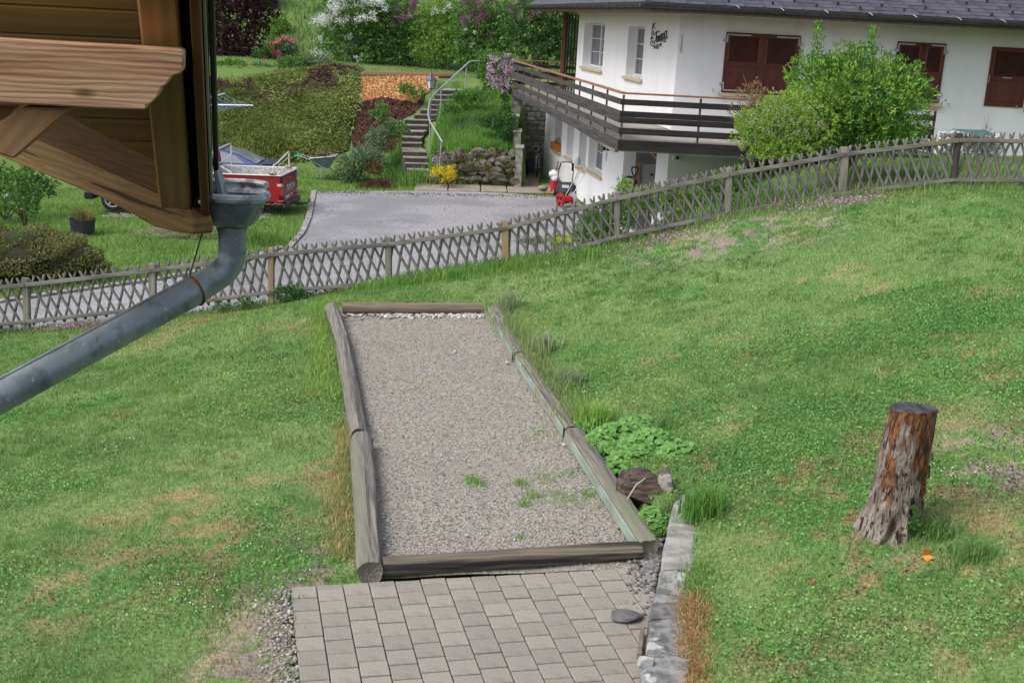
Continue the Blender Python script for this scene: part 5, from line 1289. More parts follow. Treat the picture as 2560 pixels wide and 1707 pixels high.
def shrub(name, label, cat, base, blobs, n, L_, W_, key, group=None, flowers=None, stems=5, r=.04, up=.35, trunk=False, shell=.4):
    t = thing(name, label, cat, base, group)
    crown('crown' if trunk else 'foliage', blobs, n, L_, W_, GREENS[key], t, up=up, shell=shell)
    tips = []
    for k in range(stems):
        bl = blobs[k % len(blobs)]; tips.append((bl[0] + random.uniform(-.6, .6) * bl[3], bl[1] + random.uniform(-.6, .6) * bl[4], bl[2] + random.uniform(0, .6) * bl[5]))
    branches('trunk' if trunk else 'stems', np.array(base) - [0, 0, .1], tips, r, m_stem, t)
    if flowers:
        for (mt, cl, m_, s_, el) in flowers:
            Q = np.concatenate([np.array(c_) + RNG.normal(size=(m_, 3)) * np.array([s_, s_, s_ * el]) for c_ in cl])
            V, F = leaf_quads(np.repeat(Q, 2, 0) + RNG.normal(size=(2 * len(Q), 3)) * s_ * .3, RNG.normal(size=(2 * len(Q), 3)), s_ * .62, s_ * .55, .2); np_mesh('flowers', V, F, mt, t)['kind'] = 'stuff'
    return t
m_fw = leafmat('flower_white', (.70, .72, .70), (.82, .83, .80), .2); m_fp = leafmat('flower_purple', (.22, .035, .17), (.42, .12, .34), .2); m_fl = leafmat('flower_lilac', (.45, .28, .42), (.62, .46, .58), .2)
m_fpink = leafmat('flower_pink', (.75, .13, .22), (.85, .28, .36), .2); m_fred = leafmat('flower_red', (.40, .02, .06), (.55, .04, .14), .2); m_fy = leafmat('flower_yellow', (.72, .52, .01), (.85, .68, .04), .2)
def bl(px, py, Y, rx, ry, rz): p = at(px, py, Y=Y); s = Y / 3000 * 1.0; return (p[0], p[1], p[2], rx * s, ry * s, rz * s)
def px_pts(n, x0, x1, y0, y1, Y, dy=.8): return [at(RNG.uniform(x0, x1), RNG.uniform(y0, y1), Y=Y + RNG.uniform(-dy, dy)) for _ in range(n)]
hb = lambda px, py: hill_px(px, py)
shrub('plum_tree', 'dark purple-leaved plum tree at the top of the slope', 'tree', at(580, 172, Y=57), [bl(575, 40, 57, 95, 80, 100), (*at(560, -40, Y=57), 2.2, 1.8, 1.6), bl(540, 110, 56.5, 70, 60, 55), bl(640, 20, 57.5, 55, 50, 60), bl(600, 120, 56.6, 50, 50, 45), bl(500, 60, 57, 60, 60, 90)], 17000, .15, .085, 'plum', trunk=True, r=.12, up=.1)
shrub('white_lilac', 'tall shrub covered with white flower balls', 'shrub', at(890, 162, Y=58), [bl(890, 20, 58, 85, 70, 70), bl(850, 90, 57.7, 60, 50, 60), bl(930, 90, 58, 60, 50, 70), bl(900, 130, 57.6, 70, 50, 35)], 9000, .16, .08, 'mid', 'flowering shrubs above the terrace', [(m_fw, px_pts(80, 824, 962, -24, 54, 57.0) + px_pts(14, 785, 830, 40, 62, 57.2) + px_pts(12, 790, 900, 60, 150, 57.2), 30, .10, .8)], r=.06)
shrub('purple_lilac', 'purple lilac beside the white flowering shrub', 'shrub', at(1000, 162, Y=58.5), [bl(990, 20, 58.5, 70, 60, 60), bl(960, 90, 58.8, 50, 50, 60), bl(1030, 100, 58.5, 50, 50, 60), bl(980, 145, 58, 60, 40, 25)], 7000, .16, .085, 'mid', 'flowering shrubs above the terrace', [(m_fp, px_pts(30, 935, 1045, -12, 50, 57.9) + px_pts(5, 940, 1000, 50, 66, 57.9), 34, .075, 1.4)], r=.06)
shrub('bushy_shrub', 'bright green bushy shrub between two purple lilacs', 'shrub', at(1110, 165, Y=58), [bl(1090, 70, 58, 65, 55, 60), bl(1130, 110, 57.7, 60, 55, 50), bl(1080, 130, 57.6, 60, 45, 35), bl(1110, 20, 58.4, 45, 45, 40)], 9500, .16, .06, 'lime', 'flowering shrubs above the terrace', [(m_fw, px_pts(8, 1070, 1140, 4, 34, 57.2), 22, .07, 1)], r=.05)
shrub('purple_lilac', 'large purple lilac left of the roof eave', 'shrub', at(1220, 165, Y=57), [bl(1200, 30, 57, 70, 60, 60), bl(1240, 90, 56.6, 65, 55, 60), bl(1170, 100, 57, 55, 50, 55), bl(1210, 140, 56.5, 80, 45, 30)], 9500, .16, .085, 'mid', 'flowering shrubs above the terrace', [(m_fp, px_pts(26, 1150, 1230, -8, 56, 56.2) + px_pts(8, 1180, 1290, 50, 110, 56.2), 34, .075, 1.3), (m_fw, px_pts(7, 1140, 1190, 60, 112, 56.2), 20, .06, 1)], r=.06)
shrub('dark_lilac', 'dark leafy lilac right behind the balcony end', 'shrub', at(1340, 160, Y=55), [bl(1320, 50, 55, 70, 55, 70), bl(1390, 70, 55, 60, 55, 75), bl(1340, 120, 54.6, 80, 45, 45), bl(1430, 90, 55, 50, 50, 80)], 9500, .15, .085, 'dark', 'flowering shrubs above the terrace', [(m_fp, px_pts(10, 1270, 1380, 10, 60, 54), 28, .07, 1.2)], r=.06)
shrub('pink_peony', 'tree peony with big pink blooms on the slope top', 'shrub', at(712, 152, Y=56), [bl(712, 125, 56, 32, 30, 28)], 1500, .14, .08, 'grey', None, [(m_fpink, [at(a, b_, Y=55.5) for a, b_ in ((716, 95), (730, 101), (735, 103), (697, 100), (690, 108), (697, 108), (684, 110), (708, 92))], 40, .06, .6)], r=.02)
shrub('red_peony', 'dark green bush with crimson blooms below the plum tree', 'shrub', at(675, 165, Y=55.5), [bl(672, 140, 55.5, 36, 30, 26)], 1900, .14, .08, 'dark', None, [(m_fred, [at(a, b_, Y=54.9) for a, b_ in ((685, 130), (690, 133), (694, 131), (693, 152), (685, 160), (662, 146), (675, 112))], 40, .06, .8), (leafmat('flower_magenta', (.6, .05, .3), (.7, .12, .4)), [at(a, b_, Y=54.8) for a, b_ in ((699, 141), (697, 130), (708, 148))], 30, .05, .8)], r=.02)
shrub('lime_bush', 'small yellow-green bush at the upper edge of the ground cover', 'shrub', at(605, 195, Y=54), [bl(605, 182, 53, 32, 26, 20), bl(632, 186, 53, 26, 25, 14)], 1600, .12, .05, 'lime', None, None, 3, .02)
for i_, (a_, b2, w_, h_, key_, lab_) in enumerate([(530, 190, 22, 16, 'grey', 'silvery low plant above the ground cover near the gutter'), (575, 168, 26, 12, 'mid', 'green plant under the plum tree skirt'), (650, 178, 26, 12, 'grey', 'blue-green plant between lime bush and peonies'), (735, 160, 30, 12, 'mid', 'leafy plant below the pink peony'), (785, 158, 26, 11, 'grey', 'grassy plant left of the white flowering shrub'), (545, 215, 24, 12, 'grey', 'greyish plant at the left end of the ground cover')]):
    shrub('border_plant', lab_, 'plant', at(a_, b2 + 8, Y=53.6), [bl(a_, b2, 53.2, w_ * 1.6, w_ * .8, h_ * 1.5)], 1900, .12, .045, key_, 'low plants along the top of the slope', None, 3, .015)
shrub('pale_bush', 'pale young shrub right of the plum tree', 'shrub', at(680, 110, Y=62), [bl(685, 75, 62, 26, 25, 32), bl(700, 55, 63, 25, 25, 20)], 1500, .16, .08, 'lime', None, None, 4, .03)
for i, (px, py, Yt, rx, rz, key, lab) in enumerate([(700, 45, 74, 60, 70, 'dark', 'dark green tree on the hill above the peonies'), (790, 10, 78, 80, 70, 'dark', 'dark tree behind the white flowering shrub'), (730, 20, 70, 35, 50, 'grey', 'hawthorn-like tree with pale blossom on the hill'),
     (880, -20, 84, 90, 80, 'mid', 'tree behind the white flowers at the top edge'), (1020, 10, 82, 90, 60, 'mid', 'green tree on the hill behind the purple lilac'), (1150, -10, 80, 90, 60, 'mid', 'green tree on the hill behind the bushy shrub'), (1290, 0, 78, 90, 80, 'dark', 'dark tree on the hill behind the roof corner'), (600, -40, 80, 110, 80, 'dark', 'dark tree on the hill behind the plum tree'), (640, 70, 66, 40, 50, 'dark', 'dark bush in the shade right of the plum tree')]):
    b0 = at(px, py, Y=Yt); gz = float(hill_z(b0[0], b0[1])); s = Yt / 3000
    shrub('hill_tree', lab, 'tree', (b0[0], b0[1], gz), [(b0[0], b0[1], max(b0[2], gz + rz * s * .7), rx * s, rx * s * .8, rz * s), (b0[0] + .4 * rx * s, b0[1] - .3, max(b0[2], gz + rz * s * .6) - .2 * rz * s, rx * s * .6, rx * s * .5, rz * s * .6)], 4200, .3, .16, key, 'trees on the hill', None, 4, .1, trunk=True)
for i, (a, b_, c, d, Yp, lab) in enumerate([(732, 61, 732, 106, 64, 'first grey meadow post from the plum tree, upright'), (740, 48, 736, 90, 67, 'slanting meadow post behind the first one'), (764, 37, 760, 76, 70, 'thin meadow post left of the white flowering shrub'), (818, 27, 815, 60, 73, 'farthest meadow post close to the white flowers'), (740, 108, 739, 142, 60, 'short wooden stake behind the pink peony')]):
    o = B().tube([at(c, d, Y=Yp) - [0, 0, .4], at(a, b_, Y=Yp)], .05, 7).out('meadow_post', M('post_grey', (.34, .33, .30), (.26, .25, .23), 6), None); props(o, lab, 'post', 'posts of the meadow fence')
# beds beside the stairs
shrub('rose_bush', 'loose shrub in the bark mulch left of the steps', 'shrub', hb(960, 300), [bl(950, 285, 46, 22, 20, 26), bl(990, 320, 45, 26, 20, 18)], 900, .11, .06, 'mid', None, None, 6, .02)
shrub('bed_shrub', 'low green shrub in the wood chips', 'shrub', hb(1020, 232), [bl(1015, 222, 49.5, 26, 22, 12), bl(1045, 232, 49, 20, 18, 12)], 800, .11, .06, 'mid', None, None, 3, .015)
shrub('bed_shrub', 'grey-green shrub above the lower steps', 'shrub', hb(940, 350), [bl(945, 345, 45, 30, 25, 26), bl(975, 330, 45, 22, 20, 20), bl(915, 370, 44.5, 20, 18, 15)], 1700, .11, .05, 'grey', None, None, 4, .015)
shrub('bed_shrub', 'broad dark shrub with reddish stems left of the stair foot', 'shrub', hb(880, 450), [bl(885, 412, 43.5, 45, 36, 34), bl(925, 402, 43.6, 38, 32, 34), bl(860, 440, 43.2, 22, 20, 16)], 3800, .12, .055, 'grey', None, None, 8, .02)
shrub('dry_fern', 'rust brown withered plant at the foot of the slope', 'plant', hb(960, 468), [bl(955, 462, 42, 38, 14, 9), bl(910, 468, 42, 20, 10, 5)], 1100, .14, .02, 'red', None, None, 3, .01)
shrub('dry_fern', 'brown dead fronds inside the broad shrub', 'plant', hb(925, 425), [bl(932, 420, 42.8, 24, 14, 12)], 420, .15, .02, 'red', None, None, 3, .01)
strip([hb(1000, 395), hb(1010, 430), hb(1030, 462)], 2600, .5, .03, ((.12, .26, .05), (.2, .34, .09)), .6, hill_z, label='bright tall grass along the left side of the lower steps', spread=.3)
strip([hb(800, 455), hb(880, 462), hb(960, 466)], 1800, .35, .03, ((.12, .26, .05), (.2, .3, .09)), .8, hill_z, label='grass fringe at the edge of the driveway below the slope', spread=.3)
# right of the stairs: rock wall, grass bank, weeping shrub, iris, yellow flowers, clematis
rw = thing('rock_wall', 'low mossy rock wall right of the stair foot', 'wall', yard_px(1190, 458))
crown('creeping_plants', [bl(1100 + 24 * k, 380 + 9 * (k % 3) + (k % 2) * 26, 42.9, 16, 6, 12) for k in range(8)], 1800, .09, .03, leafmat('creeper', (.09, .12, .04), (.20, .17, .08)), rw)
m_rock = M('mossy_rock', (.19, .175, .155), (.09, .08, .065), 5, .9, .02, 12, rnd=.2, c3=(.17, .12, .05), s3=2.2, t3=(.52, .66))
for row in range(4):
    for k in range(11):
        px = 1092 + k * 19.5 + (row % 2) * 9; py = 448 - row * 21
        p = at(px, py, Y=43.1 + row * .2)
        if p[0] > .75: continue
        p = at(px + random.uniform(-9, 9), py + random.uniform(-8, 8), Y=43.1 + row * .2); u_ = random.choice((.7, 1, 1.5)); rock('rock', p, (.2 * u_ * random.uniform(.8, 1.3), .18, .15 * random.uniform(.6, 1.2) * u_ ** .5), m_rock, rw, 200 + row * 20 + k, random.uniform(-.3, .3))
n = 26000; x = RNG.uniform(-3.4, -.08, n); y = RNG.uniform(43.9, 50, n); k = ~inpoly(x, y, STAIRPOLY); x, y = x[k], y[k]
P = np.stack([x, y, hill_z(x, y)], 1); t = fbm(x, y, 1.1, 3, 131)[:, None]; c = (np.array([.14, .32, .055]) * (1 - t) + np.array([.24, .44, .1]) * t) * RNG.uniform(.75, 1.2, (len(x), 1))
V, F, cc = blades(P, .42 * (.5 + fbm(x, y, .8, 2, 133)), .022, .6, c, 2); o = np_mesh('bank_long_grass', V, F, m_leaf_grass, col=cc); props(o, 'tall bright grass bank between steps and balcony', 'grass', kind='stuff')
shrub('weeping_conifer', 'dark drooping evergreen shrub below the balcony end', 'shrub', hb(1250, 335), [bl(1245, 300, 44.5, 42, 34, 22), bl(1270, 325, 44.2, 22, 22, 20), bl(1205, 300, 44.8, 20, 18, 10)], 3600, .15, .03, 'dark', None, None, 4, .02, up=-.5)
for lab, a, b_, Yp, nn in (('blue-green iris leaves below the clematis', 1205, 272, 46.5, 60), ('iris leaf clump beside the upper steps', 1165, 285, 46.5, 40)):
    p = at(a, b_, Y=Yp); p[2] = float(hill_z(p[0], p[1])); Q = p + np.c_[RNG.normal(0, .22, nn), RNG.normal(0, .15, nn), np.zeros(nn)]; cI = np.full((nn, 3), (.13, .24, .15)) * RNG.uniform(.8, 1.2, (nn, 1))
    V, F, cc = blades(Q, .55, .045, .4, cI, 2); t = thing('iris_clump', lab, 'plant', p); np_mesh('leaves', V, F, m_leaf_grass, t, col=cc)['kind'] = 'stuff'
shrub('herb_bush', 'mixed green plants on the bank beside the upper steps', 'plant', hb(1160, 250), [bl(1160, 245, 48, 30, 30, 16), bl(1130, 275, 46.8, 26, 20, 12), bl(1200, 240, 48, 24, 24, 16)], 2200, .1, .05, 'mid', None, None, 3, .015)
shrub('yellow_flower_clump', 'bright yellow flower clump beside the bottom steps', 'flowers', yard_px(1110, 455), [bl(1110, 432, 42.3, 34, 20, 16), bl(1090, 425, 42.3, 18, 14, 10)], 700, .1, .03, 'mid', None, [(m_fy, px_pts(44, 1078, 1136, 415, 438, 42.0, .25) + px_pts(18, 1098, 1140, 432, 452, 41.9, .2), 16, .05, .7)], 3, .01)
for i, (a, b_) in enumerate([(1090, 392), (1125, 388), (1150, 390), (1140, 395), (1180, 402)]):
    pass
PP = np.concatenate([at(a, b_, Y=43.0) + RNG.normal(size=(60, 3)) * [.25, .1, .07] for a, b_ in ((1090, 393), (1125, 389), (1150, 391), (1195, 405))])
V, F = leaf_quads(PP, RNG.normal(size=(len(PP), 3)), .05, .05, .2); props(np_mesh('aubrieta_flowers', V, F, m_fl), 'lilac cushion flowers spilling over the rock wall', 'flowers', kind='stuff')
strip([yard_px(1080, 462), yard_px(1180, 462), yard_px(1290, 452), yard_px(1300, 435)], 2200, .3, .025, ((.13, .22, .05), (.26, .28, .1)), .8, lambda x, y: yard_z(x, y), label='weedy grass at the foot of the rock wall', spread=.16)
# clematis on the balcony corner
ct = thing('clematis', 'pale pink flowering clematis climbing the far balcony corner', 'climber', at(1262, 300, Y=46.5))
crown('foliage', [bl(1240, 150, 46.6, 36, 22, 18), bl(1250, 190, 46.5, 24, 20, 36), bl(1265, 250, 46.4, 14, 14, 45), bl(1215, 190, 46.8, 22, 18, 40), bl(1225, 140, 47, 40, 20, 12)], 3800, .09, .06, GREENS['mid'], ct)
Q = np.concatenate([c_ + RNG.normal(size=(7, 3)) * .035 for c_ in px_pts(120, 1218, 1285, 136, 215, 46.0, .3) + px_pts(26, 1240, 1272, 195, 232, 46.0, .2)]); V, F = leaf_quads(Q, RNG.normal(size=(len(Q), 3)), .07, .06, .2); np_mesh('flowers', V, F, m_fl, ct)
branches('stems', at(1262, 305, Y=46.5), [at(1262, 200, Y=46.4), at(1250, 170, Y=46.5), at(1268, 230, Y=46.4), at(1240, 200, Y=46.6)], .03, m_stem, ct)
# stepped concrete wall and coursed stone wall beside the house
sw = thing('stepped_wall', 'stepped concrete wall with capped blocks beside the lower yard', 'wall', at(1300, 435, Y=43))
for (a, b_, c, d, Yp) in [(1279, 1297, 293, 430, 45.0), (1285, 1303, 331, 440, 44.0), (1290, 1308, 372, 448, 43.0)]:
    p0 = at(a, c, Y=Yp); p1 = at(b_, c, Y=Yp); z1 = p0[2]; q = B().box(((p0[0] + p1[0]) / 2, Yp + .5, (z1 - 1.4) / 2), (p1[0] - p0[0], 1.0, z1 + 1.4)); o = q.out('wall_block', m_concrete, sw, bevel=.012)
    B().box(((p0[0] + p1[0]) / 2, Yp + .5, z1 + .03), (p1[0] - p0[0] + .07, 1.06, .06)).out('cap', m_concrete, o, bevel=.01)
sw2 = thing('stone_wall', 'coursed grey natural stone wall under the balcony end', 'wall', at(1330, 430, Y=47.9))
Yw = 47.95; xa, xb = at(1284, 300, Y=Yw)[0], at(1372, 300, Y=Yw)[0]
B().box(((xa + xb) / 2, Yw + .16, .3), (xb - xa, .2, 3.3)).out('mortar', M('mortar', (.40, .39, .375), (.48, .46, .44), 9, .95), sw2)
m_cst = M('course_stone', (.20, .21, .215), (.32, .31, .29), 6, .85, .01, 25, rnd=.35, c3=(.38, .31, .21), s3=1.2, t3=(.6, .7))
z = -1.3
while z < 1.85:
    h = random.uniform(.13, .24); x = xa + random.uniform(-.1, .05)
    while x < xb - .08:
        w = random.uniform(.14, .5); x1 = min(x + w, xb)
        B().box(((x + x1) / 2, Yw + .04, z + h / 2), (x1 - x - .03, .14, h - .03)).out('stone', m_cst, sw2, bevel=.02, jitter=.008); x = x1
    z += h
# ------------------------------------------------------------------ bushes between fence and house
t = shrub('large_bush', 'large glossy green bush with upright shoots behind the fence', 'bush', at(2120, 408, Y=24.2), [bl(2130, 250, 24.3, 150, 120, 90), bl(2210, 270, 24, 110, 100, 100), bl(2050, 200, 24.6, 90, 90, 60), bl(2160, 330, 23.9, 120, 100, 60), bl(2140, 170, 24.6, 90, 70, 50), bl(2270, 230, 24.2, 55, 60, 50), bl(2080, 300, 23.9, 90, 90, 80), bl(2240, 350, 23.8, 70, 70, 40)], 21000, .105, .034, 'priv', None, None, 9, .03)
for (a, y0, y1, nn, w) in [(2045, 58, 190, 420, 11), (2180, 68, 170, 360, 10), (2145, 108, 190, 280, 18), (2115, 128, 200, 160, 14), (2250, 140, 210, 260, 14), (2290, 155, 220, 220, 14), (2225, 130, 210, 200, 16), (2320, 215, 270, 160, 14)]:
    s = RNG.uniform(0, 1, nn); P = np.array([at(a + RNG.normal(0, w) * (.5 + q * .7) + q * (-6), y0 + (y1 - y0) * q, Y=24.3 + RNG.normal(0, .12)) for q in s])
    V, F = leaf_quads(P, RNG.normal(size=(nn, 3)) * .6 + [0, 0, .6], .08, .026, .2); np_mesh('shoot_leaves', V, F, GREENS['priv'], t)
    B().tube([at(a + 4, y1 + 30, Y=24.3), at(a - 4, y0 + 4, Y=24.3)], [.012, .004], 5).out('shoot', m_stem, t)
crown('new_leaves', [bl(2130, 240, 24.0, 150, 115, 95), bl(2210, 260, 23.7, 115, 100, 100), bl(2050, 195, 24.3, 95, 90, 62), bl(2270, 230, 24, 60, 60, 55)], 3000, .09, .03, GREENS['tip'], t, up=.7, shell=.12)
shrub('spirea_bush', 'light green twiggy bush with faded white blossom in front of the balcony', 'bush', at(1960, 412, Y=23.6), [bl(1960, 310, 23.6, 110, 90, 70), bl(1900, 330, 23.6, 70, 70, 62), bl(2020, 320, 23.4, 80, 80, 62), bl(1950, 370, 23.3, 90, 70, 32), bl(1870, 310, 23.8, 36, 50, 40), bl(1985, 262, 23.7, 80, 70, 40), bl(2060, 260, 23.8, 70, 70, 60)], 24000, .055, .024, 'tip', None, [(leafmat('faded_blossom', (.45, .40, .30), (.62, .58, .5)), px_pts(110, 1860, 2060, 262, 350, 23.0, .3), 5, .03, .6)], 9, .02)
crown('deep_foliage', [bl(1955, 330, 23.9, 110, 90, 60), bl(2020, 350, 23.7, 90, 80, 45)], 5000, .06, .03, GREENS['priv'], bpy.data.objects['spirea_bush'])
shrub('brown_branch_shrub', 'half dry brownish shrub at the left of the large bush', 'bush', at(1880, 405, Y=23.9), [bl(1880, 240, 24, 40, 30, 36), bl(1860, 280, 24, 34, 30, 34), bl(1905, 262, 24, 30, 28, 30)], 1700, .055, .018, 'brown', None, None, 14, .012)
bb = B()
for (a, y0, dx) in [(1858, 188, 30), (1875, 205, 10), (1896, 215, -16), (1850, 222, 26), (1903, 218, -10)]:
    bb.tube([at(1880, 320, Y=24), at(a + dx * .8, (y0 + 320) / 2, Y=24), at(a, y0, Y=23.9)], [.014, .009, .004], 5)
bb.out('bare_twigs', M('tan_twig', (.34, .26, .15), None), bpy.data.objects['brown_branch_shrub'])
shrub('bank_shrub', 'low leafy shrub behind the fence below the reel mower', 'bush', bk and (2.3, 23.0, float(bk(2.3, 23.0))), [bl(1490, 560, 23, 45, 40, 40), bl(1540, 545, 23, 50, 40, 50), bl(1470, 590, 22.6, 40, 35, 25)], 5200, .075, .03, 'mid', None, None, 4, .015)
shrub('bank_shrub', 'leafy shrub behind the fence under the alcove', 'bush', (3.2, 24.5, float(bk(3.2, 24.5))), [bl(1590, 500, 24.5, 40, 40, 30), bl(1640, 500, 24.5, 45, 40, 34), bl(1700, 490, 24.3, 50, 40, 30), bl(1560, 470, 24.8, 20, 18, 22)], 5200, .075, .03, 'lime', None, None, 4, .015)
shrub('bank_shrub', 'dark leafy weeds behind the fence between its sixth and seventh posts', 'bush', (4.3, 23.3, float(bk(4.3, 23.3))), [bl(1790, 470, 23.3, 60, 45, 34), bl(1840, 450, 23.5, 40, 40, 30)], 3600, .08, .03, 'mid', None, None, 4, .015)
shrub('euphorbia_clump', 'yellow-green flowering clump seen through the fence', 'plant', yard_px(1390, 615), [bl(1400, 602, 26, 34, 20, 12)], 900, .06, .04, 'tip', None, [(leafmat('flower_lime', (.55, .52, .04), (.68, .62, .1)), px_pts(50, 1378, 1440, 594, 606, 25.6, .2), 7, .03, .5)], 2, .01)
strip([yard_px(1310, 610), yard_px(1350, 605)], 260, .3, .02, ((.16, .26, .16), (.24, .32, .2)), .7, lambda x, y: yard_z(x, y), label='blue-green grass clump behind the fence by the driveway', spread=.15, name='grass_tuft')
shrub('fence_weed', 'dark low shrub at the fence foot right of the gutter pipe', 'bush', (fb[3][0] + .3, 20.8, fb[3][2]), [bl(720, 735, 20.7, 42, 30, 26), bl(760, 745, 20.7, 30, 25, 18), bl(620, 760, 20.7, 30, 24, 16), bl(560, 765, 20.7, 30, 20, 12)], 3600, .045, .02, 'dark', None, None, 3, .01)
# gabion planter at the house wall
gb_ = thing('gabion_planter', 'wire gabion filled with pale round stones by the house wall', 'planter', at(2440, 412, Y=28.5))
Yg_ = 28.6; x0, x1 = at(2345, 360, Y=Yg_)[0], at(2510, 360, Y=Yg_)[0]; zt = at(2430, 332, Y=Yg_)[2]; zb = float(bk(8, 28.6)) - .05
n = 620; P = np.c_[RNG.uniform(x0, x1, n), RNG.uniform(Yg_ - .02, Yg_ + .25, n), RNG.uniform(zb, zt - .03, n)]
pebbles('stone_fill', P, RNG.uniform(.035, .07, n), island('gabion_stone', (.42, .42, .43), (.66, .66, .67)), gb_, .8)['kind'] = 'stuff'
w = B()
for i in range(15): x = x0 + (x1 - x0) * i / 14; w.tube([(x, Yg_ - .1, zb), (x, Yg_ - .1, zt + .05)], .004, 4)
for i in range(9): z = zb + (zt + .05 - zb) * i / 8; w.tube([(x0, Yg_ - .1, z), (x1, Yg_ - .1, z)], .004, 4)
w.out('wire_mesh', m_hinge, gb_)
q = B(); q.prism([at(2382, 325, Y=28.5), at(2470, 329, Y=28.4), at(2490, 340, Y=28.2), at(2440, 339, Y=28.1)], (0, .1, .02)); o = q.out('plastic_sheet', M('green_tarp', (.06, .12, .12), (.09, .17, .17), 9, .4), None); props(o, 'dark green tarp piece lying on the gabion', 'tarp')
crown('dry_plant', [bl(2465, 325, 28.5, 14, 8, 12)], 90, .06, .01, GREENS['olive'], gb_)
B().tube([at(2464, 330, Y=28.5), at(2462, 292, Y=28.5)], .005, 5).tube([at(2466, 330, Y=28.5), at(2472, 290, Y=28.5)], .005, 5).out('dry_stalks', m_twig, gb_)
# ------------------------------------------------------------------ left yard plants
t = thing('juniper_mound', 'wide clipped olive-green juniper mound behind the fence at left', 'bush', yard_px(100, 712))
MB_ = [bl(60, 640, 26.3, 150, 150, 68), bl(170, 655, 26.3, 85, 100, 55), bl(-90, 640, 26.5, 150, 150, 75), bl(225, 670, 26.2, 45, 55, 34)]
P, d = blob_points(MB_, 46000, .10); k = (P[:, 2] > yard_z(P[:, 0], P[:, 1])) & (d[:, 2] > -.35); P, d = P[k], d[k]
tt = sstep(.3, .7, fbm(P[:, 0] * 1.0, P[:, 2] * 1.0 + P[:, 1], 2.2, 3, 141))[:, None]; c = (np.array([.17, .19, .055]) * (1 - tt) + np.array([.29, .29, .1]) * tt) * RNG.uniform(.6, 1.3, (len(P), 1))
g_ = sstep(.55, .75, fbm(P[:, 0], P[:, 1], .9, 2, 145))[:, None] * .5; c = c * (1 - g_) + np.array([.11, .19, .045]) * g_
V, F = leaf_quads(P, d * .8 + RNG.normal(size=(len(P), 3)) * .6 + [0, 0, .3], .07 * RNG.uniform(.6, 1.3, len(P)), .03, .2); np_mesh('foliage', V, F, m_leaf_grass, t, col=np.repeat(c, 4, 0))
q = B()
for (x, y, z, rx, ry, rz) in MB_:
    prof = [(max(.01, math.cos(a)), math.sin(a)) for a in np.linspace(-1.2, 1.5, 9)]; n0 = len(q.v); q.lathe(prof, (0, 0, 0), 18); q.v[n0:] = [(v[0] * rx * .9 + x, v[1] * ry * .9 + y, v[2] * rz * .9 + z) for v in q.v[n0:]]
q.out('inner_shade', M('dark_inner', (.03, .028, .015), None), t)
base = yard_px(62, 560)
shrub('rose_shrub', 'leggy rose shrub with one white bloom at the left edge', 'shrub', base, [bl(70, 480, 31, 34, 30, 45), bl(40, 455, 31, 34, 28, 32), bl(80, 520, 31, 26, 24, 28), bl(20, 500, 31.3, 26, 24, 40)], 1900, .085, .055, 'mid', None, [(m_fw, [at(15, 489, Y=30.6)], 30, .035, .8)], 9, .035)
shrub('hedge_bush', 'dark brown-green hedge behind the rose shrub', 'bush', yard_px(10, 545), [bl(-20, 470, 33.5, 70, 50, 60), bl(60, 450, 34.5, 60, 40, 40), bl(110, 470, 34.5, 40, 30, 22)], 3600, .1, .05, 'dark', None, None, 5, .03)
pt = yard_px(207, 582); pot = thing('plant_pot', 'large dark grey plastic tub with dry ornamental grass', 'pot', pt)
B().lathe([(.26, 0), (.30, .02), (.335, .34), (.35, .35), (.35, .385), (.325, .385), (.315, .33), (.02, .32)], pt, 28).out('tub', M('dark_tub', (.045, .047, .052), (.06, .062, .066), 6, .6), pot, smooth=True)
B().tube([pt + [-.12, -.35, .37], pt + [-.1, -.37, .42], pt + [-.02, -.37, .42], pt + [0, -.35, .37]], .012, 6).out('handle', m_black, pot)
Q = pt + np.c_[RNG.normal(0, .12, 420), RNG.normal(0, .1, 420), np.full(420, .33)]; a = RNG.uniform(0, 1, (420, 1)); c = np.array([.14, .2, .05]) * a + np.array([.42, .3, .13]) * (1 - a)
V, F, cc = blades(Q, .38, .012, 1.1, c, 2); np_mesh('grass_plant', V, F, m_leaf_grass, pot, col=cc)
bb = B()
for k in range(7): x = random.uniform(.05, .25); bb.tube([pt + [x, -.05, .33], pt + [x + random.uniform(-.1, .14), -.08, random.uniform(.5, .66)]], .008, 5)
bb.out('cut_stalks', M('straw', (.5, .42, .28), None), pot)
hc = yard_px(455, 590); hp_ = thing('twig_heap', 'heap of grey-brown prunings on the grass behind the pipe', 'twig heap', hc)
bb = B()
for k in range(420):
    a = random.uniform(0, 6.28); r = abs(random.gauss(0, .45)); c = hc + np.array([r * math.cos(a) * 1.45, r * math.sin(a) * .8, max(.02, .42 * math.exp(-r * r * 2.2) * random.uniform(.2, 1.1))])
    d = np.array([random.gauss(0, 1), random.gauss(0, .7), random.gauss(0, .22)]); d = unit(d) * random.uniform(.15, .5); bb.tube([c - d / 2, c + np.array([random.gauss(0, .04)] * 3), c + d / 2], [.007, .006, .003], 4, cap=False)
bb.out('twigs', m_twig, hp_)['kind'] = 'stuff'
strip([yard_px(560, 590), yard_px(640, 600), yard_px(690, 612)], 900, .3, .02, ((.10, .22, .04), (.2, .3, .08)), .8, lambda x, y: yard_z(x, y), label='taller grass beside the twig heap near the kerb', spread=.3)
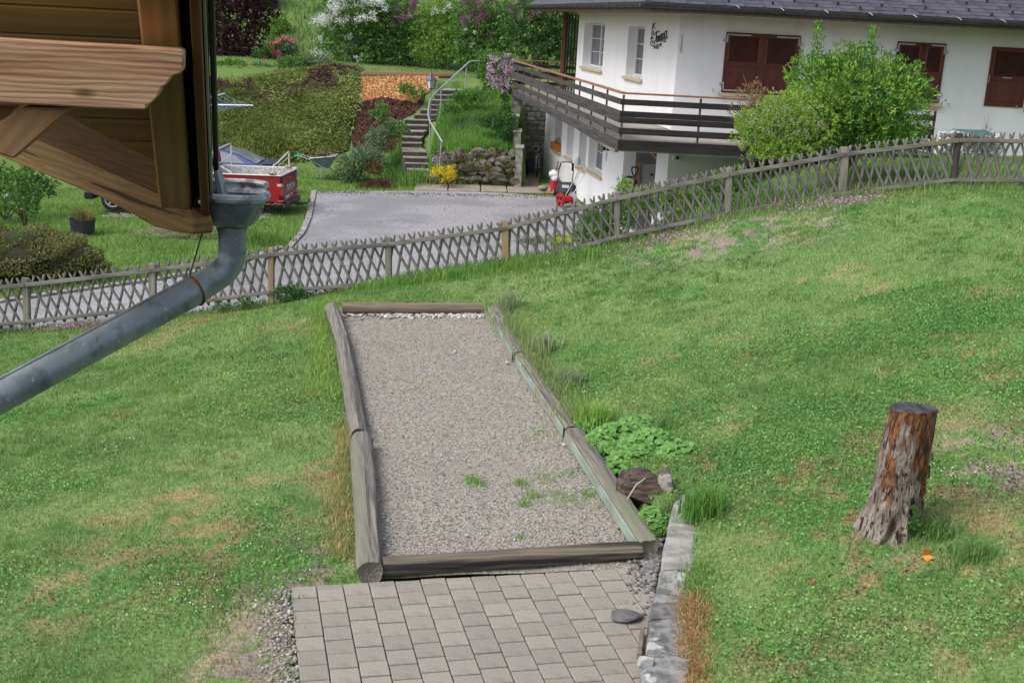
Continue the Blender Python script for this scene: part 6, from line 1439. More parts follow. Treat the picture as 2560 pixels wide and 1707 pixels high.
# ------------------------------------------------------------------ red pickup
m_red = M('red_paint', (.32, .018, .030), None, rough=.32, spec=.55); m_alu = M('tread_plate', (.66, .65, .63), (.40, .39, .38), 9, .45, .004, cells=15, metal=.2)
m_alurail = M('alu_rail', (.66, .66, .66), (.58, .57, .55), 9, .45, metal=.2); m_tyre = M('tyre', (.025, .025, .027), (.04, .04, .042), 20, .85); m_rim = M('alloy_rim', (.55, .56, .58), None, rough=.3, metal=.6)
m_dark = M('dark_steel', (.05, .052, .06), None, rough=.5); m_lampr = M('red_lens', (.42, .015, .015), None, rough=.15, spec=.6); m_lampw = M('clear_lens', (.62, .60, .58), None, rough=.15, spec=.6); m_rust = M('rusty_paint', (.50, .46, .38), (.25, .11, .04), 16, .8)
def tz(): pass
rp = at(701, 508, z=-1.08); tp = rp
TY = (rp[1] + tp[1]) / 2; TX = (rp[0] + tp[0]) / 2; gz = -1.50
truck = thing('red_pickup', 'red pickup truck with open aluminium bed parked left of the driveway', 'pickup', (TX - 2.5, TY + .85, gz))
def tl(x, y, z):        # x forward from the tail, y away from the camera, z up
    return np.array([TX - x + .06 * y, TY - .035 * x + y, gz + z - x * .012])
def tb(b, x0, x1, y0, y1, z0, z1):
    vs = [tl(x, y, z) for x in (x0, x1) for y in (y0, y1) for z in (z0, z1)]; return b.add(vs, [(0, 1, 3, 2), (4, 6, 7, 5), (0, 4, 5, 1), (2, 3, 7, 6), (0, 2, 6, 4), (1, 5, 7, 3)])
TW = 1.95; BT = 1.22
def side(b, y, t, prof):
    b.prism([tl(x, y, z) for x, z in prof], tl(0, t, 0) - tl(0, 0, 0))
wheel_cut = lambda xc: [(xc - .46, .45)] + [(xc - .43 * math.cos(a), .36 + .44 * math.sin(a)) for a in np.linspace(.2, math.pi - .2, 9)] + [(xc + .46, .45)]
prof = [(0.02, .42)] + wheel_cut(1.2) + [(2.25, .42), (2.25, BT - .02), (0, BT - .02)]
for y in (0, TW - .07): b = B(); side(b, y, .07, prof); b.out('bed_side', m_red, truck, bevel=.025, seg=3, smooth=True)
b = B(); tb(b, -.03, .05, .075, TW - .075, .50, BT - .03); tg = b.out('tailgate', M('red_paint_rear', (.23, .014, .02), None, rough=.35, spec=.5), truck, bevel=.02, seg=2)
b = B(); tb(b, -.045, -.025, .2, TW - .2, .95, .975); b.out('crease', m_red, tg)
b = B(); tb(b, .05, 2.2, .07, TW - .07, .72, .76); tb(b, .05, 2.2, .07, .10, .76, BT); tb(b, .05, 2.2, TW - .10, TW - .07, .76, BT); tb(b, 2.16, 2.2, .1, TW - .1, .76, BT); b.out('bed_liner', m_alu, truck)
b = B(); tb(b, -.02, 2.25, -.02, .1, BT - .012, BT + .022); tb(b, -.02, 2.25, TW - .1, TW + .02, BT - .012, BT + .045); tb(b, 2.16, 2.26, .1, TW - .1, BT - .01, BT + .044); tb(b, -.035, .045, .1, TW - .1, BT - .02, BT + .02); b.out('bed_rail', m_alurail, truck, bevel=.012)
# load rack tubes at the tail and behind the cab
for x0, nm in ((.22, 'rear_rack'), (2.0, 'front_rack')):
    b = B(); hgt = .28 if x0 < 1 else .62
    pts = [tl(x0, .06, BT), tl(x0, .06, BT + .3 if x0 < 1 else BT + hgt), tl(x0 - .02, .5, BT + (.34 if x0 < 1 else hgt + .06)), tl(x0 - .02, TW - .35, BT + (.52 if x0 < 1 else hgt + .1)), tl(x0, TW - .06, BT + (.52 if x0 < 1 else hgt + .08)), tl(x0, TW - .06, BT)]
    b.tube(arc(pts, .08, 4), .025, 8); b.tube([tl(x0, .07, BT + .16), tl(x0, TW - .07, BT + .36)], .014, 6)
    if x0 > 1: b.tube([tl(x0, .06, BT + .35), tl(x0 - .55, .06, BT + .04)], .025, 8)
    b.out(nm, m_alurail, truck, smooth=True)
for y in (.06, TW - .06):
    b = B(); tb(b, .14, .34, y - .09, y + .09, BT + .03, BT + .10); b.out('rack_foot', m_rust, truck, bevel=.02)
# lights, plate, bumper, hitch
for y0 in (.0, TW - .16):
    b = B(); tb(b, -.028, .16, y0 - .008, y0 + .165, .62, 1.0); o = b.out('tail_light', m_lampr, truck, bevel=.015); b = B(); tb(b, -.034, .1, y0 - .012, y0 + .168, .90, .985); b.out('reverse_lens', m_lampw, o, bevel=.01)
b = B(); tb(b, -.06, -.035, .42, .86, .47, .58); b.out('number_plate', m_white, truck)
b = B(); tb(b, -.05, .08, .9, 1.3, .47, .6); b.out('fog_light', m_lampr, truck, bevel=.01)
b = B(); tb(b, -.10, .12, -.02, TW + .02, .42, .50); b.out('rear_bumper', m_red, truck, bevel=.03)
b = B(); tb(b, -.24, -.12, .1, 1.5, .30, .46); tb(b, -.12, .3, .6, .75, .32, .42); b.out('tow_bar', m_dark, truck, bevel=.01)
b = B(); b.tube([tl(-.1, .85, .36), tl(-.32, .9, .3), tl(-.5, .95, .3), tl(-.62, .98, .34), tl(-.64, .99, .44)], [.06, .06, .03, .03, .03], 8); b.out('tow_hook', m_dark, truck, smooth=True)
vx = unit(tl(0, 1, 0) - tl(0, 0, 0)); vo = unit(tl(-1, 0, 0) - tl(0, 0, 0))
def rear_text(txt, size, y, z, mat):
    c = tl(-.05, y, z); text_part(txt, size, mat, tg, Matrix(((vx[0], 0, vo[0], c[0]), (vx[1], 0, vo[1], c[1]), (0, 1, 0, c[2]), (0, 0, 0, 1))))
rear_text('TOYOTA', .24, 1.0, .80, m_white); rear_text('4WD', .13, 1.62, 1.07, M('blue_print', (.12, .2, .6), None)); rear_text('2.5', .06, .95, 1.08, m_alurail)
# chassis, cab, bonnet
b = B(); tb(b, .3, 5.0, .3, TW - .3, .36, .55); b.out('chassis', m_black, truck)
cabp = [(2.28, .45), (2.28, 1.2), (2.36, 1.72), (3.5, 1.74), (4.15, 1.22), (5.55, 1.08), (5.62, .5)] + [(4.95 + .43 * math.cos(a), .36 + .44 * math.sin(a)) for a in np.linspace(.2, math.pi - .2, 9)] + [(4.4, .45)]
b = B(); side(b, .02, TW - .04, cabp); cab = b.out('cab', m_red, truck, bevel=.04, seg=3, smooth=True)
b = B(); b.prism([tl(x, .014, z) for x, z in ((2.45, 1.24), (2.5, 1.62), (3.42, 1.64), (3.92, 1.24))], tl(0, TW - .028, 0) - tl(0, 0, 0)); b.out('cab_window', m_glass, cab)
b = B(); tb(b, 5.5, 5.78, -.03, TW + .03, .34, .58); b.out('front_bumper', m_black, truck, bevel=.04)
def wheel(x, y, r=.36):
    c = tl(x, y, r); ax = vx; w = .22
    q = B(); prof = [(.19, -.10), (.24, -.11), (r - .04, -.11), (r, -.08), (r, .08), (r - .04, .11), (.24, .11), (.19, .10)]
    n0 = 0; q.lathe(prof, (0, 0, 0), 32); q.v = [tuple(c + vx * (v[2]) + (-vo) * v[0] + np.array([0, 0, 1]) * v[1]) for v in q.v]; o = q.out('wheel', m_tyre, truck, smooth=True)
    q = B(); sgn_ = -1
    for k in range(5):
        a0 = 2 * math.pi * k / 5 + .3
        pts = [(.03, a0 - .9), (.2, a0 - .16), (.2, a0 + .16), (.03, a0 + .9)]
        q.prism([c + vx * (-.125) + (-vo) * (rr * math.cos(t)) + np.array([0, 0, 1]) * rr * math.sin(t) for rr, t in pts], vx * .03)
    q2 = [(.205, -.12), (.235, -.125), (.235, -.09), (.205, -.09)]; n0 = len(q.v); q.lathe(q2 + [q2[0]], (0, 0, 0), 32, cap=False); q.v[n0:] = [tuple(c + vx * v[2] + (-vo) * v[0] + np.array([0, 0, 1]) * v[1]) for v in q.v[n0:]]
    q.out('rim', m_rim, o)
    b = B(); b.lathe([(.2, -.05), (.2, .05)], (0, 0, 0), 20); b.v = [tuple(c + vx * v[2] + (-vo) * v[0] + np.array([0, 0, 1]) * v[1]) for v in b.v]; b.out('brake', m_black, o)
for x in (1.2, 4.95):
    for y in (.12, TW - .12): wheel(x, y)
# ------------------------------------------------------------------ blue saloon behind it
m_blue = M('blue_paint', (.06, .10, .23), None, rough=.28, spec=.6); m_bluedk = M('blue_dark_reflection', (.045, .055, .095), None, rough=.25, spec=.6)  # darker blue carries the roof's dark reflection in its colour
cz = -1.5; cp0 = at(690, 413, Y=40.0); CXr, CYr = cp0[0], 39.2
car = thing('blue_car', 'blue saloon car parked behind the red pickup', 'car', (CXr - 2, CYr + .85, cz))
def cl_(x, y, z): return np.array([CXr - x, CYr + y, cz + z])
W2 = 1.72
prof = [(0.02, .3), (0, .62), (.05, .95), (.16, 1.03), (.95, 1.05), (1.7, 1.0), (3.1, .98), (4.25, .86), (4.4, .6), (4.36, .3)]
b = B(); b.prism([cl_(x, 0, z) for x, z in prof], (0, W2, 0)); body = b.out('body', m_blue, car, bevel=.06, seg=3, smooth=True)
gh = [(.50, 1.04, .05), (.85, 1.20, .13), (1.2, 1.34, .19), (1.6, 1.43, .23), (2.1, 1.47, .25), (2.6, 1.43, .24), (3.0, 1.25, .19), (3.45, .97, .08)]
vs = []
for x, z, i in gh: vs += [cl_(x, .03, .96), cl_(x, i, z), cl_(x, W2 / 2, z + .035), cl_(x, W2 - i, z), cl_(x, W2 - .03, .96)]
b = B(); b.add(vs, [(k * 5 + j, k * 5 + j + 1, (k + 1) * 5 + j + 1, (k + 1) * 5 + j) for k in range(7) for j in range(4)]); b.out('cabin', m_blue, car, smooth=True)
b = B(); b.add([vs[k * 5 + j] + np.array([0, 0, .012]) for k in (3, 4, 5) for j in (1, 2, 3)], [(0, 1, 4, 3), (1, 2, 5, 4), (3, 4, 7, 6), (4, 5, 8, 7)]); b.out('roof_panel', m_bluedk, car, smooth=True)
m_cglass = M('car_glass', (.20, .23, .27), None, rough=.06, spec=.9)
q = B(); rw_l = []
for k, ins in ((0, .06), (1, .05), (2, .05), (3, .06)):
    L_, C_, R_ = vs[k * 5 + 1], vs[k * 5 + 2], vs[k * 5 + 3]; rw_l += [p + np.array([.012, 0, .016]) for p in (L_ + (C_ - L_) * ins, C_, R_ + (C_ - R_) * ins)]
q.add(rw_l, [(k * 3 + j, k * 3 + j + 1, k * 3 + j + 4, k * 3 + j + 3) for k in range(3) for j in range(2)]); q.out('rear_window', m_cglass, car, smooth=True)
q = B(); sd = lambda k, t: vs[k * 5] + (vs[k * 5 + 1] - vs[k * 5]) * t + np.array([0, -.012, .004])
q.add([sd(1, .35), sd(2, .25), sd(4, .2), sd(6, .2), sd(6, .8), sd(4, .88), sd(3, .88), sd(2, .85)], [tuple(range(8))]); q.out('side_window', m_cglass, car)
b = B(); b.prism([cl_(0.0, .12, 1.03), cl_(.34, .12, 1.05), cl_(.3, .12, 1.085), cl_(-.03, .12, 1.09)], (0, W2 - .24, 0)); b.out('boot_spoiler', m_bluedk, car, bevel=.01)
b = B(); b.tube([cl_(1.75, W2 / 2, 1.44), cl_(1.62, W2 / 2, 1.52)], .012, 6); b.out('aerial', m_black, car)
for x in (.85, 3.55):
    for y in (.05, W2 - .05):
        q = B(); q.lathe([(.16, -.09), (.31, -.1), (.31, .1), (.16, .09)], (0, 0, 0), 24); c = cl_(x, y, .31); q.v = [(c[0] + v[0], c[1] + v[2], c[2] + v[1]) for v in q.v]; q.out('wheel', m_tyre, car, smooth=True)
b = B(); b.box(cl_(-.01, .2, .85), (.06, .35, .16)); b.box(cl_(-.01, W2 - .2, .85), (.06, .35, .16)); b.out('tail_light', m_lampr, car, bevel=.01)

# ------------------------------------------------------------------ rotary clothes airer
ca = thing('clothes_airer', 'white rotary clothes airer with blue lines before the slope', 'clothes airer', (-11.2, 42.2, -1.55))
hub = at(470, 262, Y=42.5); B().tube([(hub[0], hub[1], -1.6), hub], .03, 8).out('pole', m_white, ca)
tips = [at(632, 264, Y=41.6), at(560, 233, Y=44.0), at(330, 280, Y=42), at(400, 240, Y=44.5)]
tips = [at(633, 264, Y=41.6), at(561, 234, Y=44.2), at(400, 232, Y=44.0), at(440, 284, Y=40.5)]
for q in tips: B().tube([hub, q], [.03, .022], 8).out('arm', m_white, ca)
m_line = M('blue_line', (.10, .2, .5), None)
w = B()
for k in range(1, 7):
    r = [hub + (q - hub) * (.25 + .12 * k) for q in tips]
    for i in range(4): a_, c_ = r[i], r[(i + 1) % 4]; w.tube([a_, (a_ + c_) / 2 - [0, 0, .06], c_], .006, 4)
w.out('line', m_line, ca)
for i, (a, b_) in enumerate([(586, 256), (566, 266), (530, 250)]): B().box(at(a, b_, Y=42.2), (.03, .02, .18)).out('peg', M('orange_peg', (.6, .2, .05), None), ca)
# ------------------------------------------------------------------ wheelbarrow
wp = hill_px(805, 446); wp = yard_px(805, 447) + [0, 0, .03]; wb = thing('wheelbarrow', 'grey-green wheelbarrow heaped with garden waste', 'wheelbarrow', wp)
m_tray = M('tray_green', (.13, .17, .17), (.17, .21, .21), 8, .5, metal=.2)
def wl(x, y, z): return wp + np.array([x, y, z])
q = B(); t0 = [wl(-.42, -.3, .72), wl(.55, -.3, .86), wl(.55, .3, .86), wl(-.42, .3, .72)]; b0 = [wl(-.18, -.16, .40), wl(.25, -.16, .38), wl(.25, .16, .38), wl(-.18, .16, .40)]
q.add(t0 + b0, [(0, 1, 5, 4), (1, 2, 6, 5), (2, 3, 7, 6), (3, 0, 4, 7), (4, 5, 6, 7)]); tray = q.out('tray', m_tray, wb)
q = B(); q.tube(t0 + [t0[0]], .018, 6); q.out('rim', m_steel, tray)
q = B()
for y in (-.24, .24): q.tube([wl(.62, y * .3, .2), wl(.1, y, .4), wl(-.45, y, .68), wl(-.75, y, .78), wl(-.95, y, .78)], .018, 7)
for y in (-.22, .22): q.tube([wl(-.2, y, .45), wl(-.18, y, .02), wl(-.02, y, .02), wl(.05, y, .4)], .015, 6)
q.tube([wl(-.19, -.22, .2), wl(-.19, .22, .2)], .013, 6); q.out('frame', m_steel, wb, smooth=True)
for y in (-.24, .24): B().tube([wl(-.82, y, .78), wl(-.98, y, .78)], .026, 8).out('grip', M('teal_grip', (.05, .42, .32), None), wb)
q = B(); q.lathe([(.02, -.05), (.17, -.05), (.19, 0), (.17, .05), (.02, .05)], (0, 0, 0), 20); q.v = [tuple(wl(.66, 0, .19) + np.array([v[0], v[2], v[1]])) for v in q.v]; q.out('wheel', m_tyre, wb, smooth=True)
n = 800; Q = np.array([wl(.06, 0, .80)]) + RNG.normal(size=(n, 3)) * [.22, .13, .07]; V, F = leaf_quads(Q, RNG.normal(size=(n, 3)), .09, .03, .2); props(np_mesh('garden_waste', V, F, leafmat('waste', (.10, .07, .045), (.26, .18, .11), 0)), 'heap of brown garden waste in the wheelbarrow', 'garden waste', kind='stuff')
# ------------------------------------------------------------------ bicycle leaning at the stone wall
bp_ = yard_px(1342, 446); bi = thing('bicycle', 'silver city bicycle seen from the front by the stone wall', 'bicycle', bp_)
s_ = 1.12
def bl3(x, y, z): return bp_ + np.array([x, y, z]) * s_        # x right, y away, z up
def ring(cx, cy, cz_, r, tr, mat, name, parent, steer=0):
    pth = [bl3(cx + math.sin(steer) * r * math.cos(a), cy + math.cos(steer) * r * math.cos(a), cz_ + r * math.sin(a)) for a in np.linspace(0, 2 * math.pi, 29)]
    return B().tube(pth, tr, 6, cap=False).out(name, mat, parent, smooth=True)
fw = ring(0, .0, .34, .33, .02, m_tyre, 'wheel', bi); ring(0, .0, .34, .305, .012, m_rim, 'rim', fw)
rw_ = ring(-.12, 1.03, .34, .33, .02, m_tyre, 'wheel', bi); ring(-.12, 1.03, .34, .305, .012, m_rim, 'rim', rw_)
q = B()
for k in range(12):
    a = 2 * math.pi * k / 12; q.tube([bl3(0, 0, .34), bl3(0, .3 * math.cos(a), .34 + .3 * math.sin(a))], .003, 3, cap=False)
q.out('spokes', m_rim, fw)
q = B(); q.tube([bl3(-.05, 0, .34), bl3(-.045, .06, .72), bl3(0, .1, .78), bl3(.045, .06, .72), bl3(.05, 0, .34)], .016, 8); q.tube([bl3(0, .1, .76), bl3(0, .16, .98)], .022, 8); q.out('fork', m_steel, bi, smooth=True)
q = B(); q.tube(arc([bl3(-.28, .30, .96), bl3(-.24, .1, 1.03), bl3(-.05, .14, 1.06), bl3(.05, .14, 1.06), bl3(.24, .1, 1.03), bl3(.28, .30, .96)], .06, 3), .014, 8); q.tube([bl3(0, .16, .95), bl3(0, .14, 1.08)], .018, 8); q.out('handlebar', m_steel, bi, smooth=True)
q = B(); q.tube([bl3(0, .15, .86), bl3(-.05, .6, .32)], .022, 8); q.tube([bl3(0, .15, .92), bl3(-.07, .68, .72)], .018, 8); q.tube([bl3(-.05, .6, .32), bl3(-.08, .74, .9)], .018, 8); q.tube([bl3(-.05, .6, .32), bl3(-.12, 1.03, .34)], .012, 6); q.tube([bl3(-.08, .72, .75), bl3(-.12, 1.03, .34)], .012, 6); q.out('frame', m_steel, bi, smooth=True)
B().box(bl3(-.08, .76, .93), (.17, .28, .07)).out('saddle', m_black, bi, bevel=.025, seg=2); q = B(); q.lathe([(.02, 0), (.045, .02), (.05, .06), (.02, .07)], bl3(0, .02, .84), 12); q.out('lamp', m_black, bi)
for x in (-.28, .28): B().tube([bl3(x, .3, .96), bl3(x * 1.02, .36, .84)], .018, 7).out('brake_lever', m_steel, bi)
q = B(); q.box(bl3(-.25, .35, .35), (.3, .4, .5)); o = q.out('blue_crate', M('navy_crate', (.02, .03, .09), (.03, .045, .12), 9, .6), None, bevel=.03); props(o, 'dark blue crate behind the bicycle', 'crate')
# ------------------------------------------------------------------ electric mower
mp_ = yard_px(1412, 491); mw = thing('electric_mower', 'black electric lawnmower with grass box against the house', 'lawnmower', mp_)
def ml(x, y, z): return mp_ + np.array([x, y, z])
q = B(); q.add([ml(x, y, z) for x, y, z in ((-.3, -.1, .12), (.3, -.1, .12), (.3, .5, .12), (-.3, .5, .12), (-.29, -.02, .5), (.29, -.02, .5), (.26, .4, .44), (-.26, .4, .44))], [(0, 1, 5, 4), (1, 2, 6, 5), (2, 3, 7, 6), (3, 0, 4, 7), (4, 5, 6, 7), (3, 2, 1, 0)]); q.out('grass_box', M('mower_grey', (.055, .058, .065), (.075, .078, .085), 6, .5), mw, bevel=.03, seg=2)
q = B(); q.box(ml(0, .75, .25), (.5, .6, .22)); q.out('deck', m_black, mw, bevel=.05, seg=2)
q = B(); q.prism([ml(-.12, -.075, .30), ml(.12, -.075, .30), ml(.12, -.045, .40), ml(-.12, -.045, .40)], (0, -.006, 0)); q.out('badge', m_lampw, mw)
for x in (-.36, .36):
    for y, r in ((.05, .13), (.95, .11)):
        q = B(); q.lathe([(.03, -.04), (r, -.04), (r, .04), (.03, .04)], (0, 0, 0), 20); q.v = [tuple(ml(x, y, r) + np.array([v[2], v[0], v[1]])) for v in q.v]; o = q.out('wheel', m_tyre, mw, smooth=True)
        q = B(); q.lathe([(.02, 0), (.07, 0), (.05, .012)], (0, 0, 0), 14); sg_ = -1 if x < 0 else 1; q.v = [tuple(ml(x + sg_ * .045, y, r) + np.array([sg_ * v[2], v[0], v[1]])) for v in q.v]; q.out('hub', m_white, o)
q = B(); q.tube(arc([ml(-.27, .5, .4), ml(-.27, .05, .75), ml(-.22, -.35, 1.22), ml(.16, -.35, 1.22), ml(.24, -.1, .9), ml(.24, .3, .55), ml(.24, .5, .4)], .1, 4), .016, 8); q.out('handle', m_black, mw, smooth=True)
B().box(ml(.2, -.3, 1.05), (.08, .1, .26)).out('switch_box', m_black, mw, bevel=.02)
# reel mower
rm_ = yard_px(1415, 518); rmw = thing('reel_mower', 'red push reel mower with bare metal handle behind the fence', 'lawnmower', rm_)
for x, mt, nm in ((-.23, m_red, 'wheel'), (.23, M('reel_grey', (.32, .33, .35), None, rough=.5), 'wheel')):
    q = B(); q.lathe([(.02, -.03), (.23, -.04), (.245, 0), (.23, .04), (.02, .03)], (0, 0, 0), 24); rmx = Matrix.Rotation(.5, 3, 'Z'); q.v = [tuple(np.array(rmx @ Vector((v[2] + x, v[0], v[1]))) + rm_ + [0, 0, .245]) for v in q.v]; w_ = q.out(nm, mt, rmw, smooth=True)
    for k in range(3):
        a = 2 * math.pi * k / 3 + .5; c = np.array(rmx @ Vector((x + ((.05) if x > 0 else -.05), .12 * math.cos(a), .12 * math.sin(a)))) + rm_ + [0, 0, .245]; B().box(c, (.012, .1, .1), Matrix.Rotation(.5, 3, 'Z')).out('spoke_gap', m_black, w_)
q = B(); q.tube([np.array(rmx @ Vector((-.15, 0, 0))) + rm_ + [0, 0, .245], np.array(rmx @ Vector((.15, 0, 0))) + rm_ + [0, 0, .245]], .13, 12); q.out('reel', M('reel_red', (.5, .02, .02), None, rough=.4), rmw)
h0, h1 = rm_ + np.array([-.1, .02, .25]), rm_ + np.array([.12, .02, .25]); tpH = at(1465, 412, Y=rm_[1] + .3)
q = B(); q.tube(arc([h0, tpH + [-.16, 0, -.1], tpH + [-.12, .0, .03], tpH + [.05, 0, -.1], tpH + [.02, 0, -.22], h1], .06, 3), .013, 7); q.out('handle', m_steel, rmw, smooth=True)
# bucket with rubbish, white bag, carboy
bk_ = yard_px(1387, 483); bu = thing('red_bucket', 'red plastic bucket crammed with rubbish bags beside the mower', 'bucket', bk_)
B().lathe([(.15, 0), (.2, .4), (.215, .41), (.215, .44), (.19, .44), (.15, .1)], bk_, 18).out('pail', M('bucket_red', (.55, .03, .045), None, rough=.4), bu, smooth=True)
o = rock('rubbish_bag', bk_ + [0, .03, .5], (.17, .16, .14), M('grey_bag', (.55, .58, .62), (.40, .44, .48), 12, .4, .03, 12), None, 301); props(o, 'crumpled grey-white plastic bag in the red bucket', 'bag')
o = rock('rubbish_bag', bk_ + [-.06, .2, .64], (.19, .17, .16), M('white_bag', (.66, .67, .68), (.52, .56, .6), 9, .4, .03, 12), None, 302); props(o, 'white plastic bag stacked above the bucket', 'bag')
o = B().tube([bk_ + [0, .2, .75], bk_ + [.06, .2, 1.1]], [.05, .03], 6).tube([bk_ + [.08, .2, .8], bk_ + [.16, .2, 1.0]], .03, 6).out('wood_stub', m_bark, None); props(o, 'brown wood stubs poking out of the rubbish', 'wood')
o = rock('folded_cloth', bk_ + [-.42, .1, .12], (.2, .15, .12), M('coral_cloth', (.6, .16, .10), (.10, .3, .18), 5, .8, lo=.48, hi=.52), None, 305); props(o, 'coral and green cloth bundle left of the bucket', 'cloth')
s, z = wpx(1455, 409); c = hp(s, z - .06, .16); q = B(); q.lathe([(.09, 0), (.11, .04), (.11, .18), (.05, .25), (.04, .28)], c, 16); o = q.out('water_bottle', M('pale_blue_plastic', (.55, .64, .70), None, rough=.2, spec=.6), None, smooth=True); props(o, 'pale blue water carboy on the lower window sill', 'bottle')
# alcove things
a0 = at(1587, 424, Y=33.2); t = thing('spade', 'spade with D-shaped black handle leaning in the alcove', 'spade', (a0[0], 33.2, -1.2))
B().tube([(a0[0] - .05, 33.2, -1.2), (a0[0], 33.2, a0[2] - .2)], .022, 7).out('shaft', M('ash_wood', (.42, .25, .10), None), t)
B().tube(arc([(a0[0], 33.2, a0[2] - .22), (a0[0] - .08, 33.2, a0[2] - .05), (a0[0] - .08, 33.2, a0[2] + .06), (a0[0] + .09, 33.2, a0[2] + .06), (a0[0] + .09, 33.2, a0[2] - .05), (a0[0], 33.2, a0[2] - .22)], .03, 3), .02, 7).out('grip', m_black, t)
c = at(1572, 460, Y=34.0); o = B().tube([c + np.array([.2 * math.cos(a), 0.05 * math.cos(a), .2 * math.sin(a)]) for a in np.linspace(0, 2 * math.pi, 25)], .035, 8, cap=False).out('spare_tyre', m_tyre, None, smooth=True); props(o, 'black bicycle tyre hanging in the alcove', 'tyre')
# ------------------------------------------------------------------ own roof corner in the foreground
def wood(name, d, c1, c2, c3=(.10, .055, .025), ring=24, dirs='Z', dis=5.0):
    m = bpy.data.materials.new(name); m.use_nodes = True; nt = m.node_tree; N_ = nt.nodes; L_ = nt.links; b_ = N_['Principled BSDF']
    b_.inputs['Roughness'].default_value = .75; b_.inputs['Specular IOR Level'].default_value = .2
    tc_ = N_.new('ShaderNodeTexCoord'); m0 = N_.new('ShaderNodeMapping'); m0.inputs['Rotation'].default_value = Vector(d).normalized().rotation_difference(Vector((1, 0, 0))).to_euler(); L_.new(tc_.outputs['Object'], m0.inputs[0])
    m1 = N_.new('ShaderNodeMapping'); m1.inputs['Scale'].default_value = (.14, 1, 1); L_.new(m0.outputs[0], m1.inputs[0])
    wv = N_.new('ShaderNodeTexWave'); wv.wave_type = 'BANDS'; wv.bands_direction = dirs; wv.wave_profile = 'SIN'; wv.inputs['Scale'].default_value = ring; wv.inputs['Distortion'].default_value = dis; wv.inputs['Detail'].default_value = 3; wv.inputs['Detail Scale'].default_value = 1.1; wv.inputs['Detail Roughness'].default_value = .6; L_.new(m1.outputs[0], wv.inputs['Vector'])
    def nz(sc, v): n = N_.new('ShaderNodeTexNoise'); n.inputs['Scale'].default_value = sc; n.inputs['Detail'].default_value = 5; L_.new(v, n.inputs['Vector']); return n.outputs['Fac']
    def mr(s_, a_, c_, lo_=0, hi_=1): r = N_.new('ShaderNodeMapRange'); r.inputs['From Min'].default_value = a_; r.inputs['From Max'].default_value = c_; r.inputs['To Min'].default_value = lo_; r.inputs['To Max'].default_value = hi_; L_.new(s_, r.inputs['Value']); return r.outputs[0]
    def mx(f, a_, c_):
        x = N_.new('ShaderNodeMix'); x.data_type = 'RGBA'; L_.new(f, x.inputs[0])
        for k, v in ((6, a_), (7, c_)):
            if isinstance(v, tuple): x.inputs[k].default_value = v
            else: L_.new(v, x.inputs[k])
        return x.outputs[2]
    mg_ = N_.new('ShaderNodeMapping'); mg_.inputs['Scale'].default_value = (.035, 1, 1); L_.new(m0.outputs[0], mg_.inputs[0])
    ad_ = N_.new('ShaderNodeMath'); ad_.operation = 'MULTIPLY_ADD'; L_.new(nz(ring * 3.2, mg_.outputs[0]), ad_.inputs[0]); ad_.inputs[1].default_value = 1.5
    w2 = N_.new('ShaderNodeMath'); w2.operation = 'MULTIPLY'; L_.new(wv.outputs['Fac'], w2.inputs[0]); L_.new(mr(nz(1.7, m1.outputs[0]), .3, .7, .05, .65), w2.inputs[1]); L_.new(w2.outputs[0], ad_.inputs[2])
    c = mx(mr(ad_.outputs[0], .62, 1.25, 0, 1), rgb(*c1), rgb(*c2))
    c = mx(mr(nz(3.2, m0.outputs[0]), .45, .75, 0, .55), c, rgb(*c3))
    m3 = N_.new('ShaderNodeMapping'); m3.inputs['Scale'].default_value = (.02, 1, 1); L_.new(m0.outputs[0], m3.inputs[0])
    c = mx(mr(nz(30, m3.outputs[0]), .66, .70), c, rgb(c2[0] * .25, c2[1] * .25, c2[2] * .25))
    L_.new(c, b_.inputs['Base Color'])
    bp_n = N_.new('ShaderNodeBump'); bp_n.inputs['Distance'].default_value = .0006; L_.new(wv.outputs['Fac'], bp_n.inputs['Height']); L_.new(bp_n.outputs[0], b_.inputs['Normal'])
    return m
def knots(m, sc=2.3, size=.09):
    nt = m.node_tree; N_, L_ = nt.nodes, nt.links; bs_ = N_['Principled BSDF']; src = bs_.inputs['Base Color'].links[0].from_socket
    mp_n = [n for n in N_ if n.type == 'MAPPING'][0]; m2 = N_.new('ShaderNodeMapping'); m2.inputs['Scale'].default_value = (.45, 1, 1); L_.new(mp_n.outputs[0], m2.inputs[0])
    vo = N_.new('ShaderNodeTexVoronoi'); vo.inputs['Scale'].default_value = sc; vo.inputs['Randomness'].default_value = 1; L_.new(m2.outputs[0], vo.inputs['Vector'])
    r = N_.new('ShaderNodeMapRange'); r.inputs['From Min'].default_value = size; r.inputs['From Max'].default_value = size * .45; L_.new(vo.outputs['Distance'], r.inputs['Value'])
    x = N_.new('ShaderNodeMix'); x.data_type = 'RGBA'; L_.new(r.outputs[0], x.inputs[0]); L_.new(src, x.inputs[6]); x.inputs[7].default_value = (.045, .022, .012, 1); L_.new(x.outputs[2], bs_.inputs['Base Color'])
mw_purlin = wood('purlin_wood', (.97, .23, .0), (.56, .375, .22), (.26, .12, .052), (.38, .23, .13), 22, 'Z', 7)
mw_rafter = wood('rafter_wood', (.17, -.72, .66), (.37, .23, .095), (.27, .155, .06), (.24, .135, .055), 10, 'Y', 4)
mw_sof = wood('soffit_board_wood', (.97, .23, 0), (.36, .22, .09), (.28, .165, .065), (.24, .135, .053), 8, 'Z', 6)
mw_brace = wood('brace_wood', (.6, 0, .75), (.36, .22, .10), (.28, .155, .065), (.24, .13, .055), 10, 'Z', 4)
mw_fas = wood('eave_beam_wood', (-.62, .78, 0), (.26, .165, .07), (.18, .105, .04), (.15, .10, .045), 12, 'Z', 5)
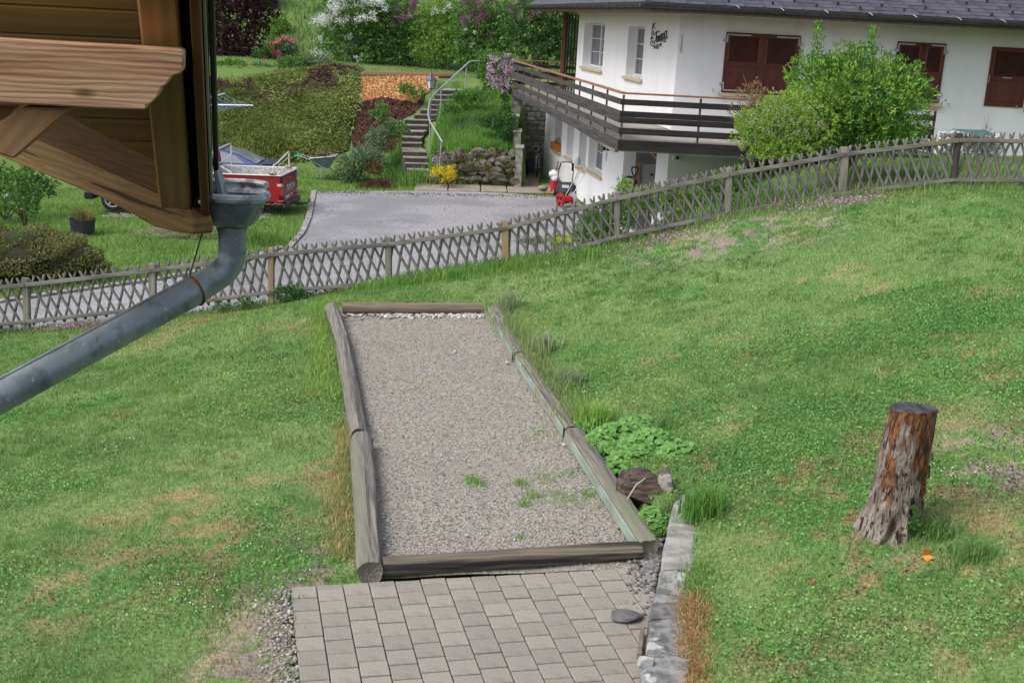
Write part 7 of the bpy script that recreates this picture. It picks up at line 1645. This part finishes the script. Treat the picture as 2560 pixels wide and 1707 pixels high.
mw_plank = wood('eave_plank_wood', (-.62, .78, 0), (.12, .066, .024), (.08, .04, .014), (.065, .033, .013), 13, 'Z', 14)
mw_barge = wood('barge_wood', (.17, -.72, .66), (.19, .09, .045), (.13, .06, .03), (.10, .05, .028), 12, 'Z', 3)
m_zinc = M('zinc_sheet', (.33, .37, .385), (.25, .285, .30), 7, .42, metal=.55, spec=.5, c3=(.16, .175, .185), s3=3, t3=(.52, .7))
for m_, k_ in ((mw_purlin, 6.5), (mw_sof, 4), (mw_rafter, 4), (mw_fas, 4), (mw_brace, 5), (mw_plank, 3)): knots(m_, k_, .125)
roofc = thing('chalet_roof_corner', 'wooden eave corner of the near chalet roof with carved purlin', 'roof', at(300, 300, Y=3.4))
# roof plane falls away from the viewer; the house stands square to the paving
TH = math.radians(13.5); E1 = np.array([math.cos(TH), math.sin(TH), 0]); E2 = np.array([-math.sin(TH), math.cos(TH), 0]); RS = math.radians(41)
RT1 = at(436, 470, Y=3.74)
rd = E2 * math.cos(RS) - np.array([0, 0, math.sin(RS)]); rn = E2 * math.sin(RS) + np.array([0, 0, math.cos(RS)])
def rf(x, y, off): return onplane(x, y, RT1 + rn * (.055 - off), rn)
def roofpt(x, y): return rf(x, y, 0)
def line(p, c): return p + E1 * (c - p @ E1)                # same place on the slope, moved along the eave
# soffit boards (each its own piece), running along the purlin; cut off along the slanting eave plank
ed = [-130, -45, 25, 95, 165, 235, 297, 352, 400, 445]
cr = rf(468, 250, 0) @ E1
K0, K1 = rf(150, 283, 0), rf(398, 412, 0); kn = unit(np.cross(rn, K1 - K0)); kn = kn if kn @ (rf(300, 100, 0) - K0) > 0 else -kn
def clip(P):
    out = []
    for i in range(len(P)):
        p, q = P[i], P[(i + 1) % len(P)]; a, c = (p - K0) @ kn, (q - K0) @ kn
        if a >= 0: out.append(p)
        if a * c < 0: out.append(p + (q - p) * (a / (a - c)))
    return out
for i in range(len(ed) - 1):
    a = roofpt(250, ed[i]) + rd * .004; c = roofpt(250, ed[i + 1]) - rd * .004
    P = clip([line(a, -3.2), line(a, cr), line(c, cr), line(c, -3.2)])
    if len(P) > 2: q = B(); q.prism(P, rn * .022); q.out('soffit_board', mw_sof, roofc, bevel=.003)
a = roofpt(300, -160); c = roofpt(300, 452); ce = rf(512, 250, 0) @ E1
q = B(); q.prism([p + rn * .03 for p in clip([line(a, -3.2), line(a, ce), line(c, ce), line(c, -3.2)])], rn * .06); q.out('roof_deck', m_slate_base, roofc)
# rafter with a cut foot
cL, cR = rf(378, 330, .11) @ E1, rf(466, 330, .11) @ E1
t0 = rf(400, -160, 0); t1 = rf(440, 440, 0)
S = [t0, t1, t1 + rd * .05 - rn * .07, t1 + rd * .02 - rn * .11, t0 - rn * .11]
q = B(); q.prism([line(p, cL) for p in S], E1 * (cR - cL)); q.out('rafter', mw_rafter, roofc, bevel=.006)
# dark strip painting the shade of the gap, barge board, sheet metal edge
cg = rf(490, 250, .05) @ E1
q = B(); q.prism([line(p, cR + .004) for p in (t0 + rn * .025, t1 + rd * .1 + rn * .025, t1 + rd * .1 - rn * .02, t0 - rn * .02)], E1 * (cg - cR)); q.out('gap_shade_strip', M('gap_shade', (.03, .022, .018), None), roofc)
bt0, bt1 = t0 + rn * .06, t1 + rd * .13 + rn * .06
q = B(); q.prism([line(p, cg) for p in (bt0, bt1, bt1 - rn * .19, bt0 - rn * .19)], E1 * .026); q.out('barge_board', mw_barge, roofc, bevel=.003)
q = B(); q.prism([line(p, cg + .030) for p in (bt0 + rn * .05, bt1 + rn * .05 - rd * .05, bt1 - rn * .13 - rd * .05, bt0 - rn * .13)], E1 * .006); q.out('metal_edge', m_zinc, roofc)
q = B(); q.prism([line(p, cg + .040) for p in (bt0 + rn * .06, bt1 + rn * .06 - rd * .20, bt1 - rn * .06 - rd * .16, bt0 - rn * .06)], E1 * .016); q.out('black_seal', M('black_rubber', (.012, .012, .013), None, rough=.5), roofc, bevel=.004)
# zinc spout guiding the gutter water into the hopper
hpY = 3.86
q = B(); sp0 = [at(527, 385, Y=hpY), at(537, 400, Y=hpY), at(566, 505, Y=hpY), at(544, 505, Y=hpY)]
q.prism(sp0, (0, .05, 0)); q.out('spout', m_zinc, roofc, bevel=.004)
# purlin with carved end
pq = at(300, 200, Y=2.98); def_pt = lambda x, y: onplane(x, y, pq, E2)
outl = [(-420, 75), (455, 124), (460, 131), (458, 180), (448, 186), (436, 190), (424, 200), (417, 212), (408, 217), (403, 222), (398, 236), (388, 250), (374, 262), (366, 265), (365, 275), (300, 273), (-420, 238)]
q = B(); q.prism([def_pt(*p) for p in outl], E2 * .15); q.out('purlin', mw_purlin, roofc, bevel=.005)
# brace from the wall up to the purlin
q = B(); q.prism([onplane(*p, pq + E2 * .03, E2) for p in ((58, 268), (182, 270), (34, 398), (-30, 376), (-330, 620), (-420, 560))], E2 * .10); q.out('brace', mw_brace, roofc, bevel=.005)
q = B(); q.prism([onplane(*p, pq + E2 * .14, E2) for p in ((-80, 262), (42, 268), (-20, 330), (-220, 480), (-260, 420))], E2 * .08); q.out('brace', mw_brace, roofc, bevel=.005)
# slanting eave beam: lower edge runs back to the left
EA = at(482, 586, Y=3.70); zE = EA[2]
EB = at(-20, 381, z=zE + .02)
ev = EB - EA; eu = unit(ev); pn = np.array([eu[1], -eu[0], 0]); pn = pn / np.linalg.norm(pn); pn = pn if pn[1] < 0 else -pn
def onE(x, y, off=0.0): return onplane(x, y, EA + pn * off, np.array([pn[0], pn[1], 0]))
q = B(); q.prism([onE(482, 586), onE(482, 556), onE(470, 522), onE(80, 345), onE(-30, 302), onE(-30, 378), onE(0, 391), onE(250, 494), onE(330, 537), onE(380, 566), onE(440, 580)], -pn * .07); q.out('eave_beam', mw_fas, roofc, bevel=.006)
q = B(); q.prism([onE(470, 524, -.02), onE(452, 405, -.02), onE(398, 380, -.02), onE(165, 258, -.02), onE(-30, 160, -.02), onE(-30, 306, -.02), onE(80, 349, -.02)], -pn * .04); q.out('eave_plank', mw_plank, roofc, bevel=.004)
q = B(); q.prism([K0 + rn * .032 + (K0 - K1) * 2.2, K1 + rn * .032 + (K1 - K0) * .22, onE(470, 372, -.3), onE(398, 330, -.3), onE(165, 205, -.3), onE(-30, 105, -.3), onE(-200, 20, -.3)], (0, 0, .05)); q.out('sky_blocker_deck', m_slate_base, roofc)  # unseen cover added above the plank to keep sky light off it
q = B(); q.prism([at(484, 586, Y=3.735), at(486, 520, Y=3.735), at(513, 520, Y=3.735), at(513, 560, Y=3.735), at(500, 557, Y=3.735)], (0, .04, 0)); q.out('corner_block', M('dark_corner', (.05, .035, .025), None), roofc)

# ------------------------------------------------------------------ hopper and downpipe
m_pipe = bpy.data.materials.new('weathered_zinc'); m_pipe.use_nodes = True
nt = m_pipe.node_tree; N = nt.nodes; L = nt.links; bs = N['Principled BSDF']; bs.inputs['Metallic'].default_value = .35; bs.inputs['Roughness'].default_value = .45; bs.inputs['Specular IOR Level'].default_value = .5
tc = N.new('ShaderNodeTexCoord'); mp = N.new('ShaderNodeMapping'); L.new(tc.outputs['Object'], mp.inputs[0])
c0 = _mx(_mr(_nz(5), .35, .65), rgb(.20, .235, .25), rgb(.28, .32, .335))
c0 = _mx(_mr(_nz(14, 4), .50, .68), c0, rgb(.12, .135, .145))
c0 = _mx(_mr(_nz(60, 3), .66, .70), c0, rgb(.46, .47, .47))
c0 = _mx(_mr(_nz(9, 3), .70, .72), c0, rgb(.10, .06, .045))
L.new(c0, bs.inputs['Base Color'])
m_rim = M('limescale_zinc', (.44, .47, .50), (.20, .215, .235), 22, .5, metal=.2, c3=(.60, .60, .58), s3=14, t3=(.5, .56))
pipe = thing('zinc_downpipe', 'grey zinc downpipe with funnel hopper hanging from the eave corner', 'downpipe', at(600, 720, Y=3.8))
HY = 3.86; tz_ = at(588, 478, Y=HY); cxh = tz_[0]; r_h = (at(662, 480, Y=HY)[0] - at(516, 490, Y=HY)[0]) / 2; cxh = (at(662, 480, Y=HY)[0] + at(516, 490, Y=HY)[0]) / 2; ztop = at(588, 500, Y=HY - .09)[2]
hb_ = B(); K = 17; rows = []
zbot = at(570, 567, Y=HY)[2]
for j in range(9):                                        # half-bowl funnel: wide oval mouth narrowing to the pipe
    t = j / 8; z = ztop - (ztop - zbot) * t; f = math.sqrt(max(0, 1 - t ** 1.9)); rx = .045 + (r_h - .045) * f; ry = .045 + (.085 - .045) * f
    xo = -(.012) * t
    rows.append([(cxh + xo + rx * (abs(math.cos(a)) ** .75) * (1 if math.cos(a) > 0 else -1), HY + ry * (abs(math.sin(a)) ** .6) * (1 if math.sin(a) > 0 else -1), z) for a in np.linspace(0, 2 * math.pi, 33)[:-1]])
hb_.add([p for r in rows for p in r], [(j * 32 + k, j * 32 + (k + 1) % 32, (j + 1) * 32 + (k + 1) % 32, (j + 1) * 32 + k) for j in range(8) for k in range(32)])
hop = hb_.out('hopper', m_pipe, pipe, smooth=True)
sol = hop.modifiers.new('wall', 'SOLIDIFY'); sol.thickness = .004
hb2 = B(); hb2.tube([np.array(p) for p in rows[0]] + [np.array(rows[0][0])], .015, 8, cap=False); hb2.out('rolled_rim', m_rim, hop, smooth=True)
bk2 = B(); back = [p for p in rows[0] if p[1] > HY + .02]; back = sorted(back, key=lambda p: p[0])
bk2.add(back + [(p[0], p[1] + .004, p[2] + .032) for p in back], [(k, k + 1, len(back) + k + 1, len(back) + k) for k in range(len(back) - 1)]); o = bk2.out('back_plate', m_rim, hop); so_ = o.modifiers.new('wall', 'SOLIDIFY'); so_.thickness = .004
bk2 = B(); bk2.tube([(p[0], p[1], p[2] + .034) for p in back], .010, 8); bk2.out('rolled_edge', m_rim, hop, smooth=True)
pr_ = .0455
P0 = np.array([cxh - .012, HY, zbot + .015]); P1 = at(575, 640, Y=HY); P1[0] = P0[0]
e2 = at(505, 716, Y=3.80); e3 = at(0, 990, Y=3.26); e4 = e3 + (e3 - e2) * .5
elb = at(574, 657, Y=HY)
path = arc([P0, np.array([P0[0], HY, elb[2] - .01]), e2, e2 + (e3 - e2) * .05], .145, 9)
B().tube(path, pr_, 24).out('elbow', m_pipe, pipe, smooth=True)
B().tube([P0 + [0, 0, -.0], P0 + [0, 0, -.025]], pr_ + .004, 24).out('collar', m_pipe, pipe, smooth=True)
B().tube([e2 + (e3 - e2) * .02, e3, e4], pr_ + .003, 24).out('pipe', m_pipe, pipe, smooth=True)
dd = unit(e3 - e2); upv = np.cross(np.cross(dd, [0, 0, 1.0]), dd); upv = unit(upv); 
B().beam(e2 + upv * (pr_ + .003) + (e3 - e2) * .04, e4 + upv * (pr_ + .003), .012, .006, tuple(upv)).out('seam', m_zinc, pipe)
c = e2 + (e3 - e2) * .045
B().tube([c + (pr_ + .006) * (upv * math.cos(a) + np.cross(dd, upv) * math.sin(a)) for a in np.linspace(0, 2 * math.pi, 25)], .0028, 6, cap=False).out('wire_loop', M('rust', (.14, .06, .035), None, rough=.8), pipe)
B().tube([c + upv * (pr_ + .006), at(512, 560, Y=3.80)], .0025, 5).out('hanger_wire', m_iron, pipe)
# rust streak under the loop
q = B(); pts = []
for k in range(9):
    a = -.1 + k * .19; w_ = .011 * (1 - k / 10); pts.append((a, w_))
fn = lambda a, s: c + (pr_ + .0045) * (upv * math.cos(a) + (-np.cross(dd, upv) if np.cross(dd, upv)[1] > 0 else np.cross(dd, upv)) * math.sin(a)) + dd * s
vs = [fn(a, s * w) for a, w in pts for s in (-1, 1)]; q.add(vs, [(2 * k, 2 * k + 1, 2 * k + 3, 2 * k + 2) for k in range(8)]); o = q.out('rust_streak', M('rust_stain', (.20, .075, .04), (.32, .17, .06), 30, .8), pipe)
n = 40; Q = np.array([[cxh + .06 + RNG.normal(0, .03), HY + RNG.normal(0, .03), ztop - .03] for _ in range(n)]); V, F = leaf_quads(Q, RNG.normal(size=(n, 3)) * [1, 1, .3], .03, .012, .2); o = np_mesh('leaf_litter', V, F, M('dead_red_leaf', (.22, .07, .04), None)); props(o, 'dead leaves lying in the hopper', 'leaves', kind='stuff')
